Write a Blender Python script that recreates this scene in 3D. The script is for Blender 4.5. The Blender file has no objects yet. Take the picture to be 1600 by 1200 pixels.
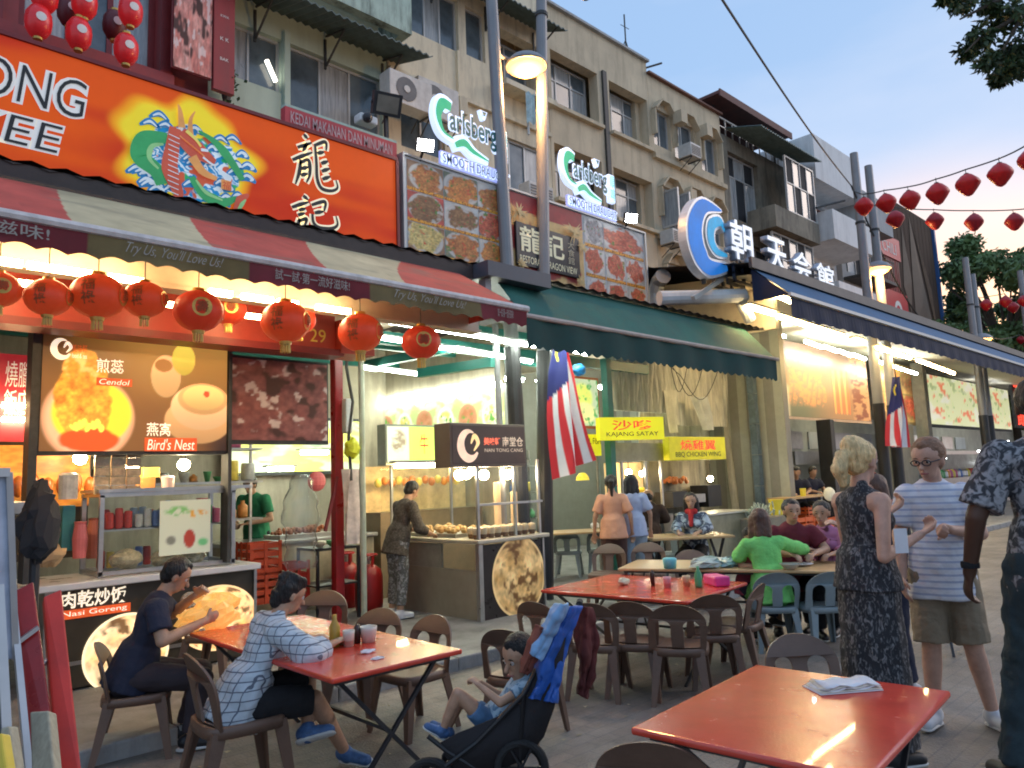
import bpy, math, random
import numpy as np
from mathutils import Vector, Matrix
S = bpy.context.scene
COL = S.collection
random.seed(7)
# ------------------------------------------------------------------ camera
EYE = 1.65
F_PX, PITCH, ROLL, HEAD = 1180.0, math.radians(7.17), -0.037, math.radians(44.15)
_fw = Vector((math.sin(HEAD) * math.cos(PITCH), math.cos(HEAD) * math.cos(PITCH), math.sin(PITCH)))
_r0 = Vector((math.cos(HEAD), -math.sin(HEAD), 0))
_u0 = _r0.cross(_fw)
_R = math.cos(ROLL) * _r0 + math.sin(ROLL) * _u0
_U = -math.sin(ROLL) * _r0 + math.cos(ROLL) * _u0
CP = Vector((0, 0, EYE))
cam_data = bpy.data.cameras.new('camera')
cam_data.sensor_fit = 'HORIZONTAL'
cam_data.sensor_width = 36.0
cam_data.lens = 36.0 * F_PX / 1600.0
cam_data.clip_start = 0.05
cam_data.clip_end = 2000
cam = bpy.data.objects.new('camera', cam_data)
cam.matrix_world = Matrix(((_R.x, _U.x, -_fw.x, CP.x), (_R.y, _U.y, -_fw.y, CP.y), (_R.z, _U.z, -_fw.z, CP.z), (0, 0, 0, 1)))
COL.objects.link(cam)
S.camera = cam
# ------------------------------------------------------------------ sky, dusk light, exposure
world = bpy.data.worlds.new('World')
S.world = world
world.use_nodes = True
wn, wl = world.node_tree.nodes, world.node_tree.links
wn.clear()
w_out = wn.new('ShaderNodeOutputWorld')
w_bg = wn.new('ShaderNodeBackground')
w_tc = wn.new('ShaderNodeTexCoord')
w_sep = wn.new('ShaderNodeSeparateXYZ')
wl.new(w_tc.outputs['Generated'], w_sep.inputs[0])
w_ramp = wn.new('ShaderNodeValToRGB')
er = w_ramp.color_ramp
er.elements[0].position = 0.0
er.elements[0].color = (0.46, 0.48, 0.58, 1)
er.elements[1].position = 1.0
er.elements[1].color = (0.30, 0.41, 0.62, 1)
for p, c in ((0.10, (0.40, 0.48, 0.63)), (0.22, (0.29, 0.42, 0.63)), (0.42, (0.22, 0.37, 0.61))):
 e = er.elements.new(p)
 e.color = c + (1,)
wl.new(w_sep.outputs['Z'], w_ramp.inputs[0])
# warm afterglow low down where the street runs to
w_dot = wn.new('ShaderNodeVectorMath')
w_dot.operation = 'DOT_PRODUCT'
w_dot.inputs[1].default_value = Vector((0.96, 0.28, 0.05)).normalized()
wl.new(w_tc.outputs['Generated'], w_dot.inputs[0])
w_mr = wn.new('ShaderNodeMapRange')
w_mr.interpolation_type = 'SMOOTHSTEP'
w_mr.inputs['From Min'].default_value = 0.945
w_mr.inputs['From Max'].default_value = 1.0
wl.new(w_dot.outputs['Value'], w_mr.inputs['Value'])
w_glow = wn.new('ShaderNodeMixRGB')
w_glow.inputs[2].default_value = (0.95, 0.56, 0.42, 1)
w_k = wn.new('ShaderNodeMath')
w_k.operation = 'MULTIPLY'
w_k.inputs[1].default_value = 1.0
wl.new(w_mr.outputs[0], w_k.inputs[0])
wl.new(w_k.outputs[0], w_glow.inputs[0])
wl.new(w_ramp.outputs[0], w_glow.inputs[1])
# thin cloud
w_map = wn.new('ShaderNodeMapping')
w_map.inputs['Scale'].default_value = (1.2, 1.2, 4.0)
wl.new(w_tc.outputs['Generated'], w_map.inputs[0])
w_no = wn.new('ShaderNodeTexNoise')
w_no.inputs['Scale'].default_value = 2.2
w_no.inputs['Detail'].default_value = 6
wl.new(w_map.outputs[0], w_no.inputs[0])
w_cr = wn.new('ShaderNodeMapRange')
w_cr.inputs['From Min'].default_value = 0.42
w_cr.inputs['From Max'].default_value = 0.75
w_cr.inputs['To Max'].default_value = 0.55
wl.new(w_no.outputs[0], w_cr.inputs['Value'])
w_cl = wn.new('ShaderNodeMixRGB')
w_cl.inputs[2].default_value = (0.44, 0.51, 0.66, 1)
wl.new(w_cr.outputs[0], w_cl.inputs[0])
wl.new(w_glow.outputs[0], w_cl.inputs[1])
# physical sky with the sun almost down, added thinly
w_sky = wn.new('ShaderNodeTexSky')
w_sky.sky_type = 'NISHITA'
w_sky.sun_disc = False
w_sky.sun_elevation = math.radians(3)
w_sky.sun_rotation = math.radians(80)
w_sk = wn.new('ShaderNodeMixRGB')
w_sk.blend_type = 'ADD'
w_sk.inputs[0].default_value = 0.05
wl.new(w_cl.outputs[0], w_sk.inputs[1])
wl.new(w_sky.outputs[0], w_sk.inputs[2])
wl.new(w_sk.outputs[0], w_bg.inputs[0])
w_bg.inputs[1].default_value = 0.86
wl.new(w_bg.outputs[0], w_out.inputs[0])
sun_data = bpy.data.lights.new('sun', 'SUN')
sun_data.energy = 0.5
sun_data.angle = math.radians(25)
sun_data.color = (1.0, 0.80, 0.66)
sun = bpy.data.objects.new('sun', sun_data)
sun.rotation_euler = Vector((0.80, -0.45, 0.42)).to_track_quat('Z', 'Y').to_euler()
COL.objects.link(sun)
S.view_settings.view_transform = 'Standard'
S.view_settings.look = 'None'
S.view_settings.exposure = 0.65
S.view_settings.gamma = 1.0
S.view_settings.use_curve_mapping = False
S.render.engine = 'CYCLES'
S.cycles.use_denoising = True
S.cycles.filter_width = 1.9
S.cycles.max_bounces = 6
S.cycles.diffuse_bounces = 3
S.cycles.glossy_bounces = 3
S.cycles.transparent_max_bounces = 16
S.cycles.sample_clamp_indirect = 4.0
S.cycles.caustics_reflective = False
S.cycles.caustics_refractive = False
# ------------------------------------------------------------------ surveying helpers (photo measurement -> place in the world)
def ray(x, y):
 return _fw + _R * ((x - 800) / F_PX) - _U * ((y - 600) / F_PX)
def gp(x, y, z=0.0):                       # on the horizontal plane of height z
 d = ray(x, y)
 return CP + d * ((z - EYE) / d.z)
def fp(x, y, v):                           # on the vertical plane Y = v, parallel to the street
 d = ray(x, y)
 return CP + d * (v / d.y)
def sp(x, y, u):                           # on the vertical plane X = u, square to the street
 d = ray(x, y)
 return CP + d * (u / d.x)
def dp(x, y, depth):                       # at a distance in front of the camera
 return CP + ray(x, y) * depth
def rect(x0, y0, x1, y1, v):
 a, b = fp(x0, y0, v), fp(x1, y1, v)
 return a.x, b.x, b.z, a.z              # u0,u1,z0,z1
RT = Vector((math.cos(HEAD), -math.sin(HEAD), 0))
AW = Vector((math.sin(HEAD), math.cos(HEAD), 0))
def turn(a):                               # rotation about z so that local +Y looks a degrees right of straight away
 a = math.radians(a)
 v = AW * math.cos(a) + RT * math.sin(a)
 return math.atan2(-v.x, v.y)
# ------------------------------------------------------------------ materials
MATS = {}
def mat(name, col=(.5, .5, .5), rough=.6, metal=0, var=.15, scale=5, bump=0, bscale=40, emit=0, ecol=None,
  stain=0, stain_col=(.06, .055, .05), stretch=(1, 1, 1), spec=.5, attr=False, alpha=1, trans=0, pat=None, coat=0):
 if name in MATS:
  return MATS[name]
 m = bpy.data.materials.new(name)
 m.use_nodes = True
 N, L = m.node_tree.nodes, m.node_tree.links
 b = N['Principled BSDF']
 tc = N.new('ShaderNodeTexCoord')
 mp = N.new('ShaderNodeMapping')
 mp.inputs['Scale'].default_value = stretch
 L.new(tc.outputs['Object'], mp.inputs[0])
 if attr:
  a = N.new('ShaderNodeAttribute')
  a.attribute_name = 'Col'
  src = a.outputs['Color']
 else:
  r = N.new('ShaderNodeRGB')
  r.outputs[0].default_value = tuple(col) + (1,)
  src = r.outputs[0]
 if pat:
  src = pat(N, L, tc, src)
 if var:
  n = N.new('ShaderNodeTexNoise')
  n.inputs['Scale'].default_value = scale
  n.inputs['Detail'].default_value = 5
  n.inputs['Roughness'].default_value = .65
  L.new(mp.outputs[0], n.inputs[0])
  mr = N.new('ShaderNodeMapRange')
  mr.inputs['From Min'].default_value = .3
  mr.inputs['From Max'].default_value = .7
  mr.inputs['To Min'].default_value = 1 - var
  mr.inputs['To Max'].default_value = 1 + var
  L.new(n.outputs[0], mr.inputs['Value'])
  mx = N.new('ShaderNodeMixRGB')
  mx.blend_type = 'MULTIPLY'
  mx.inputs[0].default_value = 1
  L.new(src, mx.inputs[1])
  L.new(mr.outputs[0], mx.inputs[2])
  src = mx.outputs[0]
  rr = N.new('ShaderNodeMapRange')
  rr.inputs['To Min'].default_value = max(0.02, rough - .12)
  rr.inputs['To Max'].default_value = min(1, rough + .12)
  L.new(n.outputs[0], rr.inputs['Value'])
  L.new(rr.outputs[0], b.inputs['Roughness'])
 else:
  b.inputs['Roughness'].default_value = rough
 if stain:
  mp2 = N.new('ShaderNodeMapping')
  mp2.inputs['Scale'].default_value = (2.2, 2.2, .35)
  L.new(tc.outputs['Object'], mp2.inputs[0])
  n2 = N.new('ShaderNodeTexNoise')
  n2.inputs['Scale'].default_value = 1.6
  n2.inputs['Detail'].default_value = 8
  n2.inputs['Roughness'].default_value = .7
  L.new(mp2.outputs[0], n2.inputs[0])
  m2 = N.new('ShaderNodeMapRange')
  m2.inputs['From Min'].default_value = .47
  m2.inputs['From Max'].default_value = .72
  m2.inputs['To Max'].default_value = stain
  L.new(n2.outputs[0], m2.inputs['Value'])
  x2 = N.new('ShaderNodeMixRGB')
  x2.inputs[2].default_value = tuple(stain_col) + (1,)
  L.new(m2.outputs[0], x2.inputs[0])
  L.new(src, x2.inputs[1])
  src = x2.outputs[0]
 L.new(src, b.inputs['Base Color'])
 b.inputs['Metallic'].default_value = metal
 b.inputs['Specular IOR Level'].default_value = spec
 if coat:
  b.inputs['Coat Weight'].default_value = coat
 if alpha < 1:
  b.inputs['Alpha'].default_value = alpha
 if trans:
  b.inputs['Transmission Weight'].default_value = trans
 if emit:
  if attr or ecol is None:
   L.new(src, b.inputs['Emission Color'])
  else:
   b.inputs['Emission Color'].default_value = tuple(ecol) + (1,)
  b.inputs['Emission Strength'].default_value = emit
 if bump:
  nb = N.new('ShaderNodeTexNoise')
  nb.inputs['Scale'].default_value = bscale
  nb.inputs['Detail'].default_value = 4
  L.new(mp.outputs[0], nb.inputs[0])
  bp = N.new('ShaderNodeBump')
  bp.inputs['Strength'].default_value = bump
  bp.inputs['Distance'].default_value = .02
  L.new(nb.outputs[0], bp.inputs['Height'])
  L.new(bp.outputs[0], b.inputs['Normal'])
 MATS[name] = m
 return m
def glass_mat(name, tint=(.8, .9, .9), clear=.8, rough=.05, film=.5):
 if name in MATS:
  return MATS[name]
 m = bpy.data.materials.new(name)
 m.use_nodes = True
 N, L = m.node_tree.nodes, m.node_tree.links
 N.clear()
 o = N.new('ShaderNodeOutputMaterial')
 t = N.new('ShaderNodeBsdfTransparent')
 t.inputs[0].default_value = tuple(tint) + (1,)
 g = N.new('ShaderNodeBsdfGlossy')
 g.inputs['Roughness'].default_value = rough
 d = N.new('ShaderNodeBsdfDiffuse')
 d.inputs[0].default_value = (.7, .75, .75, 1)
 m1 = N.new('ShaderNodeMixShader')
 m1.inputs[0].default_value = .5
 L.new(g.outputs[0], m1.inputs[1])
 L.new(d.outputs[0], m1.inputs[2])
 m2 = N.new('ShaderNodeMixShader')
 m1.inputs[0].default_value = film
 fr = N.new('ShaderNodeLayerWeight')
 pw_ = N.new('ShaderNodeMath')
 pw_.operation = 'POWER'
 pw_.inputs[1].default_value = 4
 L.new(fr.outputs['Facing'], pw_.inputs[0])
 mr = N.new('ShaderNodeMapRange')
 mr.inputs['To Min'].default_value = 1 - clear
 mr.inputs['To Max'].default_value = .6
 L.new(pw_.outputs[0], mr.inputs['Value'])
 L.new(mr.outputs[0], m2.inputs[0])
 L.new(t.outputs[0], m2.inputs[1])
 L.new(m1.outputs[0], m2.inputs[2])
 L.new(m2.outputs[0], o.inputs[0])
 MATS[name] = m
 return m
def solid(name, c, **k):
 return mat(name, c, **k)
# ------------------------------------------------------------------ objects
BASE = {}
def tag(o, label=None, cat=None, group=None, kind=None):
 if label: o['label'] = label
 if cat: o['category'] = cat
 if group: o['group'] = group
 if kind: o['kind'] = kind
 return o
def thing(name, label, cat, loc=(0, 0, 0), rz=0.0, group=None, scale=1.0, local=False):
 o = bpy.data.objects.new(name, None)
 o.empty_display_size = .1
 o.location = loc
 o.rotation_euler = (0, 0, rz)
 o.scale = (scale,) * 3
 COL.objects.link(o)
 if not local:
  BASE[o.name] = Vector(loc)
 return tag(o, label, cat, group)
def kids(o):
 return [c for c in bpy.data.objects if c.parent == o]
def clone(o, loc=None, rz=None, label=None, group=None, parent=None, scale=None, mats=None):
 chl = CH.get(o.name, [])
 c = o.copy()
 COL.objects.link(c)
 if parent is not None: c.parent = parent
 if loc is not None: c.location = loc
 if rz is not None: c.rotation_euler = (0, 0, rz)
 if scale is not None: c.scale = (scale,) * 3
 if label: c['label'] = label
 if group: c['group'] = group
 if mats and c.data is not None:
  old = c.data.materials[0].name if c.data.materials else ''
  if old in mats:
   key = (c.data.name, mats[old].name)
   if key not in MESHVAR:
    d = c.data.copy()
    d.materials[0] = mats[old]
    MESHVAR[key] = d
   c.data = MESHVAR[key]
 for k in chl:
  kk = clone(k, parent=c, mats=mats)
  CH.setdefault(c.name, []).append(kk)
 return c
MESHVAR = {}
CH = {}
def link(name, me, m=None, parent=None, smooth=False, loc=None):
 o = bpy.data.objects.new(name, me)
 COL.objects.link(o)
 if m is not None:
  me.materials.clear()
  me.materials.append(m)
 if parent is not None:
  o.parent = parent
  CH.setdefault(parent.name, []).append(o)
  if parent.name in BASE:
   me.transform(Matrix.Translation(-BASE[parent.name]))
   BASE[o.name] = BASE[parent.name]
 if smooth:
  me.shade_smooth()
 return o
class MB:
 def __init__(s):
  s.v, s.f = [], []
 def add(s, vs, fs):
  n = len(s.v)
  s.v += [tuple(p) for p in vs]
  s.f += [tuple(i + n for i in f) for f in fs]
  return s
 def box(s, x0, x1, y0, y1, z0, z1):
  if x0 > x1: x0, x1 = x1, x0
  if y0 > y1: y0, y1 = y1, y0
  if z0 > z1: z0, z1 = z1, z0
  return s.add([(x0, y0, z0), (x1, y0, z0), (x1, y1, z0), (x0, y1, z0), (x0, y0, z1), (x1, y0, z1), (x1, y1, z1), (x0, y1, z1)],
     [(0, 3, 2, 1), (4, 5, 6, 7), (0, 1, 5, 4), (1, 2, 6, 5), (2, 3, 7, 6), (3, 0, 4, 7)])
 def obox(s, c, ax, ay, az, hx, hy, hz):
  c, ax, ay, az = Vector(c), Vector(ax).normalized(), Vector(ay).normalized(), Vector(az).normalized()
  vs = [c + ax * hx * i + ay * hy * j + az * hz * k for k in (-1, 1) for j in (-1, 1) for i in (-1, 1)]
  return s.add(vs, [(0, 2, 3, 1), (4, 5, 7, 6), (0, 1, 5, 4), (1, 3, 7, 5), (3, 2, 6, 7), (2, 0, 4, 6)])
 def bar(s, a, b, w, h=None):
  a, b = Vector(a), Vector(b)
  d = (b - a)
  h = h or w
  up = Vector((0, 0, 1)) if abs(d.normalized().z) < .95 else Vector((0, 1, 0))
  x = d.cross(up).normalized()
  z = x.cross(d).normalized()
  return s.obox((a + b) / 2, x, d, z, w / 2, d.length / 2, h / 2)
 def tube(s, pts, r, n=8, cap=True):
  pts = [Vector(p) for p in pts]
  rs = r if isinstance(r, (list, tuple)) else [r] * len(pts)
  base = len(s.v)
  ref = None
  for i, p in enumerate(pts):
   d = (pts[min(i + 1, len(pts) - 1)] - pts[max(i - 1, 0)]).normalized()
   if ref is None:
    ref = Vector((0, 0, 1)) if abs(d.z) < .9 else Vector((1, 0, 0))
   x = d.cross(ref).normalized()
   y = d.cross(x).normalized()
   ref = -y.cross(d).cross(d) if False else ref
   for k in range(n):
    a = 2 * math.pi * k / n
    s.v.append(tuple(p + x * math.cos(a) * rs[i] + y * math.sin(a) * rs[i]))
  for i in range(len(pts) - 1):
   for k in range(n):
    a, b = base + i * n + k, base + i * n + (k + 1) % n
    s.f.append((a, a + n, b + n, b))
  if cap:
   s.f.append(tuple(base + k for k in range(n)))
   s.f.append(tuple(base + (len(pts) - 1) * n + k for k in reversed(range(n))))
  return s
 def lathe(s, prof, c=(0, 0, 0), n=16, sx=1, sy=1, axis=None):
  c = Vector(c)
  base = len(s.v)
  for r, z in prof:
   for k in range(n):
    a = 2 * math.pi * k / n
    p = Vector((math.cos(a) * r * sx, math.sin(a) * r * sy, z))
    if axis is not None: p = axis @ p
    s.v.append(tuple(c + p))
  for i in range(len(prof) - 1):
   for k in range(n):
    a, b = base + i * n + k, base + i * n + (k + 1) % n
    s.f.append((a, b, b + n, a + n))
  s.f.append(tuple(base + k for k in reversed(range(n))))
  s.f.append(tuple(base + (len(prof) - 1) * n + k for k in range(n)))
  return s
 def ball(s, c, r, n=12, m=8, sc=(1, 1, 1)):
  prof = [(max(1e-4, math.sin(math.pi * i / m)) * r, -math.cos(math.pi * i / m) * r * sc[2]) for i in range(m + 1)]
  return s.lathe(prof, c, n, sc[0], sc[1])
 def prism(s, pts, d):
  d = Vector(d)
  n = len(pts)
  pts = [Vector(p) for p in pts]
  base = len(s.v)
  s.v += [tuple(p) for p in pts] + [tuple(p + d) for p in pts]
  s.f.append(tuple(base + i for i in range(n)))
  s.f.append(tuple(base + n + i for i in reversed(range(n))))
  for i in range(n):
   j = (i + 1) % n
   s.f.append((base + i, base + n + i, base + n + j, base + j))
  return s
 def quad(s, *p):
  return s.add(p, [tuple(range(len(p)))])
 def grid(s, P):                        # P[i][j] points
  h, w = len(P), len(P[0])
  base = len(s.v)
  for r in P:
   s.v += [tuple(p) for p in r]
  for i in range(h - 1):
   for j in range(w - 1):
    a = base + i * w + j
    s.f.append((a, a + 1, a + w + 1, a + w))
  return s
 def build(s, name, m=None, parent=None, smooth=False):
  me = bpy.data.meshes.new(name)
  me.from_pydata(s.v, [], s.f)
  me.update()
  o = link(name, me, m, parent)
  if smooth:
   me.shade_smooth()
  return o
def bevel(o, w=.01, seg=2):
 md = o.modifiers.new('bevel', 'BEVEL')
 md.width = w
 md.segments = seg
 md.limit_method = 'ANGLE'
 return o
def baked(o, mods):                        # mesh of o with modifiers applied
 for t, kw in mods:
  md = o.modifiers.new(t, t)
  for k, v in kw.items():
   setattr(md, k, v)
 bpy.context.view_layer.update()
 dg = bpy.context.evaluated_depsgraph_get()
 me = bpy.data.meshes.new_from_object(o.evaluated_get(dg))
 return me
# ---- lettering: a font curve turned into a mesh, fitted into a box on a street-parallel plane (or any frame)
_TXT = {}
def text_mesh(s, bold=0.0, shear=0.0, depth=0.0, wide=1.0):
 key = (s, bold, shear, depth)
 if key not in _TXT:
  cu = bpy.data.curves.new('lettering', 'FONT')
  cu.body = s
  cu.align_x = 'CENTER'
  cu.align_y = 'CENTER'
  cu.offset = bold
  cu.shear = shear
  cu.extrude = depth
  cu.resolution_u = 4
  o = bpy.data.objects.new('lettering', cu)
  COL.objects.link(o)
  bpy.context.view_layer.update()
  me = bpy.data.meshes.new_from_object(o.evaluated_get(bpy.context.evaluated_depsgraph_get()))
  bpy.data.objects.remove(o)
  co = np.empty(len(me.vertices) * 3)
  me.vertices.foreach_get('co', co)
  co = co.reshape(-1, 3)
  _TXT[key] = (me, co.min(0), co.max(0))
 return _TXT[key]
def text(s, u0, u1, z0, z1, v, m, parent, bold=0.0, shear=0.0, depth=0.0, name='lettering', frame=None, keep=False):
 """frame: (origin, xdir, zdir) puts the box on another plane; then u,z are measured in that frame"""
 me0, lo, hi = text_mesh(s, bold, shear, 0.0)
 w, h = max(1e-4, hi[0] - lo[0]), max(1e-4, hi[1] - lo[1])
 sx, sz = (u1 - u0) / w, (z1 - z0) / h
 if keep:
  sx = sz = min(sx, sz)
 me = me0.copy()
 cx, cz = (u0 + u1) / 2, (z0 + z1) / 2
 mx, mz = (lo[0] + hi[0]) / 2, (lo[1] + hi[1]) / 2
 if frame is None:
  o, X, Z, Nn = Vector((0, v, 0)), Vector((1, 0, 0)), Vector((0, 0, 1)), Vector((0, -1, 0))
 else:
  o, X, Z = frame
  Nn = X.cross(Z) * 1.0
  o = o + Nn * v
 M4 = Matrix((
  (X.x * sx, Z.x * sz, Nn.x, 0), (X.y * sx, Z.y * sz, Nn.y, 0), (X.z * sx, Z.z * sz, Nn.z, 0), (0, 0, 0, 1)))
 t = o + X * (cx - mx * sx) + Z * (cz - mz * sz)
 M4 = Matrix.Translation(t) @ M4
 me.transform(M4)
 return link(name, me, m, parent)
# ---- flat prints: a grid whose point colours are painted by a function of (X, Y) in 0..1
def vnoise(X, Y, f, seed=0):
 rs = np.random.RandomState(seed)
 n = int(max(f, f)) + 3
 g = rs.rand(n + 2, n + 2)
 x, y = X * f, Y * f
 xi, yi = np.floor(x).astype(int), np.floor(y).astype(int)
 fx, fy = x - xi, y - yi
 xi, yi = np.mod(xi, n + 1), np.mod(yi, n + 1)
 fx, fy = fx * fx * (3 - 2 * fx), fy * fy * (3 - 2 * fy)
 return (g[xi, yi] * (1 - fx) + g[xi + 1, yi] * fx) * (1 - fy) + (g[xi, yi + 1] * (1 - fx) + g[xi + 1, yi + 1] * fx) * fy
def fnoise(X, Y, f, seed=0, octv=3):
 t, a, s = 0, 1.0, 0
 for i in range(octv):
  t = t + vnoise(X, Y, f * 2 ** i, seed + i * 17) * a
  s += a
  a *= .55
 return t / s
def mixc(a, b, t):
 t = np.clip(t, 0, 1)[..., None]
 return a * (1 - t) + np.asarray(b, float) * t
def sst(a, b, x):
 t = np.clip((x - a) / (b - a), 0, 1)
 return t * t * (3 - 2 * t)
def paint(name, P00, PX, PY, nx, ny, fn, m, parent):
 """P00 lower-left corner, PX / PY full edge vectors"""
 xs, ys = np.linspace(0, 1, nx), np.linspace(0, 1, ny)
 X, Y = np.meshgrid(xs, ys)
 C = np.clip(fn(X, Y), 0, 4)
 P00, PX, PY = np.array(P00), np.array(PX), np.array(PY)
 V = P00 + X[..., None] * PX + Y[..., None] * PY
 me = bpy.data.meshes.new(name)
 idx = np.arange(nx * ny).reshape(ny, nx)
 F = np.stack([idx[:-1, :-1], idx[:-1, 1:], idx[1:, 1:], idx[1:, :-1]], -1).reshape(-1, 4)
 me.from_pydata(V.reshape(-1, 3).tolist(), [], F.tolist())
 a = me.color_attributes.new('Col', 'FLOAT_COLOR', 'POINT')
 cc = np.ones((nx * ny, 4))
 cc[:, :3] = C.reshape(-1, 3)
 a.data.foreach_set('color', cc.ravel())
 me.update()
 return link(name, me, m, parent)
def paint_uz(name, u0, u1, z0, z1, v, fn, m, parent, res=.014, nmax=150):
 nx = int(min(nmax, max(6, (u1 - u0) / res)))
 ny = int(min(nmax, max(6, (z1 - z0) / res)))
 return paint(name, (u0, v, z0), (u1 - u0, 0, 0), (0, 0, z1 - z0), nx, ny, fn, m, parent)
FOODS = [((.50, .16, .04), (.75, .40, .12)), ((.30, .09, .03), (.60, .25, .08)), ((.62, .30, .10), (.85, .62, .30)),
  ((.45, .05, .03), (.80, .30, .16)), ((.18, .10, .05), (.45, .28, .14)), ((.55, .40, .12), (.80, .70, .35)), ((.40, .12, .03), (.70, .38, .14))]
def dish(seed, asp=1.4, bg=(.35, .10, .06), plate=(.80, .78, .74), strip=True, food=None):
 rs = np.random.RandomState(seed)
 fa, fb = FOODS[rs.randint(len(FOODS))] if food is None else food
 cx, cy, ang = .5 + rs.uniform(-.06, .06), .55 + rs.uniform(-.04, .04), rs.uniform(-.4, .4)
 rx, ry = rs.uniform(.46, .60), rs.uniform(.42, .54)
 def fn(X, Y):
  C = np.ones(X.shape + (3,)) * np.array(bg)
  C = C * (.7 + .7 * fnoise(X, Y, 4, seed)[..., None])
  x, y = (X - cx), (Y - cy)
  xr, yr = x * math.cos(ang) + y * math.sin(ang), -x * math.sin(ang) + y * math.cos(ang)
  d = np.sqrt((xr / rx) ** 2 + (yr / ry) ** 2)
  C = mixc(C, plate, sst(1.02, .97, d))
  C = mixc(C, np.array(plate) * .75, sst(.84, .80, d) * sst(.70, .76, d) * .7)
  wob = d + (fnoise(X, Y, 5, seed + 5) - .5) * .9
  n1, n2 = fnoise(X, Y, 12, seed + 9), fnoise(X, Y, 24, seed + 3)
  fd = np.array(fa) * (1 - n1[..., None]) + np.array(fb) * n1[..., None]
  fd = fd * (.45 + 1.1 * n2[..., None])
  k = sst(.92, .80, wob)
  C = C * (1 - k[..., None]) + fd * k[..., None]
  C = mixc(C, (.12, .30, .06), sst(.70, .78, fnoise(X, Y, 9, seed + 31)) * sst(1.2, .9, d))
  C = mixc(C, (.70, .08, .04), sst(.72, .78, fnoise(X, Y, 14, seed + 41)) * sst(.8, .6, d))
  if strip:
   C = mixc(C, (.85, .45, .06), (Y < .12) * 1.0)
   C = mixc(C, (.25, .05, .02), (Y < .12) * (fnoise(X, Y, 40, seed + 2) > .55) * .8)
  C = np.clip(C, 0, 1.2) ** 1.22
  return C
 return fn
def lamp_mat(name, c, s):
 return mat(name, c, var=0, emit=s, ecol=c)
# ================================================================== SETTING
def brick_pat(scale, mortar, c2k, bw=.5, rh=.25, msize=.02):
 def f(N, L, tc, src):
  b = N.new('ShaderNodeTexBrick')
  b.inputs['Scale'].default_value = scale
  b.inputs['Mortar Size'].default_value = msize
  b.inputs['Brick Width'].default_value = bw
  b.inputs['Row Height'].default_value = rh
  L.new(tc.outputs['Object'], b.inputs['Vector'])
  L.new(src, b.inputs['Color1'])
  m = N.new('ShaderNodeMixRGB')
  m.blend_type = 'MULTIPLY'
  m.inputs[0].default_value = 1
  m.inputs[2].default_value = (c2k, c2k, c2k, 1)
  L.new(src, m.inputs[1])
  L.new(m.outputs[0], b.inputs['Color2'])
  b.inputs['Mortar'].default_value = tuple(mortar) + (1,)
  return b.outputs['Color']
 return f
m_road = mat('road_surface', (.225, .198, .17), .6, var=.5, scale=.9, bump=.5, bscale=60, stain=.55, stain_col=(.07, .065, .06),
   pat=brick_pat(1.0, (.17, .155, .145), .93, bw=.22, rh=.11, msize=.006))
m_pave = mat('pavement_concrete', (.24, .235, .225), .75, var=.25, scale=1.7, bump=.4, bscale=50, stain=.6, stain_col=(.08, .075, .07))
m_kerb = mat('kerb_concrete', (.30, .295, .28), .8, var=.25, scale=3, bump=.3, stain=.5)
tag(MB().quad((-60, -80, 0), (400, -80, 0), (400, 5.33, 0), (-60, 5.33, 0)).build('road', m_road), kind='structure')
lit = MB(); r_ = random.Random(77)
for i in range(170):
 x, y = r_.uniform(1.2, 9), r_.uniform(.8, 5.2)
 c = Vector((x, y, .004)); a = r_.uniform(0, 6.28); l = r_.uniform(.006, .022); w = l * r_.uniform(.25, .8)
 ax, ay = Vector((math.cos(a), math.sin(a), 0)), Vector((-math.sin(a), math.cos(a), 0))
 lit.quad(c - ax * l - ay * w, c + ax * l - ay * w + Vector((0, 0, .004)), c + ax * l + ay * w, c - ax * l + ay * w + Vector((0, 0, .006)))
tag(lit.build('ground_litter', mat('litter_scraps', (.42, .36, .24), .8, var=.8, scale=1.7)), 'small scraps of litter and dry crumbs scattered over the road', 'litter', kind='stuff')
tag(MB().quad((-60, 5.49, .10), (400, 5.49, .10), (400, 120, .10), (-60, 120, .10)).build('pavement', m_pave), kind='structure')
kerb = bpy.data.objects.new('kerb', None); COL.objects.link(kerb); kerb['kind'] = 'structure'; BASE[kerb.name] = Vector((0, 0, 0))
kme = None
for i in range(60):
 u = -4 + i * 0.6
 if kme is None:
  o = MB().box(0.004, .596, 5.33, 5.49, -.02, .112).build('kerb_stone', m_kerb)
  bevel(o, .015); kme = o
  o.parent = kerb; o.location.x = u
 else:
  c = kme.copy(); COL.objects.link(c); c.location.x = u
tag(MB().box(32, 400, 5.33, 5.49, -.02, .11).build('far_kerb', m_kerb), kind='structure')
# ================================================================== UPPER FLOORS
m_cream = mat('cream_render', (.74, .66, .48), .85, var=.10, scale=1.2, bump=.25, bscale=25, stain=.6, stain_col=(.22, .19, .14))
m_beige = mat('beige_render', (.60, .51, .355), .88, var=.14, scale=1.0, bump=.3, bscale=25, stain=.5, stain_col=(.20, .17, .12))
m_green = mat('pale_green_render', (.48, .60, .50), .85, var=.08, scale=1.5, bump=.15, bscale=25, stain=.25, stain_col=(.15, .2, .16))
m_mold = mat('mouldy_green_render', (.42, .54, .46), .9, var=.15, scale=3, bump=.3, stain=1.0, stain_col=(.03, .035, .03))
m_redwall = mat('red_wall_paint', (.30, .045, .045), .6, var=.15, scale=2, stain=.3)
m_dkred = mat('dark_red_metal', (.20, .02, .02), .45, var=.15)
m_pane = mat('window_glass_dark', (.10, .13, .15), .12, var=.45, scale=1.3, spec=.8)
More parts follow.
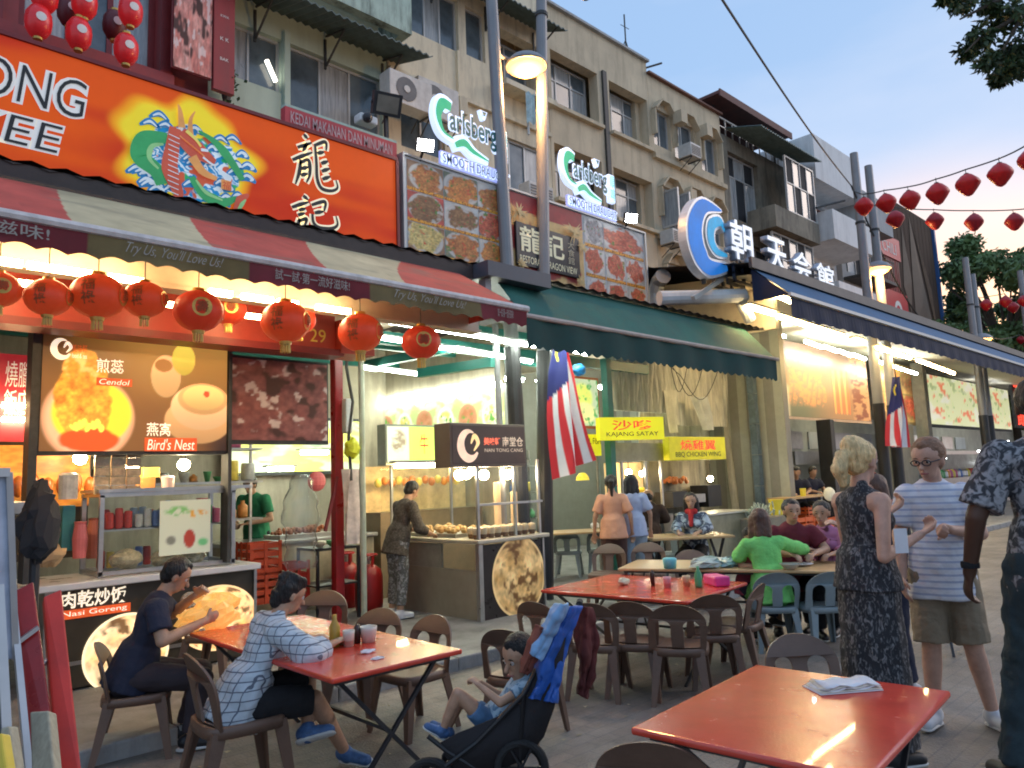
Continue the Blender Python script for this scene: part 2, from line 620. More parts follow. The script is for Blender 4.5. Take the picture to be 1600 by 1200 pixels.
m_pane2 = mat('window_glass_curtained', (.34, .36, .36), .2, var=.35, scale=3, stretch=(6, 6, .5), spec=.8)
m_wframe = mat('window_frame_alu', (.50, .51, .50), .45, metal=.3, var=.08)
m_dark = mat('dark_void', (.02, .022, .025), .8, var=.3)
m_soot = mat('blackened_metal', (.05, .052, .05), .6, var=.4, scale=8)
m_corr = mat('corrugated_green_grey', (.10, .14, .13), .6, var=.3, scale=4)
m_white = mat('white_render', (.74, .75, .74), .8, var=.08, scale=1.2, stain=.35, stain_col=(.25, .25, .25))
m_grey = mat('grey_render', (.42, .43, .43), .85, var=.1, scale=1.2, stain=.35)
m_acw = mat('air_conditioner_casing', (.55, .55, .52), .5, var=.12, scale=8, stain=.4, stain_col=(.25, .22, .18))
m_acd = mat('air_conditioner_grille', (.12, .12, .12), .5, var=.2)
m_steel = mat('stainless_steel', (.50, .49, .47), .32, metal=.85, var=.15, scale=6)
m_blackm = mat('black_metal', (.025, .025, .028), .45, var=.3)
V = 12.0
def wall_mb(u0, u1, z0, z1, v, ops, t=.3):
 mb = MB()
 zs = sorted({z0, z1} | {z for o in ops for z in (o[2], o[3]) if z0 < z < z1})
 for a, b in zip(zs, zs[1:]):
  zc = (a + b) / 2
  cut = sorted([(max(o[0], u0), min(o[1], u1)) for o in ops if o[2] < zc < o[3]])
  x = u0
  for c0, c1 in cut:
   if c0 > x + 1e-4: mb.box(x, c0, v, v + t, a, b)
   x = max(x, c1)
  if x < u1 - 1e-4: mb.box(x, u1, v, v + t, a, b)
 return mb
def win(parent, u0, u1, z0, z1, v, nu=2, nz=1, trans=0.0, frame=m_wframe, panes=(m_pane,), w=.05, label=None):
 mb = MB()
 mb.box(u0, u0 + w, v - .03, v + .04, z0, z1).box(u1 - w, u1, v - .03, v + .04, z0, z1)
 mb.box(u0 + w, u1 - w, v - .03, v + .04, z0, z0 + w).box(u0 + w, u1 - w, v - .03, v + .04, z1 - w, z1)
 ew = w * .8
 us = [u0 + w + (u1 - u0 - 2 * w) * i / nu for i in range(nu + 1)]
 zt = z1 - w - (z1 - z0) * trans
 for x in us[1:-1]: mb.box(x - ew / 2, x + ew / 2, v - .026, v + .036, z0 + w, z1 - w)
 f = None
 if trans: mb.box(u0 + w, u1 - w, v - .022, v + .032, zt - ew / 2, zt + ew / 2)
 f = mb.build('window', frame, parent)
 rows = [(z0 + w, zt), (zt, z1 - w)] if trans else [(z0 + w, z1 - w)]
 for i, (a, b) in enumerate(zip(us, us[1:])):
  for j, (c, d) in enumerate(rows):
   MB().box(a, b, v + .004 + .002 * (i % 2), v + .012 + .002 * (i % 2), c, d).build('pane', panes[(i + j) % len(panes)], f)
 return f
def corr_awning(parent, u0, u1, v0, z0, v1, z1, m, pitch=.16, amp=.025, name='awning', drop=.0):
 mb = MB()
 n = int((u1 - u0) / pitch * 4)
 top, bot = [], []
 for i in range(n + 1):
  u = u0 + (u1 - u0) * i / n
  d = amp * math.sin(i * math.pi / 2)
  top.append([(u, v0, z0 + d + .015), (u, v1, z1 + d + .015)])
  bot.append([(u, v0, z0 + d - .01), (u, v1, z1 + d - .01)])
 mb.grid(top)
 mb.grid(bot)
 nn = n + 1
 # close the low edge
 for i in range(n):
  a, b = i * 2 + 1, (i + 1) * 2 + 1
  mb.f.append((a, b, b + nn * 2, a + nn * 2))
 return mb.build(name, m, parent)
def building(label, u0, u1, z1, v, m, ops, cat='building', name='shophouse', group=None, z0=4.2, dep=9):
 b = thing(name, label, cat, ((u0 + u1) / 2, v, 0), group=group)
 wall_mb(u0, u1, z0, z1, v, ops).build('wall', m, b)
 mb = MB()
 mb.box(u0 + .01, u1 - .01, v + .9, v + dep, 3.6, z1 - .05)
 mb.box(u0, u0 + .25, v + .3, v + .9, z0, z1).box(u1 - .25, u1, v + .3, v + .9, z0, z1)
 mb.box(u0 + .25, u1 - .25, v + .3, v + .9, z1 - .2, z1)
 mb.build('side_wall', m, b)
 return b
def ac_unit(x, y, z, w=.8, h=.55, d=.35, label='', group='outdoor air conditioner units', window=False):
 t = thing('air_conditioner', label, 'air conditioner', (x, y, z), group=group)
 o = MB().box(x - w / 2, x + w / 2, y - d, y, z, z + h).build('casing', m_acw, t)
 bevel(o, .015)
 if window:
  mb = MB()
  for i in range(6): mb.box(x - w / 2 + .04, x + w / 2 - .04, y - d - .012, y - d - .001, z + .05 + i * (h - .1) / 6, z + .05 + (i + .55) * (h - .1) / 6)
  mb.build('grille', m_acd, t)
 else:
  r = min(w, h) * .38
  A = Matrix.Rotation(math.pi / 2, 3, 'X')
  MB().lathe([(r, 0), (r, .015)], (x - w * .12, y - d + .002, z + h / 2), 20, axis=A).build('fan_grille', m_acd, t)
  MB().lathe([(r * .3, 0), (r * .3, .03)], (x - w * .12, y - d + .002, z + h / 2), 12, axis=A).build('fan_hub', m_acw, t)
 mb = MB()
 mb.bar((x - w / 2 + .05, y - d, z - .03), (x - w / 2 + .05, y, z - .03), .03).bar((x + w / 2 - .05, y - d, z - .03), (x + w / 2 - .05, y, z - .03), .03)
 mb.bar((x - w / 2 + .05, y - d, z - .04), (x - w / 2 + .05, y, z - .35), .02).bar((x + w / 2 - .05, y - d, z - .04), (x + w / 2 - .05, y, z - .35), .02)
 mb.build('bracket', m_soot, t)
 return t
# --- red house at the far left
b1 = building('red painted shophouse front with lantern strings, at the far left above the orange sign', -4, 4.75, 12.5, 11.9, m_redwall,
   [(2.05, 3.95, 8.2, 11.2), (-.3, 1.6, 8.2, 11.2)])
win(b1, 2.05, 3.95, 8.2, 11.2, 12.1, 3, trans=.3, frame=m_dkred, panes=(m_pane2, m_pane, m_pane2), w=.1)
win(b1, -.3, 1.6, 8.2, 11.2, 12.1, 3, trans=.3, frame=m_dkred, panes=(m_pane,), w=.1)
for u in (1.75, 4.02): MB().box(u - .09, u + .09, 11.72, 11.897, 7.2, 12.3).build('pillar', m_dkred, b1)
MB().box(-4, 4.1, 11.60, 11.897, 7.55, 8.15).build('sill_panel', m_redwall, b1)
# vertical food banner
m_print = mat('printed_banner', attr=True, rough=.55, var=.06, scale=8)
m_backlit = mat('backlit_print', attr=True, rough=.35, var=.03, emit=.75)
m_backlit2 = mat('backlit_print_bright', attr=True, rough=.35, var=.03, emit=1.25)
def meatprint(seed, ca=(.55, .10, .07), cb=(.75, .45, .38), f=7):
 def fn(X, Y):
  n = fnoise(X + .4 * Y, Y, f, seed, 4)
  n2 = fnoise(X, Y, f * 3, seed + 4)
  C = np.array(ca) * (1 - n[..., None]) + np.array(cb) * n[..., None]
  C = C * (.45 + 1.1 * n2[..., None])
  C = mixc(C, (.85, .75, .72), sst(.62, .70, fnoise(X, Y, f * 1.5, seed + 8)) * .7)
  C = mixc(C, (.08, .03, .02), sst(.40, .30, fnoise(X, Y, f * .8, seed + 12)))
  return C
 return fn
t = thing('food_banner', 'tall sliced meat banner in a dark red frame between the red and green houses', 'banner', (4.4, 11.45, 8.2))
paint_uz('print', 4.02, 4.62, 8.22, 10.9, 11.44, meatprint(5, f=9), m_print, t)
MB().box(4.0, 4.62, 11.46, 11.50, 8.2, 10.95).build('board', m_dkred, t)
MB().box(4.64, 4.98, 11.40, 11.50, 8.05, 10.95).build('side_frame', m_redwall, t)
m_wprint = mat('white_paint_print', (.75, .74, .70), .6, var=.1)
for i, z in enumerate((8.5, 8.85, 9.25, 9.6, 9.95, 10.3)):
 text('BAK KWA'[i % 3 * 2:i % 3 * 2 + 3].strip() or 'A', 4.74, 4.88, z, z + .2, 11.395, m_wprint, t, keep=True)
# --- pale green house
b2 = building('pale green shophouse with curtained windows under a corrugated awning', 4.78, 8.42, 12.8, 12, m_green,
   [(4.95, 6.12, 8.72, 9.75), (6.25, 8.3, 8.55, 9.75)])
win(b2, 4.95, 6.12, 8.72, 9.75, 12.14, 2, panes=(m_pane2, m_pane))
win(b2, 6.25, 8.3, 8.55, 9.75, 12.14, 3, panes=(m_pane, m_pane2, m_pane))
MB().box(6.13, 6.24, 11.9, 11.997, 8.2, 9.9).build('pier', m_green, b2)
corr_awning(b2, 4.7, 8.75, 11.99, 10.25, 10.9, 9.92, m_corr)
for u in (5.6, 7.0, 8.3):
 MB().bar((u, 11.98, 9.5), (u, 11.98, 10.1), .04).bar((u, 11.95, 9.55), (u, 11.3, 9.98), .03).bar((u, 11.3, 9.98), (u, 11.95, 10.15), .03).build('awning_bracket', m_soot, b2)
o = MB().box(5.2, 8.40, 11.1, 11.3, 10.35, 11.6).build('parapet', m_mold, b2)
MB().box(8.22, 8.40, 11.3, 11.99, 10.35, 11.6).build('parapet_return', m_mold, b2)
MB().box(6.45, 8.0, 11.15, 11.3, 11.62, 12.4).build('upper_window_panel', m_pane2, b2)
o = MB().bar((5.85, 12.05, 9.28), (6.03, 12.05, 8.93), .06).build('lit_tube', lamp_mat('tube_cool_dim', (1, .93, .8), 2), b2)
# vine in the corner of the green house
mv = MB(); rr = random.Random(3)
for i in range(140):
 c = Vector((4.98 + rr.gauss(0, .09), 11.7 + rr.gauss(0, .08), 8.35 + rr.gauss(0, .16)))
 a, b = Vector((rr.uniform(-1, 1), rr.uniform(-1, 1), rr.uniform(-1, 1))).normalized() * .05, Vector((rr.uniform(-1, 1), rr.uniform(-1, 1), rr.uniform(-1, 1))).normalized() * .035
 mv.quad(c - a, c - b, c + a, c + b)
m_leaf = mat('leaf_green', (.05, .10, .035), .6, var=.4, scale=3)
tp = thing('potted_creeper', 'small dark green creeper on the ledge beside the tall food banner', 'plant', (4.98, 11.7, 8.1))
mv.build('foliage', m_leaf, tp)
MB().lathe([(.06, 8.06), (.09, 8.22)], (4.98, 11.7, 0), 10).build('pot', m_soot, tp)
# --- cream house
b3 = building('cream rendered block with an upper dark awning, behind the two beer signs', 8.45, 13.28, 15.2, 12, m_cream,
   [(8.6, 10.38, 11.15, 12.4), (10.6, 11.18, 11.2, 12.4), (11.5, 13.0, 10.8, 12.3), (8.75, 9.9, 8.5, 9.75), (11.35, 13.0, 8.3, 9.6)])
win(b3, 8.6, 10.38, 11.15, 12.4, 12.12, 4, panes=(m_pane, m_pane, m_pane2, m_pane))
win(b3, 10.6, 11.18, 11.2, 12.4, 12.12, 1, panes=(m_pane,))
win(b3, 11.5, 13.0, 10.8, 12.3, 12.5, 2, panes=(m_pane,))
win(b3, 8.75, 9.9, 8.5, 9.75, 12.12, 2, panes=(m_pane,))
win(b3, 11.35, 13.0, 8.3, 9.6, 12.12, 3, panes=(m_pane2, m_pane))
MB().box(8.45, 13.25, 11.9, 11.997, 10.0, 10.10).build('string_course', m_cream, b3)
MB().box(11.4, 13.1, 11.55, 11.997, 10.62, 10.75).build('ledge', m_cream, b3)
corr_awning(b3, 9.2, 13.1, 11.99, 12.75, 11.1, 12.35, m_corr, name='upper_awning')
for u in (9.6, 11.2, 12.8):
 MB().bar((u, 11.97, 12.0), (u, 11.97, 12.6), .04).bar((u, 11.95, 12.05), (u, 11.2, 12.36), .03).build('awning_bracket', m_soot, b3)
MB().box(10.28, 10.34, 11.93, 11.997, 10.1, 11.15).build('downpipe', m_cream, b3)
MB().box(10.2, 10.42, 11.8, 11.93, 9.62, 10.0).build('pipe_box', m_cream, b3)
MB().tube([(12.1, 11.6, 10.7), (12.1, 11.6, 9.6)], .03).build('drain_pipe', m_wframe, b3)
t = tag(MB().grid([[(11.95 + .28 * i / 6, 11.5 + .03 * math.sin(i * 1.7), 10.62 - .75 * j / 4 - .05 * (i % 2)) for i in range(7)] for j in range(5)]).build('hanging_cloth', mat('pale_teal_cloth', (.40, .55, .58), .9, var=.3, scale=9)), 'pale teal cloth hung out to dry below the upper window', 'cloth')
# beige house, two deep bays then hooded windows
bays = [(13.42, 15.28), (15.78, 17.55)]
ops = []
for u0, u1 in bays:
 ops += [(u0, u1, 10.95, 12.45), (u0, u1, 8.5, 9.95), (u0, u1, 5.9, 7.4)]
b4 = building('weathered beige block with deep square window bays and a long parapet', 13.3, 17.62, 13.65, 12, m_beige, ops)
for u0, u1 in bays:
 for z0, z1 in ((10.95, 12.45), (8.5, 9.95), (5.9, 7.4)):
  win(b4, u0, u1, z0, z1, 12.45, 3, trans=.28, panes=(m_pane2, m_pane) if z0 > 10 else (m_pane, m_pane2))
  MB().box(u0 - .06, u1 + .06, 11.86, 11.997, z0 - .1, z0 - .004).build('sill', m_beige, b4)
MB().box(15.46, 15.62, 11.93, 11.997, 4.2, 12.6).build('drain_slot', m_soot, b4)
MB().box(13.26, 17.66, 11.9, 12.3, 13.652, 13.72).build('parapet_cap', m_grey, b4)
hw = [(17.8, 18.68, 11.2, 12.35), (18.86, 19.98, 11.1, 12.35), (20.35, 21.3, 11.1, 12.35),
 (17.9, 18.85, 8.75, 10.0), (19.1, 20.08, 8.75, 10.0), (20.4, 21.3, 8.75, 10.0),
 (17.9, 18.8, 6.3, 7.7), (19.1, 20.1, 6.3, 7.7), (20.4, 21.3, 6.3, 7.7)]
b4b = building('beige block with rows of small windows under faceted hoods', 17.63, 21.62, 13.3, 12, m_beige, hw)
for i, (u0, u1, z0, z1) in enumerate(hw):
 win(b4b, u0, u1, z0, z1, 12.14, 2, panes=(m_pane2, m_pane) if i % 2 else (m_pane,))
 c = .26
 mb = MB()
 out = [(u0 - .06, z0 + .25), (u0 - .06, z1 - c + .12), (u0 + c, z1 + .2), (u1 - c, z1 + .2), (u1 + .06, z1 - c + .12), (u1 + .06, z0 + .25)]
 for k, (p, q) in enumerate(zip(out, out[1:])):
  a, b = Vector((p[0], 0, p[1])), Vector((q[0], 0, q[1]))
  n = Vector((-(b - a).z, 0, (b - a).x)).normalized() * .05
  d = .22 if 0 < k < 4 else .18
  mb.prism([a + Vector((0, 12 - d, 0)), b + Vector((0, 12 - d, 0)), b + n + Vector((0, 12 - d, 0)), a + n + Vector((0, 12 - d, 0))], (0, d - .003 - .001 * k, 0))
 mb.build('window_hood', m_beige, b4b)
MB().box(17.64, 21.6, 11.86, 11.997, 10.72, 10.86).build('ledge', m_beige, b4b)
MB().box(17.64, 21.6, 11.86, 11.997, 8.3, 8.42).build('ledge', m_beige, b4b)
MB().box(17.6, 21.66, 11.88, 12.3, 13.302, 13.36).build('parapet_cap', mat('rusty_capping', (.16, .07, .05), .7, var=.3), b4b)
for k, (x, z) in enumerate(((18.75, 12.0), (20.15, 12.0), (18.98, 9.6))):
 MB().box(x - .12, x + .2, 11.55, 11.85, z, z + .38).build('vent_box', m_beige, b4b)
ac_unit(8.25, 11.3, 8.75, 1.0, .62, label='grey outdoor air conditioner beside the black floodlight')
ac_unit(9.25, 11.7, 9.0, 1.05, .75, label='large outdoor air conditioner left of the first beer sign')
ac_unit(12.3, 11.8, 7.9, .8, .5, label='small air conditioner below the window right of the first beer sign', window=True)
for k, (x, z, l) in enumerate(((17.72, 8.05, 'window air conditioner under the leftmost hooded window'), (18.95, 7.95, 'dusty window air conditioner above the blue spiral sign, left one'),
    (20.2, 7.9, 'boxy air conditioner above the blue spiral sign, right one'), (18.95, 10.95, 'air conditioner on the upper ledge between hooded windows'))):
 ac_unit(x + .1, 11.85, z, .55, .4, .45, label=l, window=True)
# casement windows swung open on the second row
for (u, l) in ((17.95, 'left'), (18.55, 'right')):
 t = thing('open_casement', f'white framed casement swung open from the beige wall, {l} leaf of the pair', 'window', (u, 11.75, 9), group=None)
 MB().box(u, u + .03, 11.45, 11.95, 8.7, 9.7).build('pane', m_pane2, t)
 MB().box(u - .02, u + .05, 11.42, 11.45, 8.65, 9.75).box(u - .02, u + .05, 11.951, 11.99, 8.65, 9.75).box(u - .018, u + .048, 11.45, 11.951, 9.70, 9.745).box(u - .018, u + .048, 11.45, 11.951, 8.652, 8.70).build('frame', m_wframe, t)
# roof aerial
t = thing('roof_aerial', 'thin metal aerial mast standing on the beige roof edge', 'aerial', (17.1, 12.3, 13.7))
mb = MB().tube([(17.1, 12.3, 13.7), (17.1, 12.3, 15.1)], .022)
for a in (0, 2, 4): mb.tube([(17.1, 12.3, 14.3), (17.1 + .28 * math.cos(a), 12.3 + .28 * math.sin(a), 13.7)], .015, 6)
mb.tube([(16.9, 12.3, 14.7), (17.3, 12.3, 14.72)], .01, 5)
mb.build('mast', m_soot, t)
tag(MB().tube([(17.75, 12.2, 13.6), (18.3, 11.9, 13.85)], .03, 6).build('roof_pipe', m_soot), 'short dark pipe sticking out over the roof edge', 'pipe')
# --- dark old house with roof terrace
m_grime = mat('grimy_render', (.24, .22, .17), .9, var=.25, scale=1.6, bump=.3, stain=.9, stain_col=(.035, .035, .03))
b5 = building('grimy dark house with glazed balconies and a roof terrace canopy', 21.65, 26.35, 12.7, 12, m_grime, [(22.0, 24.0, 9.9, 12.2), (22.2, 26.0, 7.4, 9.2)])
win(b5, 22.0, 24.0, 9.9, 12.2, 12.2, 3, trans=.3, panes=(m_pane2, m_dark))
win(b5, 22.2, 26.0, 7.4, 9.2, 12.2, 5, trans=.3, panes=(m_pane, m_pane2, m_dark))
MB().box(23.0, 26.3, 11.0, 11.995, 9.55, 10.3).build('balcony_parapet', m_grime, b5)
win(b5, 24.05, 26.25, 10.3, 12.3, 11.05, 4, trans=.45, panes=(m_pane, m_dark))
win(b5, 23.2, 26.25, 7.7, 9.5, 11.3, 5, trans=.45, panes=(m_dark, m_pane))
MB().box(23.1, 26.28, 11.2, 11.99, 6.6, 7.65).build('balcony_parapet', m_grime, b5)
corr_awning(b5, 21.9, 26.3, 11.99, 12.95, 10.7, 12.55, mat('sea_green_sheet', (.16, .22, .20), .6, var=.3), name='green_awning')
mb = MB()
for i in range(11): mb.bar((21.6 + i * .46, 12.05, 12.7), (21.6 + i * .46, 12.05, 13.3), .035)
mb.bar((21.6, 12.05, 13.3), (26.3, 12.05, 13.3), .05).bar((21.6, 12.05, 13.0), (26.3, 12.05, 13.0), .03)
mb.build('railing', m_wframe, b5)
MB().box(21.0, 26.0, 11.6, 15.5, 13.72, 13.82).box(21.0, 26.0, 11.55, 11.6, 13.62, 13.86).build('canopy_roof', mat('dull_red_roof', (.12, .045, .04), .7, var=.3), b5)
mb = MB()
for u in (21.6, 23.8, 25.8): mb.bar((u, 12.2, 12.7), (u, 12.2, 13.72), .07).bar((u, 14.8, 12.7), (u, 14.8, 13.72), .07)
mb.build('canopy_post', m_soot, b5)
tag(MB().tube([(26.2, 11.0, 10.9), (27.3, 10.4, 11.25)], .04, 6).build('overhanging_bracket', m_soot), 'dark bracket rod jutting from the grimy balcony', 'bracket')
# --- white house with box balconies
b6 = building('white block with plain box balconies, right of the grimy house', 26.4, 30.5, 13.75, 12.2, m_white, [(26.8, 30.2, 10.9, 12.0), (26.8, 30.2, 8.4, 9.6)])
MB().box(26.45, 30.5, 11.0, 12.19, 12.1, 13.8).build('upper_slab', m_white, b6)
MB().box(26.6, 30.3, 10.6, 12.19, 9.75, 10.85).build('balcony', m_white, b6)
MB().box(26.6, 30.3, 10.6, 12.19, 7.2, 8.2).build('balcony', m_white, b6)
win(b6, 26.8, 30.2, 10.9, 12.0, 12.4, 4, frame=mat('brick_red_frame', (.30, .09, .05), .6), panes=(m_pane2, m_pane))
win(b6, 26.8, 30.2, 8.4, 9.6, 12.4, 4, panes=(m_pane,))
# --- grey house
b7 = building('grey block with a railed balcony, behind the second lamp post pair', 30.55, 33.9, 12.9, 12, m_grey, [(31.0, 33.6, 9.6, 11.0)])
MB().box(30.6, 33.8, 11.0, 11.99, 11.3, 12.7).build('upper_slab', m_grey, b7)
win(b7, 31.0, 33.6, 9.6, 11.0, 12.3, 3, panes=(m_dark, m_pane))
mb = MB()
for i in range(16): mb.bar((30.7 + i * .2, 11.1, 9.3), (30.7 + i * .2, 11.1, 10.2), .025)
mb.bar((30.65, 11.1, 10.2), (33.8, 11.1, 10.2), .04).box(30.6, 33.8, 11.0, 11.99, 9.15, 9.28)
mb.build('balcony_railing', m_soot, b7)
# --- red shop building
b8 = building('building with red slatted front and red signs, left of the brown cladding', 34.0, 36.6, 13.6, 12, m_grey, [])
m_red = mat('bright_red_paint', (.55, .03, .035), .45, var=.1)
MB().box(34.02, 36.6, 11.7, 11.99, 10.9, 11.9).build('sign_band', m_red, b8)
for i in range(12): MB().box(34.1 + i * .2, 34.2 + i * .2, 11.75, 11.99, 9.3, 10.88).build('slat', m_dkred if i % 3 else m_redwall, b8)
MB().box(34.02, 36.6, 11.6, 11.99, 7.2, 9.28).build('lower_sign', m_red, b8)
text('CHILI', 34.2, 36.3, 11.1, 11.6, 11.69, m_wprint, b8, keep=True)
text('O', 34.9, 35.8, 8.0, 8.9, 11.59, m_wprint, b8, bold=.05, keep=True)
text('com', 34.7, 36.2, 7.5, 7.8, 11.59, m_wprint, b8, keep=True)
# --- brown clad block
m_clad = mat('brown_cladding', (.105, .075, .058), .9, var=.12, scale=.8, spec=.1)
m_clad2 = mat('brown_cladding_light', (.25, .195, .15), .9, var=.12, scale=.8, spec=.1)
m_blue = mat('blue_edge_trim', (.03, .10, .28), .4)
b9 = thing('clad_building', 'tall brown clad block with folded tent shapes and a blue edge', 'building', (39.6, 12, 0))
MB().box(36.65, 42.3, 12.0, 24, 5.5, 14.1).build('wall', m_clad, b9)
for i in range(11): MB().box(36.7 + i * .51, 36.7 + i * .51 + .47, 11.93, 11.995, 6.4, 13.95).build('cladding_panel', m_clad, b9)
MB().box(42.3, 42.5, 11.8, 24, 5.5, 14.15).build('edge_trim', m_blue, b9)
def fold(pts, pk):
 mb = MB()
 P = [Vector((a, 11.9, b)) for a, b in pts]
 K = Vector((pk[0], 11.74, pk[1]))
 for i in range(len(P)): mb.quad(P[i], P[(i + 1) % len(P)], K)
 mb.build('folded_panel', m_clad2, b9)
fold([(37.3, 9.9), (38.0, 8.7), (38.4, 10.6), (37.8, 12.9)], (37.9, 10.2))
fold([(38.5, 8.3), (41.3, 7.5), (40.1, 10.5), (39.0, 13.7), (38.6, 10.4)], (39.3, 9.4))
fold([(39.3, 13.6), (41.5, 7.9), (41.2, 9.8), (40.0, 12.3)], (40.7, 10.2))
# lower far blocks down the street
for k, (u0, u1, z1, m, l) in enumerate(((43, 60, 7.0, m_grey, 'low grey block far down the street'), (60, 90, 9.0, m_beige, 'distant beige block at the end of the street'))):
 b = building(l, u0, u1, z1, 12.5, m, [(u0 + 1 + i * 2.4, u0 + 2.4 + i * 2.4, 5, 6.2) for i in range(int((u1 - u0 - 2) / 2.4))])
 for i in range(int((u1 - u0 - 2) / 2.4)): win(b, u0 + 1 + i * 2.4, u0 + 2.4 + i * 2.4, 5, 6.2, 12.7, 2)
# ================================================================== GROUND FLOOR SHELLS
m_back = mat('stall_back_wall', (.42, .36, .26), .7, var=.2, scale=1.5, stain=.5)
m_backt = mat('tiled_back_wall', (.40, .42, .36), .4, var=.1, pat=brick_pat(2.5, (.25, .25, .22), .95, bw=.5, rh=.5, msize=.012))
m_roofd = mat('dark_corrugated_roof', (.045, .035, .032), .65, var=.35, scale=6)
m_soff = mat('cream_ceiling', (.62, .55, .42), .6, var=.1)
m_greenp = mat('green_gloss_paint', (.02, .16, .13), .35, var=.15)
m_tubew = lamp_mat('tube_warm_white', (1.0, .72, .34), 40)
m_tubec = lamp_mat('tube_cool_white', (.90, 1.0, .88), 36)
m_bulb = lamp_mat('bulb_glow', (1.0, .80, .50), 60)
sh = thing('stall_row_shell', 'back and party walls of the open fronted food stalls at street level', 'building', (5, 12, 0))
MB().box(-4, 8.0, 11.6, 11.9, 0, 4.6).build('back_wall', m_back, sh)
MB().box(8.1, 14.4, 11.6, 11.9, 0, 4.6).build('back_wall', m_backt, sh)
MB().box(14.5, 60, 11.6, 11.9, 0, 5.2).build('back_wall', m_back, sh)
MB().box(8.0, 8.1, 8.5, 11.6, 0, 4.1).build('party_wall', m_back, sh)
MB().box(14.3, 14.5, 7.0, 11.6, 0, 5.2).build('party_wall', m_backt, sh)
MB().box(-4, -3.8, 6, 11.6, 0, 4.2).build('party_wall', m_back, sh)
MB().box(-4, 14.4, 11.55, 12.5, 4.2, 4.6).build('lintel', m_beige, sh)
# corrugated roof over the left and middle stalls
rf = thing('stall_roof', 'dark corrugated roof with a scalloped edge above the striped and green awnings', 'roof', (4, 7, 4))
corr_awning(rf, -4, 11.25, 5.72, 3.88, 11.6, 4.5, m_roofd, pitch=.21, amp=.014, name='roof_sheet')
MB().box(-4, 5.2, 5.9, 8.4, 3.52, 3.56).build('ceiling_board', m_soff, rf)
for v in (6.3, 7.8, 9.6, 11.2):
 MB().box(-4, 11.2, v - .04, v + .04, 3.70, 3.80).build('purlin', m_greenp if v > 7 else m_soot, rf)
# ================================================================== LEFT STALL: striped awning and its valance
m_awn = mat('striped_awning_canvas', attr=True, rough=.85, var=.12, scale=3, bump=.2, bscale=12)
aw = thing('striped_awning', 'faded red and cream striped canvas awning with lettered scalloped valance', 'awning', (1, 5, 3.2))
bt = [gp(x, y, 3.2).x for x, y in ((124, 352), (348, 394), (532, 426), (656, 448))]
tp_ = [gp(x, y, 3.74).x for x, y in ((94, 290), (300, 336), (480, 376), (628, 408))]
MB().box(-4, 5.1, 5.73, 5.75, 3.72, 3.875).build('edge_board', m_roofd, rf)
AU0, AU1 = -3.0, 4.86
RED, CRM = np.array((.50, .085, .06)), np.array((.52, .45, .27))
def awn_fn(X, Y):
 u = AU0 + X * (AU1 - AU0)
 k = np.zeros_like(u)
 for i in range(4):
  b = bt[i] * (1 - Y ** 1.6) + tp_[i] * Y ** 1.6
  k = np.where(u > b, 1 - (i % 2), k)
 bl = np.where((u < bt[0] - 1.0) & (u > bt[0] - 1.9), 1, 0)
 k = np.where(bl > 0, 1, k)
 C = RED * (1 - k[..., None]) + CRM * k[..., None]
 n = fnoise(X * 6 % 1, Y, 6, 3)
 C = C * (.75 + .5 * n[..., None])
 C = mixc(C, (.16, .15, .11), sst(.55, .85, fnoise(X, Y * .4, 22, 8)) * .45)
 return C
paint('canvas', (AU0, 4.80, 3.2), (AU1 - AU0, 0, 0), (0, .91, .54), 620, 40, awn_fn, m_awn, aw)
# under side of the canvas
MB().quad((AU0, 4.81, 3.185), (AU1, 4.81, 3.185), (AU1, 5.70, 3.71), (AU0, 5.70, 3.71)).build('lining', mat('awning_lining', (.30, .12, .08), .9), aw)
MB().quad((AU1 + .004, 4.80, 3.2), (AU1 + .004, 5.71, 3.74), (AU1 + .004, 5.71, 3.2)).build('end_panel', mat('awning_red_end', (.45, .07, .05), .85), aw)
o = MB().tube([(AU0, 4.785, 3.2), (AU1 + .02, 4.785, 3.2)], .032, 8).build('front_rail', mat('awning_rail_white', (.62, .58, .56), .6, var=.25, scale=9), aw)
vb = [gp(x, y, 3.08).x for x, y in ((116, 405), (347, 450), (533, 478), (697, 505))]
m_val = mat('valance_canvas', attr=True, rough=.9, var=.15, scale=6)
edges = [AU0] + vb + [AU1]
DRED, OLV = np.array((.16, .022, .03)), np.array((.16, .12, .05))
def val_fn(X, Y):
 u = AU0 + X * (AU1 - AU0)
 k = np.zeros_like(u)
 for i, b in enumerate(vb): k = np.where(u > b, (i + 1) % 2, k)
 return DRED * (1 - k[..., None]) + OLV * k[..., None]
nx = 600
xs = np.linspace(0, 1, nx); X, Y = np.meshgrid(xs, np.linspace(0, 1, 4))
U_ = AU0 + X * (AU1 - AU0)
bot = 3.025 + .025 * np.abs(np.sin(U_ * math.pi / .16))
Z_ = bot * (1 - Y) + 3.18 * Y
V_ = 4.775 + .02 * np.sin(U_ * 7) * (1 - Y)
me = bpy.data.meshes.new('valance')
idx = np.arange(nx * 4).reshape(4, nx)
F_ = np.stack([idx[:-1, :-1], idx[:-1, 1:], idx[1:, 1:], idx[1:, :-1]], -1).reshape(-1, 4)
me.from_pydata(np.stack([U_, V_, Z_], -1).reshape(-1, 3).tolist(), [], F_.tolist())
a = me.color_attributes.new('Col', 'FLOAT_COLOR', 'POINT')
cc = np.ones((nx * 4, 4)); cc[:, :3] = val_fn(X, Y).reshape(-1, 3)
a.data.foreach_set('color', cc.ravel())
link('valance', me, m_val, aw)
m_vtx = mat('valance_lettering', (.30, .28, .25), .8, var=.1)
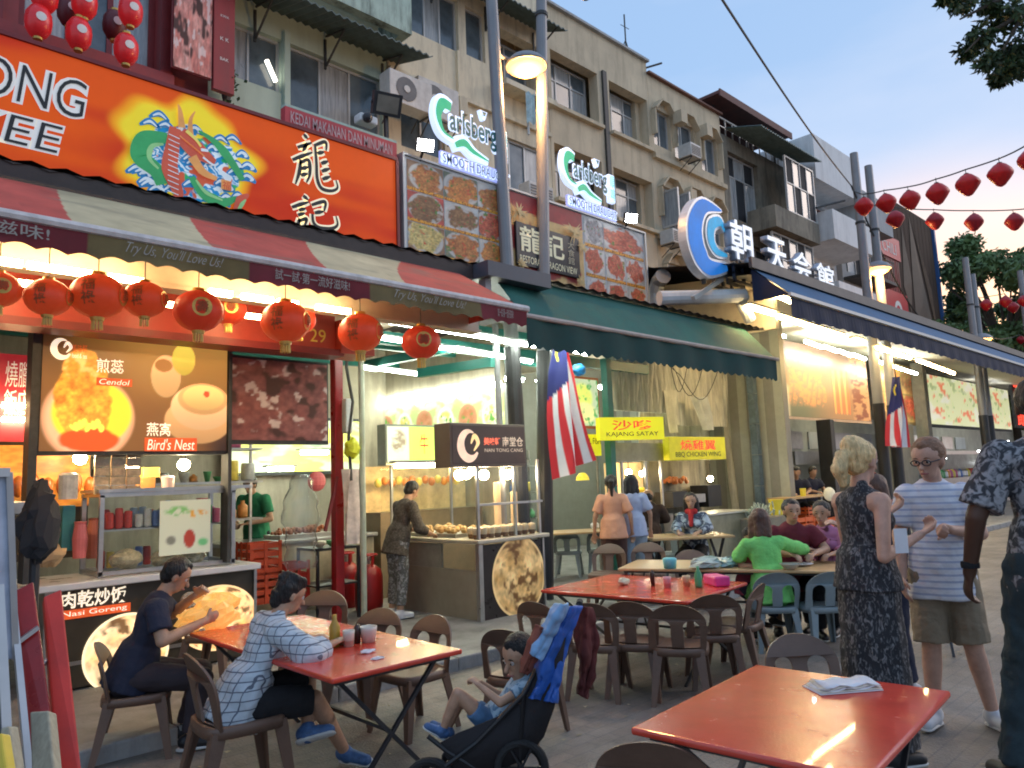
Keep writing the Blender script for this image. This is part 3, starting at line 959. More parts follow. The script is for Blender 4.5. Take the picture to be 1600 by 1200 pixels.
for i in range(5):
 a, b = edges[i], edges[i + 1]
 if i == 0: a = b - 1.55
 if i % 2 == 0:
  text('試一試·第一流好滋味!', a + .18, b - .2, 3.075, 3.155, 4.748, m_vtx, aw, bold=.005)
 else:
  text('Try Us, You\'ll Love Us!', a + .2, b - .18, 3.07, 3.16, 4.748, m_vtx, aw, shear=.6, bold=-.004)
# warm strip lights under the awning
fl = thing('strip_light_row', 'row of warm fluorescent tubes under the striped awning', 'light', (2, 5.5, 3.2))
MB().box(-3, 5.0, 5.56, 5.72, 3.12, 3.15).box(-3, 5.0, 5.60, 5.64, 3.15, 3.5).build('reflector_board', m_soff, fl)
for a, b in (((-60, 385), (42, 403)), ((48, 407), (146, 432)), ((161, 436), (208, 447)), ((318, 458), (350, 464)), ((364, 467), (408, 475)), ((412, 478), (440, 483)), ((478, 484), (533, 490))):
 p, q = gp(a[0], a[1], 3.1), gp(b[0], b[1], 3.1)
 MB().box(p.x, q.x, 5.36, 5.40, 3.07, 3.11).build('tube', m_tubew, fl)
fl = thing('rear_strip_light_row', 'short warm tubes between the round lanterns, further inside the left stall', 'light', (2, 6.4, 3.2))
for a, b in (((28, 440), (52, 446)), ((260, 473), (274, 479)), ((376, 489), (410, 499)), ((-80, 430), (-20, 437))):
 p, q = fp(a[0], a[1], 6.2), fp(b[0], b[1], 6.2)
 MB().box(p.x, q.x, 6.18, 6.22, (p.z + q.z) / 2 - .02, (p.z + q.z) / 2 + .02).build('tube', m_tubew, fl)
# red beam with the house number
bm = thing('red_fascia_beam', 'red painted steel fascia beam numbered 29, behind the round lanterns', 'beam', (2, 6.6, 3))
m_rbeam = mat('red_beam_paint', (.42, .05, .035), .45, var=.12)
MB().box(-3.5, 3.95, 6.60, 6.75, 3.0, 3.42).build('web', m_rbeam, bm)
MB().box(-3.5, 4.0, 6.52, 6.80, 2.93, 2.995).build('flange', m_dkred, bm)
MB().box(3.96, 4.35, 6.50, 6.9, 2.96, 3.30).build('end_box', m_rbeam, bm)
text('29', 3.66, 3.84, 3.06, 3.19, 6.59, mat('yellow_print', (.75, .55, .10), .5), bm, keep=True)
# big round lanterns
m_lred = mat('lantern_red_cloth', (.50, .030, .010), .5, var=.1, scale=6, emit=.14, ecol=(.9, .10, .02), bump=.1, bscale=60)
m_lred2 = mat('lantern_deep_red_cloth', (.50, .03, .012), .5, var=.12, scale=6, emit=.10, ecol=(.9, .07, .02), bump=.1, bscale=60)
m_gold = mat('gold_trim', (.60, .40, .10), .35, metal=.5, var=.2, scale=20)
m_ldark = mat('lantern_dark_print', (.22, .07, .02), .6, var=.2)
def lantern(px, py, dia, v, label, style=0, m=None, group='round lanterns along the striped awning', cap=m_gold):
 c = fp(px, py, v)
 depth = (c - CP).dot(_fw)
 r = dia * depth / F_PX / 2
 t = thing('round_lantern', label, 'lantern', tuple(c), group=group)
 prof = []
 n = 14
 for i in range(n + 1):
  a = -math.pi / 2 + math.pi * i / n
  prof.append((max(.22 * r, r * math.cos(a) * (1.02 if abs(a) < 1.2 else 1)), r * .88 * math.sin(a)))
 mb = MB()
 N2 = 48
 base = 0
 for rr_, z in prof:
  for k in range(N2):
   an = 2 * math.pi * k / N2
   q = rr_ * (1 - .03 * (1 if k % 4 == 0 else 0))
   mb.v.append((c.x + math.cos(an) * q, c.y + math.sin(an) * q, c.z + z))
 for i in range(n):
  for k in range(N2):
   a, b = i * N2 + k, i * N2 + (k + 1) % N2
   mb.f.append((a, b, b + N2, a + N2))
 mb.f.append(tuple(reversed(range(N2)))); mb.f.append(tuple(n * N2 + k for k in range(N2)))
 mb.build('shade', m or m_lred, t, True)
 MB().lathe([(.26 * r, .84 * r), (.24 * r, .97 * r)], c, 16).build('top_cap', cap, t)
 MB().lathe([(.24 * r, -.97 * r), (.26 * r, -.84 * r)], c, 16).build('bottom_cap', cap, t)
 MB().tube([c + Vector((0, 0, .95 * r)), c + Vector((0, 0, .95 * r + .22))], .004, 5).build('hanger', m_soot, t)
 mb = MB()
 for k in range(10):
  an = k * math.pi / 5
  mb.bar(c + Vector((.17 * r * math.cos(an), .17 * r * math.sin(an), -.97 * r)), c + Vector((.19 * r * math.cos(an), .19 * r * math.sin(an), -1.32 * r)), .05 * r)
 mb.build('tassel', cap, t)
 # print facing the street, wrapped on the shade
 d = (CP - c); d.z = 0
 ang = math.atan2(d.y, d.x)
 for off, st in ((style * .5 - .35, style), (style * .5 - .35 + 1.5, 1 - style)):
  dd = Vector((math.cos(ang + off), math.sin(ang + off), 0))
  X = Vector((0, 0, 1)).cross(dd)
  if st == 0:
   o = text('福\n祿', -.26 * r, .26 * r, -.5 * r, .5 * r, 0, m_ldark, t, frame=(c - BASE[t.name] * 0, X, Vector((0, 0, 1))), bold=.01, name='print')
   os = [o]
  else:
   mb = MB().lathe([(.40 * r, 0), (.40 * r, .001)], (0, 0, 0), 24)
   mb.v = [tuple(c + X * p[0] + Vector((0, 0, 1)) * p[1] + dd * 0) for p in mb.v]
   o1 = mb.build('print', m_gold, t)
   o = text('壽', -.24 * r, .24 * r, -.24 * r, .24 * r, .002, m_ldark, t, frame=(c, X, Vector((0, 0, 1))), bold=.01, name='print')
   os = [o1, o]
  for q, o in enumerate(os):
   for vt in o.data.vertices:
    p = vt.co.copy()          # local to the thing, centre at 0
    s_, h = p.dot(X), p.z
    aa = max(-.9, min(.9, h / (.88 * r)))
    rad = r * 1.03 * math.sqrt(max(.02, 1 - aa * aa)) + .003 + .003 * q + (.002 if o.data.name.startswith('lett') else 0)
    ph = s_ / max(rad, .01)
    pd = dd * math.cos(ph) + X * math.sin(ph)
    vt.co = pd * rad + Vector((0, 0, h))
 return t
LV = 5.16
L_ = [(-2, 452, 62, 'round orange lantern cut off at the left edge of the picture, under the awning', 1),
 (75, 465, 66, 'round orange lantern second from the left, above the left end of the dessert light box', 0),
 (153, 463, 80, 'largest round orange lantern, above the middle of the dessert light box', 0),
 (226, 468, 64, 'smaller round orange lantern with a glowing right side, fourth from the left', 0),
 (310, 486, 74, 'deep red round lantern with a gold disc, in front of a smaller one', 1),
 (446, 503, 74, 'round red lantern just left of the number 29 on the beam', 0),
 (563, 520, 68, 'round orange lantern hanging at the right end of the red beam', 0),
 (658, 535, 60, 'round red lantern with a disc print, last on the right, clear of the beam', 1)]
for i, (x, y, d, l, s_) in enumerate(L_):
 lantern(x, y, d, LV, l, s_, m_lred2 if i in (4, 7) else m_lred)
lantern(357, 484, 54, 5.9, 'small orange lantern half hidden behind the deep red one with a gold disc', 1, m_lred)
lantern(468, 500, 50, 5.8, 'orange lantern peeping out behind the one left of number 29', 1, m_lred)
# ================================================================== BIG ORANGE SIGN
V7 = 7.0
sg = thing('orange_shop_sign', 'huge glossy orange shop sign with a dragon emblem on a yellow glow', 'sign', (2, V7, 4.2))
def orange_fn(X, Y):
 u, z = -1.6 + X * 6.6, 4.05 + Y * 1.37
 C = np.ones(X.shape + (3,)) * np.array((.85, .12, .010))
 n = fnoise(X, Y, 3, 21)
 C = mixc(C, (.55, .02, .012), sst(.45, .72, n) * .8)
 C = mixc(C, (.55, .04, .015), sst(.0, 1.2, Y) * .35)
 # yellow halo
 th = np.arctan2((z - 4.82) / .50, (u - 2.62) / .60)
 r = np.sqrt(((z - 4.82) / .50) ** 2 + ((u - 2.62) / .60) ** 2)
 r = r / (1 + .10 * np.sin(th * 5 + 1) + .06 * np.sin(th * 9))
 C = mixc(C, (.95, .40, .02), sst(1.20, 1.02, r))
 C = mixc(C, (.92, .72, .04), sst(1.06, .92, r))
 return C
paint_uz('face', -1.6, 5.0, 4.05, 5.42, V7 - .012, orange_fn, mat('orange_sign_face', attr=True, rough=.55, var=.03, emit=.22, spec=.15), sg, res=.02, nmax=330)
MB().box(-1.6, 5.0, V7, V7 + .14, 4.05, 5.42).build('box', m_dkred, sg)
def swirl_fn(X, Y):
 u, z = 2.12 + X * 1.04, 4.32 + Y * .88
 C = orange_fn((u + 1.6) / 6.6, (z - 4.05) / 1.37)
 n = fnoise(X, Y, 6, 31); th = np.sin(34 * (X + .5 * n) + 9 * np.sin(Y * 9 + 6 * n)) * np.sin(26 * (Y + .4 * n))
 r = np.sqrt(((X - .5) / .46) ** 2 + ((Y - .46) / .44) ** 2) + (fnoise(X, Y, 7, 37) - .5) * .7
 k = sst(1.0, .94, r)
 P = mixc(np.ones(X.shape + (3,)) * np.array((.02, .26, .55)), (.70, .82, .88), sst(-.05, .12, th))
 P = mixc(P, (.03, .40, .16), sst(.56, .60, fnoise(X, Y, 5, 41)))
 P = mixc(P, (.62, .12, .06), sst(.62, .65, fnoise(X, Y, 6, 43)))
 return C * (1 - k[..., None]) + P * k[..., None]
paint_uz('emblem_ground', 2.12, 3.16, 4.32, 5.20, V7 - .0135, swirl_fn, mat('orange_sign_face', attr=True, rough=.55, var=.03, emit=.22, spec=.15), sg, res=.006, nmax=180)
MB().box(-1.6, 5.03, V7 - .03, V7 + .14, 5.424, 5.46).box(5.003, 5.04, V7 - .03, V7 + .14, 4.05, 5.42).build('edge_strip', m_dkred, sg)
m_black = mat('black_print', (.02, .02, .02), .5, var=0)
m_wpr = mat('white_print', (.85, .84, .80), .5, var=0, emit=.15)
def outlined(s, a, b, z0, z1, v, parent, shear=0.0, bold=0.03, m1=None, m2=None, grow=.05):
 text(s, a - grow * .25, b + grow * .25, z0 - grow * .25, z1 + grow * .25, v - .004, m1 or m_wpr, parent, bold=bold + grow, shear=shear, name='letter_outline')
 text(s, a, b, z0, z1, v - .010, m2 or m_black, parent, bold=bold, shear=shear, name='lettering')
a0, a1, b0, b1_ = rect(-95, 80, 133, 195, V7)
outlined('LOONG', .45, 1.73, 4.88, 5.22, V7 - .012, sg, bold=-.012, grow=.075, shear=.15)
outlined('KEE', .86, 1.56, 4.52, 4.76, V7 - .012, sg, bold=-.012, grow=.075, shear=.15)
# dragon emblem as painted relief strips
DU, DZ = 2.62, 4.80
def curve(pts, n=60):
 P = [Vector((p[0], p[1], 0)) for p in pts]
 out = []
 for i in range(len(P) - 1):
  p0, p1, p2, p3 = P[max(i - 1, 0)], P[i], P[i + 1], P[min(i + 2, len(P) - 1)]
  for k in range(n // (len(P) - 1)):
   t = k / (n // (len(P) - 1))
   out.append(0.5 * ((2 * p1) + (-p0 + p2) * t + (2 * p0 - 5 * p1 + 4 * p2 - p3) * t * t + (-p0 + 3 * p1 - 3 * p2 + p3) * t ** 3))
 out.append(P[-1])
 return out
def ribbon(pts, w0, w1, lay, m, name='emblem_stroke', wm=None):
 c = curve(pts)
 mb = MB()
 n = len(c)
 L_, R_ = [], []
 for i, p in enumerate(c):
  d = (c[min(i + 1, n - 1)] - c[max(i - 1, 0)]).normalized()
  q = Vector((-d.y, d.x, 0))
  t = i / (n - 1)
  w = (w0 + (w1 - w0) * t) if wm is None else (w0 + (wm - w0) * t * 2 if t < .5 else wm + (w1 - wm) * (t - .5) * 2)
  L_.append((DU + p.x + q.x * w, V7 - .014 - lay * .0015, DZ + p.y + q.y * w))
  R_.append((DU + p.x - q.x * w, V7 - .014 - lay * .0015, DZ + p.y - q.y * w))
 mb.grid([L_, R_])
 return mb.build(name, m, sg)
e_red = mat('emblem_red', (.62, .10, .05), .5, emit=.15); e_org = mat('emblem_orange', (.80, .36, .10), .5, emit=.15)
e_grn = mat('emblem_green', (.04, .38, .12), .5, emit=.15); e_lgr = mat('emblem_light_green', (.30, .62, .25), .5, emit=.15)
e_blu = mat('emblem_blue', (.02, .22, .50), .5, emit=.15); e_wht = mat('emblem_white', (.72, .82, .86), .5, emit=.15); e_yel = mat('emblem_yellow', (.85, .70, .15), .5, emit=.15)
rr = random.Random(11)
for k in range(46):                        # blue and white wave scrolls
 x = rr.uniform(-.45, .62); y = rr.uniform(-.42, .28)
 if (x / .62) ** 2 + ((y + .05) / .42) ** 2 > 1 or (x < -.05 and y > -.25 and x > -.38): continue
 s_ = rr.uniform(.035, .07)
 ribbon([(x - s_ * 1.6, y - s_ * .4), (x, y + s_ * .5), (x + s_ * 1.6, y - s_ * .2)], .012, .012, 1 + k % 3, e_blu, wm=.05)
 ribbon([(x - s_ * 1.3, y - s_ * .2), (x - s_ * .2, y + s_ * .75), (x + s_ * .9, y + s_ * .3), (x + s_ * .4, y - s_ * .1)], .006, .008, 5 + k % 3, e_wht, wm=.018)
for (x, y) in ((-.28, .30), (-.36, .20), (-.22, .22), (.42, .28), (.30, .24), (-.42, -.28), (-.30, -.36)):
 ribbon([(x - .09, y - .02), (x, y + .04), (x + .09, y - .01)], .01, .01, 4, e_blu, wm=.035)
 ribbon([(x - .06, y), (x, y + .035), (x + .06, y)], .005, .005, 8, e_wht, wm=.014)
ribbon([(-.20, .12), (-.40, .06), (-.44, -.12), (-.30, -.22), (-.24, -.34)], .05, .06, 9, e_grn, wm=.085)
ribbon([(-.24, .05), (-.34, .0), (-.36, -.12), (-.28, -.2)], .01, .01, 10, e_lgr, wm=.025)
ribbon([(.02, -.20), (.14, -.34), (.32, -.38), (.46, -.30)], .03, .02, 9, e_grn, wm=.06)
ribbon([(.08, .28), (.26, .20), (.40, .06), (.52, -.10)], .01, .03, 9, e_grn, wm=.05)
ribbon([(.06, -.22), (.16, -.32), (.32, -.36)], .008, .008, 11, e_lgr, wm=.02)
ribbon([(-.14, .24), (-.16, .05), (-.18, -.18), (-.10, -.40), (-.16, -.46)], .05, .02, 12, e_red, wm=.075)
for k in range(12): ribbon([(-.20, .16 - k * .05), (-.10, .14 - k * .05)], .004, .004, 16, e_wht)
ribbon([(-.10, .20), (.02, .10), (.12, .05), (.24, .00)], .08, .03, 13, e_red, wm=.10)
ribbon([(.02, .0), (.12, -.12), (.26, -.16)], .05, .02, 14, e_org, wm=.04)
ribbon([(-.08, .26), (-.10, .42), (-.12, .48)], .035, .004, 15, e_org)
ribbon([(.0, .22), (.0, .36), (.04, .46)], .03, .004, 15, e_org)
ribbon([(-.04, .24), (.05, .18), (.10, .12)], .02, .01, 17, e_yel)
ribbon([(.10, .09), (.17, .10)], .014, .014, 18, e_wht)
ribbon([(.12, .02), (.22, -.03), (.27, .0)], .01, .01, 18, e_wht)
for k in range(6): ribbon([(-.1 + k * .035, .17 - k * .02), (-.04 + k * .035, .13 - k * .02)], .005, .005, 19, e_org)
ribbon([(.28, -.06), (.36, -.12), (.40, -.14)], .01, .03, 15, e_wht, wm=.04)
ribbon([(.30, -.20), (.40, -.20)], .05, .05, 16, e_org)
text('福', DU + .31, DU + .40, DZ - .25, DZ - .16, V7 - .045, e_red, sg)
ribbon([(.44, -.46), (.50, -.32), (.58, -.24)], .02, .01, 15, e_red, wm=.05)
ribbon([(.46, -.46), (.51, -.36), (.55, -.30)], .012, .006, 16, e_lgr, wm=.02)
st = thing('thin_red_sign', 'long thin red sign with faded white capitals on top of the orange sign', 'sign', (4.2, 7.05, 5.5))
MB().box(3.62, 5.05, 7.02, 7.12, 5.463, 5.66).build('board', mat('pinkish_red_board', (.52, .06, .07), .6), st)
text('KEDAI MAKANAN DAN MINUMAN', 3.68, 4.98, 5.49, 5.62, 7.012, mat('faded_print', (.55, .38, .38), .7), st, bold=.01)
MB().box(3.62, 5.05, 7.02, 7.12, 5.662, 5.69).build('top_strip', m_green, st)
# black floodlight
t = thing('floodlight', 'large black unlit floodlight on a bracket above the end of the orange sign', 'floodlight', (5.0, 7.1, 5.75))
c = fp(604, 163, 7.0)
d = Vector((-.25, -.85, -.45)).normalized(); X = d.cross(Vector((0, 0, 1))).normalized(); Z = X.cross(d)
MB().obox(c, X, Z, d, .17, .13, .05).build('housing', m_blackm, t)
MB().obox(c + d * .055, X, Z, d, .13, .095, .004).build('lens', mat('floodlight_lens', (.22, .20, .16), .2, var=.2), t)
MB().bar(c - d * .05, (5.0, 7.15, 5.4), .04).bar(c - X * .18 - d * .02, c + X * .18 - d * .02, .03).build('bracket', m_blackm, t)
t = thing('camera_housing', 'small white box shaped device with a black dome on the end of the orange sign', 'camera', (4.75, 7.1, 5.7))
c = fp(575, 183, 7.0)
bevel(MB().box(c.x - .10, c.x + .14, 7.0, 7.15, c.z - .06, c.z + .04).build('housing', mat('white_plastic', (.7, .7, .68), .4), t), .02)
MB().ball((c.x - .02, 6.98, c.z - .02), .06, 12, 8).build('dome', m_blackm, t)
# ================================================================== MENU SIGN OVER THE MIDDLE STALLS
ms = thing('menu_sign_board', 'wide printed menu sign of seafood dishes with a black name panel', 'sign', (7.5, V7, 4.5))
MB().box(5.13, 9.9, V7, V7 + .12, 4.05, 5.53).build('board', m_white, ms)
MB().box(5.10, 5.128, V7 - .03, V7 + .12, 4.05, 5.56).box(5.128, 9.9, V7 - .03, V7 + .12, 5.532, 5.56).box(9.9, 9.93, V7 - .03, V7 + .12, 4.05, 5.56).build('frame', m_wframe, ms)
bgs = [(.35, .22, .14), (.20, .25, .18), (.62, .60, .55), (.55, .12, .10), (.60, .62, .6), (.2, .2, .2)]
k = 0
for r_ in range(4):
 for c_ in range(3):
  u0 = 5.17 + c_ * .565; z1 = 5.50 - r_ * .385
  if z1 - .37 < 4.0: continue
  paint_uz('menu_picture', u0, u0 + .555, z1 - .375, z1, V7 - .006, dish(40 + k, bg=bgs[k % 6], plate=(.62, .60, .56)), m_print, ms, res=.011)
  k += 1
def mid_fn(X, Y):
 C = np.ones(X.shape + (3,)) * np.array((.36, .035, .035))
 b = fnoise(X, Y, 6, 77)
 C = mixc(C, (.75, .50, .20), sst(.45, .6, b + (np.abs(Y - .95) < .12) * -.3 + (Y < .2) * .3 + (np.abs(X - .5) > .38) * .12 * 1 + (np.abs(Y - .74) < .07) * .35))
 C = C * (.75 + .5 * fnoise(X, Y, 20, 78)[..., None])
 return C
paint_uz('centre_print', 6.87, 8.36, 4.12, 5.52, V7 - .006, mid_fn, m_print, ms, res=.014)
m_npan = mat('name_panel_black', (.018, .018, .022), .35)
bevel(MB().box(6.93, 8.22, V7 - .05, V7 - .012, 4.50, 5.10).build('name_panel', m_npan, ms), .008)
m_cream_t = mat('cream_letters', (.78, .74, .50), .5, var=0, emit=.1)
text('龍記', 6.99, 7.88, 4.70, 5.06, V7 - .056, m_cream_t, ms, bold=.018)
text('RESTORAN DRAGON VIEW', 6.98, 8.14, 4.54, 4.64, V7 - .056, m_cream_t, ms, bold=.004)
text('大\n食\n館', 7.96, 8.10, 4.68, 5.02, V7 - .056, mat('tan_letters', (.58, .52, .36), .5, var=0), ms)
# gold dragon flourishes round the panel
mb = MB(); rr = random.Random(5)
for cx, cz, s_ in ((6.98, 5.22, .16), (8.10, 5.18, .22), (8.28, 4.98, .12), (7.0, 4.5, .10), (8.2, 4.46, .12)):
 for j in range(22):
  a = rr.uniform(0, 6.28); l = s_ * rr.uniform(.5, 1.25); w = .015 + .02 * rr.random()
  p = Vector((cx, V7 - .06 - .001 * j, cz)); q = p + Vector((math.cos(a) * l, 0, math.sin(a) * l * .8))
  n = Vector((-math.sin(a), 0, math.cos(a))) * w
  mb.quad(p - n, q, p + n)
mb.build('gold_flourish', mat('gold_print', (.68, .50, .22), .5, var=.25, scale=15), ms)['kind'] = 'stuff'
k = 70
for r_, row in enumerate((((8.40, 8.84, 'bw'), (8.86, 9.86, 'w')), ((8.40, 8.86, 'w'), (8.88, 9.36, 'w'), (9.38, 9.86, 'w')), ((8.40, 8.86, 'w'), (8.88, 9.36, 'w'), (9.38, 9.86, 'w')))):
 z1 = 5.50 - r_ * .46
 for u0, u1, st_ in row:
  fn = dish(k, bg=(.60, .60, .58) if st_ == 'w' else (.5, .5, .5), plate=(.72, .70, .68), food=((.45, .05, .03), (.72, .30, .18)) if st_ == 'w' else ((.06, .06, .06), (.6, .6, .62)))
  paint_uz('menu_picture', u0, u1, z1 - .45, z1, V7 - .006, fn, m_print, ms, res=.011)
  k += 1
# lit beer signs on frames
m_signblue = lamp_mat('sign_white_glow', (.66, .78, 1.0), .62)
m_signedge = mat('sign_edge_blue', (.30, .36, .60), .4, emit=.5, ecol=(.35, .4, .9))
m_bgreen = mat('beer_sign_green', (.0, .36, .17), .4, emit=.35, ecol=(0, .5, .25))
m_dteal = mat('beer_sign_teal_letters', (.0, .15, .16), .4, var=0)
def ribbon_uz(pts, w, v, m, parent, name='swoosh', d=0.0):
 c = curve(pts, 40); n = len(c); A, B = [], []
 for i, p in enumerate(c):
  q = (c[min(i + 1, n - 1)] - c[max(i - 1, 0)]).normalized(); q = Vector((-q.y, q.x, 0))
  t = i / (n - 1)
  ww = np.interp(t, [k / (len(w) - 1) for k in range(len(w))], w)
  A.append((p.x + q.x * ww, v, p.y + q.y * ww)); B.append((p.x - q.x * ww, v, p.y - q.y * ww))
 mb = MB()
 if d:
  A2, B2 = [(a[0], v + d, a[2]) for a in A], [(a[0], v + d, a[2]) for a in B]
  mb.grid([A, B, B2, A2, A])
  mb.quad(A[0], B[0], B2[0], A2[0]); mb.quad(A[-1], A2[-1], B2[-1], B[-1])
 else: mb.grid([A, B])
 return mb.build(name, m, parent)
BR = dict(l=[[(1182, 527), (1198, 545)], [(1158, 578), (1185, 571), (1213, 560)], [(1196, 562), (1178, 594)], [(1138, 627), (1175, 613), (1216, 598)], [(1170, 625), (1166, 670), (1150, 722)],
 [(1165, 642), (1200, 628), (1206, 680), (1193, 716)], [(1172, 662), (1200, 655)], [(1170, 687), (1198, 681)], [(1222, 572), (1266, 558), (1270, 592)], [(1235, 602), (1262, 596)],
 [(1227, 575), (1232, 640), (1235, 700), (1252, 738), (1290, 748), (1314, 736), (1308, 706)], [(1250, 642), (1277, 632)], [(1252, 672), (1284, 661)], [(1255, 703), (1286, 692)]],
 k=[[(1180, 766), (1200, 784)], [(1136, 812), (1170, 801), (1202, 791)], [(1163, 824), (1190, 816)], [(1160, 843), (1186, 834)], [(1166, 855), (1160, 880), (1148, 903)], [(1162, 867), (1192, 858), (1184, 888)],
 [(1213, 803), (1264, 791), (1262, 828)], [(1225, 834), (1260, 828)], [(1216, 838), (1221, 872), (1245, 892), (1290, 895), (1314, 880), (1308, 846)]])
for st_ in BR['l'] + BR['k']:
 pts = [(fp(x / 2.5, y / 2.5, V7).x, fp(x / 2.5, y / 2.5, V7).z) for x, y in st_]
 ribbon_uz(pts, [.034, .042, .034], V7 - .018, mat('cream_print_edge', (.90, .80, .55), .5, var=0, emit=.35), sg, 'letter_outline')
 ribbon_uz(pts, [.015, .022, .008], V7 - .024, m_black, sg, 'brush_stroke')
def beer_sign(u, z, s, label, full=True):
 t = thing('beer_sign', label, 'sign', (u, 7.2, z - .7), group='lit beer signs above the menu board')
 v = 6.95
 P = lambda a, b: (u + a * s, z + b * s)
 cpts = [P(.27, .24), P(.10, .27), P(.02, .05), P(.10, -.17), P(.30, -.24)]
 ribbon_uz(cpts, [.075 * s, .09 * s, .06 * s, .042 * s, .035 * s], v, m_signblue, t, 'letter_back', d=.09)
 ribbon_uz([P(.26, .22), P(.12, .23), P(.045, .05), P(.12, -.15), P(.29, -.21)], [.06 * s, .075 * s, .045 * s, .022 * s, .008 * s], v - .006, m_bgreen, t, 'capital')
 text('arlsberg', u + .20 * s, u + 1.10 * s, z - .22 * s, z + .24 * s, v + .0, m_signblue, t, bold=.045, name='letter_back')
 text('arlsberg', u + .23 * s, u + 1.07 * s, z - .19 * s, z + .20 * s, v - .008, m_dteal, t, bold=.02, name='lettering')
 ribbon_uz([P(.30, -.28), P(.48, -.20), P(.66, -.30), P(.92, -.36)], [.09 * s, .10 * s, .08 * s, .05 * s], v + .01, m_signblue, t, 'swoosh_back', d=.08)
 ribbon_uz([P(.32, -.29), P(.48, -.215), P(.64, -.29), P(.92, -.355)], [.035 * s, .055 * s, .035 * s, .006 * s], v - .004, m_bgreen, t, 'swoosh')
 cr = P(.86, .30)
 ribbon_uz([(cr[0], cr[1] - .06 * s), (cr[0], cr[1] + .07 * s)], [.02 * s, .075 * s], v + .01, m_signblue, t, 'crown_back', d=.06)
 ribbon_uz([(cr[0], cr[1] - .01 * s), (cr[0], cr[1] + .05 * s)], [.01 * s, .04 * s], v - .002, m_dteal, t, 'crown')
 text('SMOOTH DRAUGHT', u + .06 * s, u + 1.32 * s, z - .60 * s, z - .44 * s, v + .0, m_signblue, t, bold=.06, name='letter_back')
 text('SMOOTH DRAUGHT', u + .10 * s, u + 1.29 * s, z - .585 * s, z - .455 * s, v - .008, mat('beer_sign_grey_blue', (.04, .12, .26), .4, var=0), t, bold=.004)
 MB().box(u + .08 * s, u + 1.3 * s, v + .012, v + .06, z - .62 * s, z - .42 * s).build('strap_box', m_signedge, t)
 bevel(MB().box(u + 1.14 * s, u + 1.30 * s, v + .0, v + .08, z - .30 * s, z + .20 * s).build('letter_back', m_signblue, t), .02)
 text('順\n啤', u + 1.155 * s, u + 1.285 * s, z - .27 * s, z + .17 * s, v - .006, mat('beer_sign_cyan', (.15, .55, .62), .4, var=0, emit=.5), t, bold=.01)
 mb = MB()
 for a in (.2, .55, 1.05):
  mb.bar((u + a * s, v + .08, z - .62 * s), (u + a * s + .06, v + .2, 5.5), .03)
 mb.bar((u + .1 * s, v + .1, z + .05 * s), (u + 1.3 * s, v + .1, z + .05 * s), .03)
 mb.build('frame', m_blackm, t)
 return t
beer_sign(5.60, 6.14, .95, 'larger lit beer sign, left of the lamp post, half behind it')
beer_sign(7.96, 6.13, .92, 'lit beer sign right of the lamp posts, with two characters beside it')
# white floodlights that are on
m_flood = lamp_mat('flood_on', (1.0, .98, .95), 30)
def spot_on(px, py, v, label):
 c = fp(px, py, v)
 t = thing('lit_floodlight', label, 'floodlight', tuple(c))
 d = Vector((-.35, -.8, -.35)).normalized(); X = d.cross(Vector((0, 0, 1))).normalized(); Z = X.cross(d)
 MB().obox(c, X, Z, d, .11, .08, .03).build('housing', m_blackm, t)
 MB().obox(c + d * .035, X, Z, d, .095, .065, .004).build('lens', m_flood, t)
 MB().bar(c, (c.x + .05, c.y + .2, 5.5), .025).build('stem', m_blackm, t)
spot_on(664, 227, 6.85, 'blazing white floodlight at the left end of the first beer sign')
spot_on(985, 341, 6.85, 'blazing white floodlight right of the second beer sign')
# rounded vent by the menu board
t = thing('vent_duct', 'rounded silver vent duct at the right end of the menu board', 'duct', (10.2, 7, 4.2))
MB().tube([(10.25, 7.1, 4.1), (10.25, 7.1, 4.6), (10.22, 6.98, 4.78), (10.1, 6.8, 4.82)], .13, 12).build('duct', m_wframe, t)
# ================================================================== LAMP POSTS
m_post = mat('grey_post_paint', (.27, .27, .275), .45, metal=.2, var=.1, scale=3)
m_postb = mat('black_post_paint', (.022, .022, .024), .45, var=.2)
m_lampglow = lamp_mat('street_lamp_glow', (1.0, .50, .12), 2.4)
def lamp_pair(u1, u2, v, h1, h2, lz, label, group='pairs of lamp posts along the kerb', top_black=3.35, r=.095, dx=(0, 0)):
 t = thing('lamp_post', label, 'lamp post', ((u1 + u2) / 2, v, .1), group=group)
 for u, h, k in ((u1, h1, dx[0]), (u2, h2, dx[1])):
  at = lambda z: (u + (z - lz) * k, v, z)
  MB().tube([at(top_black), at(h)], [r, r * .8], 14).build('pole', m_post, t)
  MB().tube([at(.1), at(top_black)], r * 1.12, 14).build('pole_base', m_postb, t)
  MB().tube([at(lz + 1), at(lz + 1.05)], r * 1.02, 14).build('collar', m_soot, t)
 c = Vector(((u1 + u2) / 2 + .02, v - .12, lz))
 prof = [(.02, .17), (.12, .155), (.22, .10), (.29, .02), (.30, -.015), (.27, -.02)]
 MB().lathe(prof[::-1], c, 20).build('lamp_hood', m_post, t, True)
 MB().lathe([(.02, -.13), (.14, -.115), (.23, -.06), (.262, -.022)], c, 20).build('lamp_glass', m_lampglow, t, True)
 MB().tube([(u1, v, lz + .06), (u2, v, lz + .06)], .03, 8).build('cross_arm', m_post, t)
 ld = bpy.data.lights.new('street_lamp_light', 'POINT'); ld.energy = 170; ld.color = (1, .52, .18); ld.shadow_soft_size = .2
 lo = bpy.data.objects.new('street_lamp_light', ld); lo.location = c + Vector((0, -.02, -.25)); COL.objects.link(lo); lo.parent = t; lo.matrix_parent_inverse = Matrix.Translation(t.location).inverted()
 return t
PV = 6.95
pa, pb, pc = fp(774, 108, PV), fp(846, 108, PV), fp(812, 108, PV)
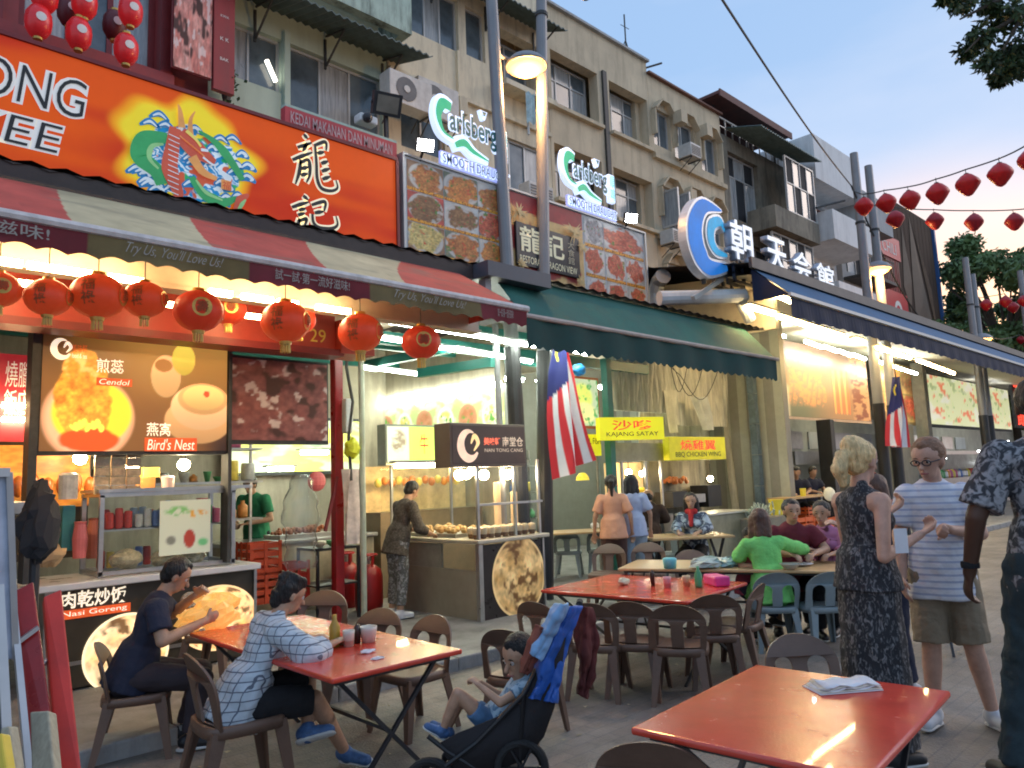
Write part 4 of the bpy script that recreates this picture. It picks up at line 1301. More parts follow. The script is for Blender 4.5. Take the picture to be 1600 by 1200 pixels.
lamp_pair(pa.x, pb.x, PV, 9.3, 9.3, pc.z, 'nearest pair of grey lamp posts with an amber lamp between them', dx=((fp(768, 0, PV).x - fp(806, 650, PV).x) / (fp(768, 0, PV).z - fp(806, 650, PV).z), (fp(845, 0, PV).x - fp(851, 810, PV).x) / (fp(845, 0, PV).z - fp(851, 810, PV).z)))
t = thing('slim_grey_post', 'slim grey post just left of the nearest lamp posts, holding the awning end', 'post', (5.3, 6.1, .1))
q = fp(780, 560, 6.85)
MB().tube([(q.x, 6.85, .1), (q.x - .05, 6.85, 3.6)], .04, 10).build('pole', m_post, t)
t = thing('roof_end_box', 'dark blue grey box section over the gap between the two awnings', 'gutter', (5.2, 5.9, 3.9))
a, b = fp(752, 412, 5.6), fp(850, 428, 5.6)
MB().box(a.x, b.x, 5.5, 6.3, a.z - .14, a.z + .02).build('gutter_box', mat('blue_grey_sheet', (.07, .08, .10), .5), t)
MB().box(a.x + .05, a.x + .13, 5.6, 5.7, a.z - .5, a.z - .145).build('stub', m_post, t)
PV2 = 6.3
p1, p2, pl = fp(1327, 235, PV2), fp(1350, 255, PV2), fp(1354, 418, PV2)
lamp_pair(p1.x + .25, p2.x + .25, PV2, p1.z, p2.z, pl.z, 'second pair of posts down the street with a glowing amber lamp', top_black=3.0, r=.11)
q1, q2, ql = fp(1503, 400, PV2), fp(1512, 425, PV2), fp(1516, 527, PV2)
lamp_pair(q1.x + .3, q2.x + .45, PV2, q1.z, q2.z, ql.z, 'third pair of posts, far off beside the tree, lamp lit', top_black=3.0, r=.11)
q1, ql = fp(1570, 500, PV2), fp(1592, 577, PV2)
lamp_pair(q1.x + 3, q1.x + 4.5, PV2, 8.5, 8.2, 5.4, 'farthest pair of posts at the end of the street, lamp lit', top_black=3.0, r=.12)
# ================================================================== FLAGS
def flag(pole_v, hoist, Lp, Rp, label, group='national flags hung from the lamp posts'):
 """Lp / Rp: pixel outline of the left and right edges from top to bottom"""
 t = thing('flag', label, 'flag', tuple(fp(hoist[0], hoist[1], pole_v)), group=group)
 n, mcols = 60, 56
 P = np.zeros((n, mcols, 3)); C = np.zeros((n, mcols, 3))
 ys = np.linspace(0, 1, n)
 for i, s_ in enumerate(ys):
  def at(E_):
   k = s_ * (len(E_) - 1); j = min(int(k), len(E_) - 2); f = k - j
   return E_[j][0] * (1 - f) + E_[j + 1][0] * f, E_[j][1] * (1 - f) + E_[j + 1][1] * f
  a, b = at(Lp), at(Rp)
  A, B = fp(a[0], a[1], pole_v), fp(b[0], b[1], pole_v)
  for j in range(mcols):
   w = j / (mcols - 1)
   p = A.lerp(B, w)
   fold_ = (.05 + .07 * s_) * math.sin(w * 9 + s_ * 2.2) + .03 * math.sin(w * 17 + s_ * 5)
   P[i, j] = (p.x, p.y - .12 + fold_, p.z)
   k = int(w * 14 * .999 if s_ > 0 else 0)
   col = (.62, .03, .04) if int(w * 8.6) % 2 == 0 else (.78, .76, .78)
   if s_ < .42 - w * .22 and w < .62: col = (.015, .02, .13)
   if s_ < .10: col = (.015, .02, .12)
   dx, dy = (w - .28) * 1.0, (s_ - .13) * 2.2
   if dx * dx + dy * dy < .012 and not ((dx - .04) ** 2 + dy * dy < .009): col = (.75, .60, .05)
   C[i, j] = col
 me = bpy.data.meshes.new('cloth')
 idx = np.arange(n * mcols).reshape(n, mcols)
 F2 = np.stack([idx[:-1, :-1], idx[:-1, 1:], idx[1:, 1:], idx[1:, :-1]], -1).reshape(-1, 4)
 me.from_pydata(P.reshape(-1, 3).tolist(), [], F2.tolist())
 a_ = me.color_attributes.new('Col', 'FLOAT_COLOR', 'POINT'); cc = np.ones((n * mcols, 4)); cc[:, :3] = C.reshape(-1, 3); a_.data.foreach_set('color', cc.ravel())
 link('cloth', me, mat('flag_cloth', attr=True, rough=.8, var=.06), t, True)
 h = fp(hoist[0], hoist[1], pole_v); e = fp(hoist[2], hoist[3], pole_v)
 MB().tube([h + Vector((0, -.1, 0)), e + Vector((0, -.12, 0))], .014, 8).build('staff', m_soot, t)
flag(6.45, (858, 490, 872, 560), [(862, 525), (852, 580), (852, 650), (854, 700), (858, 750)], [(870, 528), (884, 590), (893, 640), (904, 690), (910, 720)],
 'large striped flag with dark blue canton drooping from the nearest lamp post')
flag(6.0, (1389, 560, 1393, 620), [(1390, 590), (1386, 630), (1382, 660), (1380, 685), (1379, 697)], [(1394, 590), (1402, 630), (1406, 655), (1406, 675), (1404, 700)],
 'smaller faded striped flag hanging on the second post pair')
ORD = 'first second third fourth fifth sixth seventh eighth ninth tenth eleventh twelfth thirteenth fourteenth fifteenth sixteenth seventeenth eighteenth nineteenth twentieth twenty-first twenty-second twenty-third twenty-fourth twenty-fifth twenty-sixth'.split()
# ================================================================== LEFT STALL CONTENTS
def E_(X, Y, cx, cy, rx, ry, soft=.06, a=0.0):
 x, y = X - cx, Y - cy
 x, y = x * math.cos(a) + y * math.sin(a), -x * math.sin(a) + y * math.cos(a)
 d = np.sqrt((x / rx) ** 2 + (y / ry) ** 2)
 return sst(1 + soft, 1 - soft, d), d
CV = 7.0
cu0, cu1, cz0, cz1 = 1.45, 3.03, 1.98, 3.0
def cendol_fn(X, Y):
 C = np.ones(X.shape + (3,)) * np.array((.20, .085, .02))
 C = mixc(C, (.45, .22, .05), sst(.3, 1, Y) * sst(.2, .6, X))
 C = mixc(C, (.03, .012, .005), sst(.75, 1.0, X) * sst(.5, 0, Y)); C = mixc(C, (.05, .02, .008), sst(.25, 0, X) * sst(.6, 1, Y))
 wob = (fnoise(X, Y, 10, 15) - .5)
 k, d = E_(X, Y, .235, .29, .228, .37); C = mixc(C, (.85, .46, .25), k); C = mixc(C, (.55, .24, .10), k * sst(.86, 1, d) * .6)
 k, d = E_(X, Y, .25, .33, .20, .29); C = mixc(C, (.95, .66, .04), k)
 n = fnoise(X * 1.5, Y, 14, 5); n3 = fnoise(X * 1.6, Y, 34, 6)
 k, d = E_(X + wob * .05, Y + wob * .10, .20, .42, .145, .36, .05)
 k2, d2 = E_(X + wob * .06, Y + wob * .1, .185, .72, .085, .17, .08)
 k = np.maximum(k, k2)
 fd = np.array((.60, .15, .01)) * (1 - n[..., None]) + np.array((1.0, .50, .05)) * n[..., None]
 kk = k[..., None]
 C = C * (1 - kk) + fd * (.55 + .9 * n3[..., None]) * kk
 C = mixc(C, (1.0, .62, .20), k2 * sst(.45, .7, n) * .7)
 k, d = E_(X, Y + wob * .05, .24, .09, .15, .10, .1); C = mixc(C, (.70, .09, .01), k)
 for q in range(9):
  k, d = E_(X, Y, .16 + .017 * q, .20 + .05 * ((q * 5) % 4) / 3, .014, .035, .2, .6 - .2 * (q % 5)); C = mixc(C, (1.0, .78, .10), k)
 def bun(cx, cy, rx, ry, c, a=0.0, sh=.55):
  k, d = E_(X, Y, cx, cy, rx, ry, .03, a)
  c = np.array(c); g_ = sst(-1.1, 1.0, (Y - cy) / ry)
  return c, k, g_, sh
 for cx, cy, rx, ry, c in ((.635, .70, .085, .20, (.92, .52, .20)), (.735, .87, .068, .15, (1.0, .74, .10)), (.83, .29, .20, .22, (.78, .42, .16)), (.85, .42, .185, .22, (.98, .60, .28)), (.855, .50, .15, .15, (.88, .46, .16)), (.858, .515, .125, .12, (.98, .62, .20))):
  c, k, g_, sh_ = bun(cx, cy, rx, ry, c)
  C = C * (1 - k[..., None]) + c * (.55 + .5 * g_[..., None]) * k[..., None]
 k, d = E_(X, Y, .62, .80, .05, .06); C = mixc(C, (.42, .16, .03), k)
 k, d = E_(X, Y, .875, .55, .018, .03); C = mixc(C, (.7, .08, .02), k)
 return C
lb = thing('dessert_light_box', 'glowing brown light box picturing a bowl of shaved ice and steamed buns', 'light box', (2.2, CV, 2))
paint_uz('picture', cu0 + .03, cu1 - .02, cz0 + .03, cz1 - .03, CV - .012, cendol_fn, mat('light_box_print', attr=True, rough=.3, var=0, emit=.55), lb, res=.009, nmax=190)
MB().box(cu0, cu1, CV, CV + .12, cz0, cz1).build('box', m_soot, lb)
MB().box(cu0 - .05, cu0 + .01, CV - .06, CV + .12, cz0 - 1.0, cz1 + .02).build('upright', m_soot, lb)
MB().box(cu1 - .012, cu1 + .02, CV - .04, CV + .12, cz0 - 1.0, cz1).build('upright', m_soot, lb)
MB().tube([(cu0 - .05, CV - .04, cz1 + .05), (4.22, CV - .04, cz1 + .05)], .03, 8).build('top_rail', m_steel, lb)
m_oprint = mat('orange_print_box', (.72, .10, .02), .5, emit=.4); m_wglow = mat('white_glow_print', (.95, .80, .60), .5, var=0, emit=.6)
def on(px0, py0, px1, py1, v): return rect(px0, py0, px1, py1, v)
u0, u1, z0, z1 = on(150, 560, 192, 585, CV); text('煎蕊', u0, u1, z0, z1, CV - .02, m_wglow, lb, bold=.01)
u0, u1, z0, z1 = on(150, 590, 205, 605, CV); MB().box(u0, u1, CV - .022, CV - .016, z0, z1).build('print_box', m_oprint, lb); text('Cendol', u0 + .02, u1 - .02, z0 + .01, z1 - .01, CV - .024, m_wglow, lb, shear=.2)
u0, u1, z0, z1 = on(228, 660, 265, 682, CV); text('燕窝', u0, u1, z0, z1, CV - .02, m_wglow, lb, bold=.01)
u0, u1, z0, z1 = on(225, 684, 306, 705, CV); MB().box(u0, u1, CV - .022, CV - .016, z0, z1).build('print_box', m_oprint, lb); text("Bird's Nest", u0 + .02, u1 - .02, z0 + .01, z1 - .01, CV - .024, m_wglow, lb, shear=.2)
def c_logo(u, z, s, v, parent, m1, m2):
 """ring shaped emblem with a knot in its mouth"""
 pts = [(u + s * math.cos(a), z + s * 1.15 * math.sin(a)) for a in [1.1 + i * .42 for i in range(12)]]
 ribbon_uz(pts, [.04 * s, .32 * s, .42 * s, .36 * s, .10 * s], v, m1, parent, 'emblem')
 ribbon_uz([(u + .1 * s, z + .1 * s), (u + .5 * s, z + .75 * s), (u + .9 * s, z + .2 * s), (u + .4 * s, z - .5 * s)], [.06 * s, .22 * s, .20 * s, .05 * s], v - .004, m2, parent, 'emblem')
c = fp(97, 545, CV)
c_logo(c.x, c.z, .065, CV - .02, lb, m_wglow, m_wglow)
u0, u1, z0, z1 = on(112, 538, 135, 552, CV); text('美味軒', u0, u1, z0, z1, CV - .02, m_oprint, lb)
text('food & tea', u0, u1, z0 - .05, z0 - .01, CV - .02, m_wglow, lb)
t = thing('meat_picture_board', 'dim board printed with dark pink barbecued meat slices, right of the light box', 'picture', (3.6, 7.1, 2.1))
paint_uz('picture', 3.06, 4.12, 2.12, 2.92, 7.06, meatprint(33, (.16, .035, .03), (.42, .17, .15), 6), m_print, t)
MB().box(3.06, 4.14, 7.07, 7.12, 2.08, 2.95).build('board', m_soot, t)
ct = thing('dessert_counter', 'stall counter with white top, glass case and dark front panel lettered in Chinese', 'counter', (2.4, 7.1, .1))
m_panel = mat('dark_counter_panel', (.055, .045, .03), .3, var=.2)
bevel(MB().box(1.38, 3.32, 6.90, 7.75, .90, .955).build('counter_top', mat('white_counter_top', (.66, .66, .66), .3, var=.1), ct), .01)
MB().box(1.62, 3.28, 7.0, 7.7, .12, .90).build('front_panel', m_panel, ct)
MB().box(1.56, 1.616, 6.97, 7.72, .1, .90).build('corner_post', m_steel, ct)
MB().box(3.284, 3.31, 6.97, 7.72, .1, .90).build('corner_post', m_steel, ct)
MB().box(1.62, 3.28, 6.985, 6.998, .30, .33).build('trim_strip', m_steel, ct)
u0, u1, z0, z1 = on(106, 908, 208, 930, 7.0)
text('肉乾炒饭', 1.68, 2.17, .74, .88, 6.994, m_wglow, ct, bold=.02)
MB().box(1.66, 2.20, 6.985, 6.996, .665, .735).build('print_box', m_oprint, ct)
text('Nasi Goreng', 1.69, 2.17, .675, .725, 6.983, m_wglow, ct)
def round_food(u, z, r, v, parent, seed, asp=1.0, name='round_picture', em=mat('round_print', attr=True, rough=.3, var=0, emit=.22), cols=((.55, .28, .06), (1.0, .78, .35))):
 n = 40
 rad = np.linspace(0, 1, n)[:, None]; th = np.linspace(0, 2 * math.pi, 61)[None]
 X = .5 + .5 * rad * np.cos(th); Y = .5 + .5 * rad * np.sin(th)
 nn = fnoise(X, Y, 6, seed); n2 = fnoise(X, Y, 18, seed + 3)
 C = np.array(cols[0]) * (1 - nn[..., None]) + np.array(cols[1]) * nn[..., None]
 C = C * (.35 + 1.25 * n2[..., None])
 C = mixc(C, (.10, .035, .01), sst(.56, .70, fnoise(X, Y, 9, seed + 8)) * .9)
 C = mixc(C, np.array(cols[1]) * .9, (rad + 0 * th > .93) * .8)
 P = np.stack([u + r * rad * np.cos(th), v + 0 * rad * th, z + r * asp * rad * np.sin(th)], -1)
 me = bpy.data.meshes.new(name); idx = np.arange(n * 61).reshape(n, 61)
 F2 = np.stack([idx[:-1, :-1], idx[1:, :-1], idx[1:, 1:], idx[:-1, 1:]], -1).reshape(-1, 4)
 me.from_pydata(P.reshape(-1, 3).tolist(), [], F2.tolist())
 a_ = me.color_attributes.new('Col', 'FLOAT_COLOR', 'POINT'); cc = np.ones((n * 61, 4)); cc[:, :3] = C.reshape(-1, 3); a_.data.foreach_set('color', cc.ravel())
 return link(name, me, em, parent)
round_food(2.18, .33, .34, 6.982, ct, 61, .95, cols=((.75, .35, .05), (1.0, .85, .55)), em=m_backlit)
round_food(2.95, .50, .36, 6.981, ct, 63, .8, cols=((.75, .30, .03), (1.0, .70, .35)), em=m_backlit)
# glass case on the counter
gc = thing('glass_display_case', 'metal framed glass case holding cans and packets on the white counter', 'display case', (2.5, 7.3, .96))
mb = MB()
for u in (1.98, 3.12):
 for v in (7.08, 7.6): mb.bar((u, v, .96), (u, v, 1.64), .035)
for z in (.985, 1.64):
 mb.bar((1.96, 7.08, z), (3.14, 7.08, z), .035).bar((1.96, 7.6, z), (3.14, 7.6, z), .035).bar((1.98, 7.10, z), (1.98, 7.58, z), .03).bar((3.12, 7.10, z), (3.12, 7.58, z), .03)
mb.build('frame', m_steel, gc)
m_glass = glass_mat('case_glass', tint=(.96, .98, .97), clear=.97, film=.05)
MB().box(2.0, 3.10, 7.075, 7.079, 1.0, 1.62).build('pane', m_glass, gc)
MB().box(2.0, 3.10, 7.12, 7.58, 1.33, 1.345).build('shelf', m_steel, gc)
MB().box(1.95, 3.3, 7.05, 7.62, 1.66, 1.69).build('top_plate', m_steel, gc)
# stock in the case: cans, cartons, jars
stock_c = [(.55, .05, .03), (.60, .62, .60), (.15, .25, .55), (.80, .62, .10), (.70, .30, .08), (.75, .70, .55), (.10, .35, .15), (.55, .12, .25)]
stock_m = [mat('packet_colour_%s' % n, c, .4, var=.15, scale=20) for n, c in zip(('red', 'silver', 'blue', 'yellow', 'orange', 'cream', 'green', 'pink'), stock_c)]
can = bpy.data.meshes.new('drink_can'); cmb = MB().lathe([(.028, 0), (.033, .01), (.033, .115), (.026, .125)], (0, 0, 0), 12); can.from_pydata(cmb.v, [], cmb.f)
rr = random.Random(9)
canm = {}
n = 0
for z, v in ((1.348, 7.2), (1.348, 7.32), (1.0, 7.42)):
 for k in range(13 if z > 1.2 else 6):
  ci = [0, 0, 0, 1, 1, 2, 5, 3, 3, 3, 4, 6, 7][k] if z > 1.2 else rr.randrange(8)
  if ci not in canm:
   d = can.copy(); d.materials.append(stock_m[ci]); canm[ci] = d
  o = bpy.data.objects.new('drink_can', canm[ci]); COL.objects.link(o)
  o.location = (2.08 + k * .078 + rr.uniform(-.006, .006), v, z); o.scale.z = rr.uniform(.9, 1.5)
  nm = ('red', 'silver', 'blue', 'yellow', 'orange', 'cream', 'green', 'pink')[ci]
  row_ = 'in front on the glass case shelf' if v == 7.2 else ('at the back of the glass case shelf' if z > 1.2 else 'on the floor of the glass case')
  tag(o, f'{nm} drink can, {ORD[k]} from the left {row_}', 'can', 'cans in the glass case')
# bags of buns in the case
for k, (u, z, s_, l) in enumerate(((2.22, 1.08, .11, 'crumpled clear bag of pale buns at the left of the glass case'), (2.55, 1.06, .10, 'crumpled clear bag of rolls in the middle of the glass case'), (2.8, 1.06, .09, 'small clear bag of bread right in the glass case'))):
 mb = MB().ball((u, 7.2, z), s_, 14, 10, (1.2, 1, .75))
 mb.v = [(x + rr.uniform(-.012, .012), y + rr.uniform(-.012, .012), zz + rr.uniform(-.012, .012)) for x, y, zz in mb.v]
 tag(mb.build('bun_bag', mat('bag_of_buns', (.60, .50, .32), .35, var=.4, scale=22)), l, 'bag')
# menu sheet on the case
t = thing('menu_sheet', 'white menu sheet with a green logo and a drink picture taped to the glass case', 'sheet', (2.75, 7.03, 1.1))
def sheet_fn(X, Y):
 C = np.ones(X.shape + (3,)) * np.array((.62, .66, .50))
 C = mixc(C, (.20, .5, .15), E_(X, Y, .35, .80, .25, .09, .3)[0] * sst(.4, .6, fnoise(X, Y, 14, 3)))
 C = mixc(C, (.70, .35, .05), E_(X, Y, .70, .74, .22, .07, .3)[0] * sst(.4, .6, fnoise(X, Y, 16, 4)))
 C = mixc(C, (.40, .05, .03), E_(X, Y, .58, .28, .11, .17, .1)[0])
 C = mixc(C, (.10, .10, .08), E_(X, Y, .22, .27, .09, .08, .3)[0] * .8)
 C = mixc(C, (.15, .5, .2), E_(X, Y, .85, .2, .10, .07, .3)[0])
 return C
u0, u1, z0, z1 = on(250, 783, 328, 862, 7.05)
paint_uz('sheet', u0, u1, z0, z1, 7.046, sheet_fn, mat('paper_print', attr=True, rough=.6, var=0, emit=.15), t)
MB().box(u0, u1, 7.05, 7.054, z0, z1).build('backing', m_wprint, t)
# hanging strips of sachets
m_sach = mat('beige_sachets', (.55, .42, .26), .35, var=.35, scale=18)
for k, (x0, x1) in enumerate(((148, 168), (174, 193), (198, 218))):
 u0, u1, z0, z1 = on(x0, 702, x1, 772, 7.15)
 mb = MB()
 for j in range(5):
  h = (z1 - z0) / 5
  mb.box(u0, u1, 7.12 + .01 * (j % 2), 7.15 + .01 * (j % 2), z0 + j * h + .004, z0 + (j + 1) * h - .004)
 tag(mb.build('sachet_strip', m_sach), ('left', 'middle', 'right')[k] + ' one of three hanging strips of beige sachets below the light box', 'packets', 'hanging sachet strips')
# bulbs
def bulb(px, py, v, r, label, m=m_bulb, group='bare bulbs over the food stalls', cord=.25):
 c = fp(px, py, v)
 t = thing('light_bulb', label, 'light bulb', tuple(c), group=group)
 MB().ball(c, r, 14, 10).build('globe', m, t, True)
 MB().lathe([(r * .45, r * .8), (r * .45, r * 1.5)], c, 10).tube([c + Vector((0, 0, r * 1.4)), c + Vector((0, 0, r * 1.4 + cord))], .005, 5).build('socket', m_soot, t)
 return c
for x, y, l in ((125, 716, 'glowing bulb below the left end of the dessert light box'), (207, 728, 'glowing bulb below the middle of the dessert light box'), (287, 726, 'glowing bulb below the right end of the dessert light box')):
 bulb(x, y, 7.25, .055, l, cord=.08)
# things on and behind the case
def carton(x0, y0, x1, y1, v, m, label, cat='box', name='carton', d=.12, group=None):
 u0, u1, z0, z1 = on(x0, y0, x1, y1, v)
 o = MB().box(u0, u1, v, v + d, z0, z1).build(name, m)
 bevel(o, .006)
 return tag(o, label, cat, group)
carton(218, 745, 243, 770, 7.3, stock_m[4], 'orange carton on top of the glass case, left of the white tub')
carton(224, 730, 250, 746, 7.35, stock_m[3], 'yellow carton on top of the orange carton')
t = tag(MB().lathe([(.05, 0), (.06, .13), (.045, .145)], fp(262, 768, 7.3), 16).build('tub', mat('pinkish_white_tub', (.70, .50, .45), .4)), 'pinkish white tub on top of the glass case', 'tub')
t = tag(MB().lathe([(.07, 0), (.075, .20), (.05, .22)], fp(106, 780, 7.15), 16).build('jar', mat('white_lidded_jar', (.55, .55, .52), .3, var=.3, scale=12)), 'white jar with red rims standing left of the glass case', 'jar')
m_pinkp = mat('pink_plastic', (.62, .16, .16), .4, var=.2); m_teal = mat('teal_plastic', (.04, .20, .22), .4, var=.2)
carton(98, 790, 116, 860, 7.2, m_teal, 'teal upright crate beside the pink jug on the counter', 'crate')
tag(MB().lathe([(.05, 0), (.06, .16), (.045, .28), (.05, .30)], fp(124, 872, 7.15), 14).build('jug', m_pinkp), 'pink plastic jug at the left end of the white counter', 'jug')
tag(MB().lathe([(.06, 0), (.07, .2), (.05, .32), (.055, .34)], fp(147, 872, 7.3), 14).build('jug', mat('dusty_red_plastic', (.40, .12, .08), .5, var=.2)), 'dusty red jug beside the frame of the glass case', 'jug')
mb = MB().ball(fp(75, 868, 7.0) , .12, 12, 8, (1.1, .9, .7)); mb.v = [(x + rr.uniform(-.02, .02), y, z + rr.uniform(-.02, .02)) for x, y, z in mb.v]
tag(mb.build('paper_bag', mat('tan_paper', (.50, .34, .18), .7, var=.25)), 'crumpled tan paper bag at the left end of the counter', 'bag')
# orange heap of roasted food at far left
t = thing('roast_display', 'glowing orange hanging roast food at the far left of the stall', 'food display', (1.35, 7.4, 1.2))
def roast_fn(X, Y):
 n = fnoise(X, Y * .6, 9, 50, 4); C = np.array((.45, .07, .01)) * (1 - n[..., None]) + np.array((1.0, .45, .06)) * n[..., None]
 return C * (.3 + 1.3 * fnoise(X, Y, 20, 51)[..., None])
paint_uz('hanging_roast', .2, 2.05, 1.55, 2.1, 7.72, roast_fn, mat('roast_print', attr=True, rough=.4, var=0, emit=.5), t)
MB().box(.2, 2.05, 7.74, 7.78, 1.1, 2.6).build('panel', m_panel, t)
for i in range(7):
 MB().ball((1.35 + i * .11, 7.55, 1.72 + .02 * (i % 3)), .055, 10, 8, (.9, .8, 1.7)).build('roast_piece', mat('roast_skin', (.50, .13, .02), .35, var=.4, scale=14), t, True)
t = thing('red_notice_board', 'red notice board with white Chinese lettering at the far left', 'sign', (1.3, 7.6, 2.2))
u0, u1, z0, z1 = on(14, 553, 52, 690, 7.5)
MB().box(u0 - .1, u1, 7.5, 7.54, z0, z1).build('board', mat('poster_red', (.50, .03, .05), .5, emit=.15), t)
text('燒臘\n飯店', u0 - .02, u1 - .04, z0 + .22, z1 - .06, 7.495, m_wpr, t)
fl = thing('inner_strip_light', 'short bright tubes at the far left below the red notice board', 'light', (1.2, 7.6, 2.1))
for y in (633, 655):
 a, b = fp(3, y, 7.45), fp(50, y + 3, 7.45); MB().box(a.x, b.x, 7.43, 7.46, a.z - .02, a.z + .02).build('tube', m_tubew, fl)
tag(bevel(MB().box(.2, 1.55, 6.7, 7.0, 1.52, 1.62).build('steel_shelf', m_steel), .01), 'steel shelf edge at the far left, above the white folded panels', 'shelf')
# inner stall behind: lit panels, hawker counter, columns
t = thing('inner_lit_menu', 'blurred yellow green lit menu panels deep inside the left stall', 'menu board', (5.5, 11.3, 1.8))
def lit_fn(seed, base):
 def fn(X, Y):
  C = np.ones(X.shape + (3,)) * np.array(base)
  C = mixc(C, (.80, .20, .08), sst(.55, .7, fnoise(X, Y, 7, seed)) * (Y > .55) * .8)
  C = mixc(C, (.75, .72, .10), sst(.5, .6, fnoise(X, Y, 4, seed + 1)) * .8)
  C = mixc(C, (.20, .35, .18), sst(.6, .75, fnoise(X, Y, 9, seed + 2)) * .6)
  return C
 return fn
paint_uz('panel', 4.9, 7.3, 1.9, 2.75, 11.4, lit_fn(9, (.55, .60, .40)), m_backlit, t)
MB().box(4.9, 7.3, 11.42, 11.5, 1.85, 2.8).build('board', m_soot, t)
for (x0, y0, x1, y1) in ((420, 733, 458, 738), (472, 707, 512, 711)):
 a, b = fp(x0, y0, 10.6), fp(x1, y1, 10.6)
 fl = thing('shelf_tube_light', 'cool white tube over the inner counter, %s one' % ('left' if x0 < 450 else 'right'), 'light', tuple(a))
 MB().box(a.x, b.x, 10.58, 10.64, a.z - .03, a.z + .03).build('tube', m_tubec, fl)
 MB().box(a.x - .05, b.x + .05, 10.56, 10.70, a.z + .032, a.z + .06).build('reflector', m_steel, fl)
m_pale = mat('pale_green_tile', (.42, .47, .40), .35, var=.12, scale=3)
t = thing('inner_counter', 'pale tiled cooking counter deep in the left stall, behind the worker in green', 'counter', (5.5, 9.3, .1))
MB().box(3.9, 5.9, 8.9, 9.6, .1, .95).build('body', mat('tan_counter_body', (.36, .30, .20), .6, var=.2, stain=.5), t)
bevel(MB().box(3.86, 5.94, 8.85, 9.65, .952, 1.0).build('top', m_steel, t), .01)
t = thing('food_tray', 'tray heaped with reddish food in front of the worker in green', 'tray', (4.9, 9.1, 1.0))
MB().box(4.55, 5.3, 8.95, 9.4, 1.003, 1.05).build('tray', m_steel, t)
mb = MB()
for i in range(60): mb.ball((rr.uniform(4.6, 5.25), rr.uniform(9.0, 9.35), rr.uniform(1.06, 1.12)), rr.uniform(.02, .04), 6, 4)
o = mb.build('food', mat('reddish_food', (.42, .13, .05), .5, var=.4, scale=20), t); o['kind'] = 'stuff'
def crate(x0, y0, x1, y1, v, label, m, d=.35, group='stacked plastic crates'):
 u0, u1, z0, z1 = on(x0, y0, x1, y1, v)
 t = thing('plastic_crate', label, 'crate', ((u0 + u1) / 2, v + d / 2, z0), group=group)
 mb = MB(); th = .02
 mb.box(u0, u1, v, v + d, z0, z0 + th)
 n = 4; h = z1 - z0
 for k in range(n):
  a, b = z0 + h * (k + .15) / n, z0 + h * (k + .8) / n
  mb.box(u0, u1, v, v + th, a, b).box(u0, u1, v + d - th, v + d, a, b).box(u0, u0 + th, v + th, v + d - th, a, b).box(u1 - th, u1, v + th, v + d - th, a, b)
 for u in (u0, (u0 + u1) / 2 - .02, u1 - .04): mb.box(u, u + .04, v - .008, v - .0005, z0, z1)
 for vv in (v + .03, v + d / 2, v + d - .06): mb.box(u0 - .008, u0 - .0005, vv, vv + .04, z0, z1)
 mb.build('slatted_box', m, t)
 return t
m_crate = mat('orange_red_crate', (.60, .07, .015), .45, var=.2)
crate(390, 848, 440, 895, 8.0, 'orange red crate, upper one of the stack behind the checked shirt diner', m_crate)
crate(392, 897, 440, 940, 8.0, 'orange red crate, lower one of the stack behind the checked shirt diner', m_crate)
crate(450, 878, 484, 938, 8.15, 'red crate behind the clear plastic bag, right of the crate stack', mat('red_crate', (.50, .03, .02), .45, var=.2))
# big clear plastic bag of goods
t = MB(); q = fp(470, 800, 7.9)
P = []
for i in range(15):
 z = q.z + .42 - i * .075; r = .08 + .13 * math.sin(min(1, i / 9) * math.pi * .75) + .02 * math.sin(i * 2.1)
 P.append([(q.x + (r + .02 * math.sin(k * 3 + i)) * math.cos(k * math.pi / 10), q.y + (r * .7 + .02 * math.cos(k * 2.3 + i)) * math.sin(k * math.pi / 10), z) for k in range(21)])
t.grid(P)
o = t.build('plastic_bag', glass_mat('clear_film', (.9, .92, .92), clear=.86, rough=.25, film=.5), None, True)
tag(o, 'large clear plastic bag of goods hanging in front of the crates', 'bag')
# red column, white post
q = fp(527, 700, 7.7)
t = thing('red_column', 'glossy red steel column at the right end of the left stall', 'column', (q.x, 7.7, .1))
bevel(MB().box(q.x - .055, q.x + .055, 7.65, 7.76, .1, 3.55).build('shaft', mat('red_column_paint', (.30, .012, .015), .3, var=.15), t), .01)
MB().bar((q.x - .05, 7.62, 1.75), (q.x - .22, 7.6, 1.15), .03).build('brace', m_dkred, t)
q = fp(566, 700, 7.5)
t = thing('pale_post', 'thin pale post standing between the red column and the open stall', 'post', (q.x, 7.5, .1))
MB().tube([(q.x, 7.5, .1), (q.x, 7.5, 3.5)], .035, 10).build('shaft', mat('pale_green_post', (.42, .46, .36), .5, var=.2), t)
tag(MB().tube([(q.x - .16, 7.5, 3.4), (q.x - .2, 7.5, 3.0), (q.x - .12, 7.5, 2.6), (q.x - .18, 7.5, 2.2), (q.x - .15, 7.5, 1.7)], .018, 6).build('cable_bundle', m_soot), 'dark tangled cable running down beside the red column', 'cable')
a = fp(543, 650, 7.55)
tag(bevel(MB().box(a.x - .05, a.x + .05, 7.5, 7.6, a.z - .2, a.z + .2).build('wall_tube', mat('white_plastic2', (.6, .62, .6), .4)), .02), 'short upright white plastic box beside the red column', 'box')
mb = MB().ball(fp(550, 700, 7.5), .09, 10, 8, (1, .8, 1.3)); mb.v = [(x + rr.uniform(-.015, .015), y, z + rr.uniform(-.02, .02)) for x, y, z in mb.v]
tag(mb.build('yellow_bag', mat('neon_yellow_bag', (.72, .75, .03), .5, var=.2)), 'neon yellow bag hung between the red column and the pale post', 'bag')
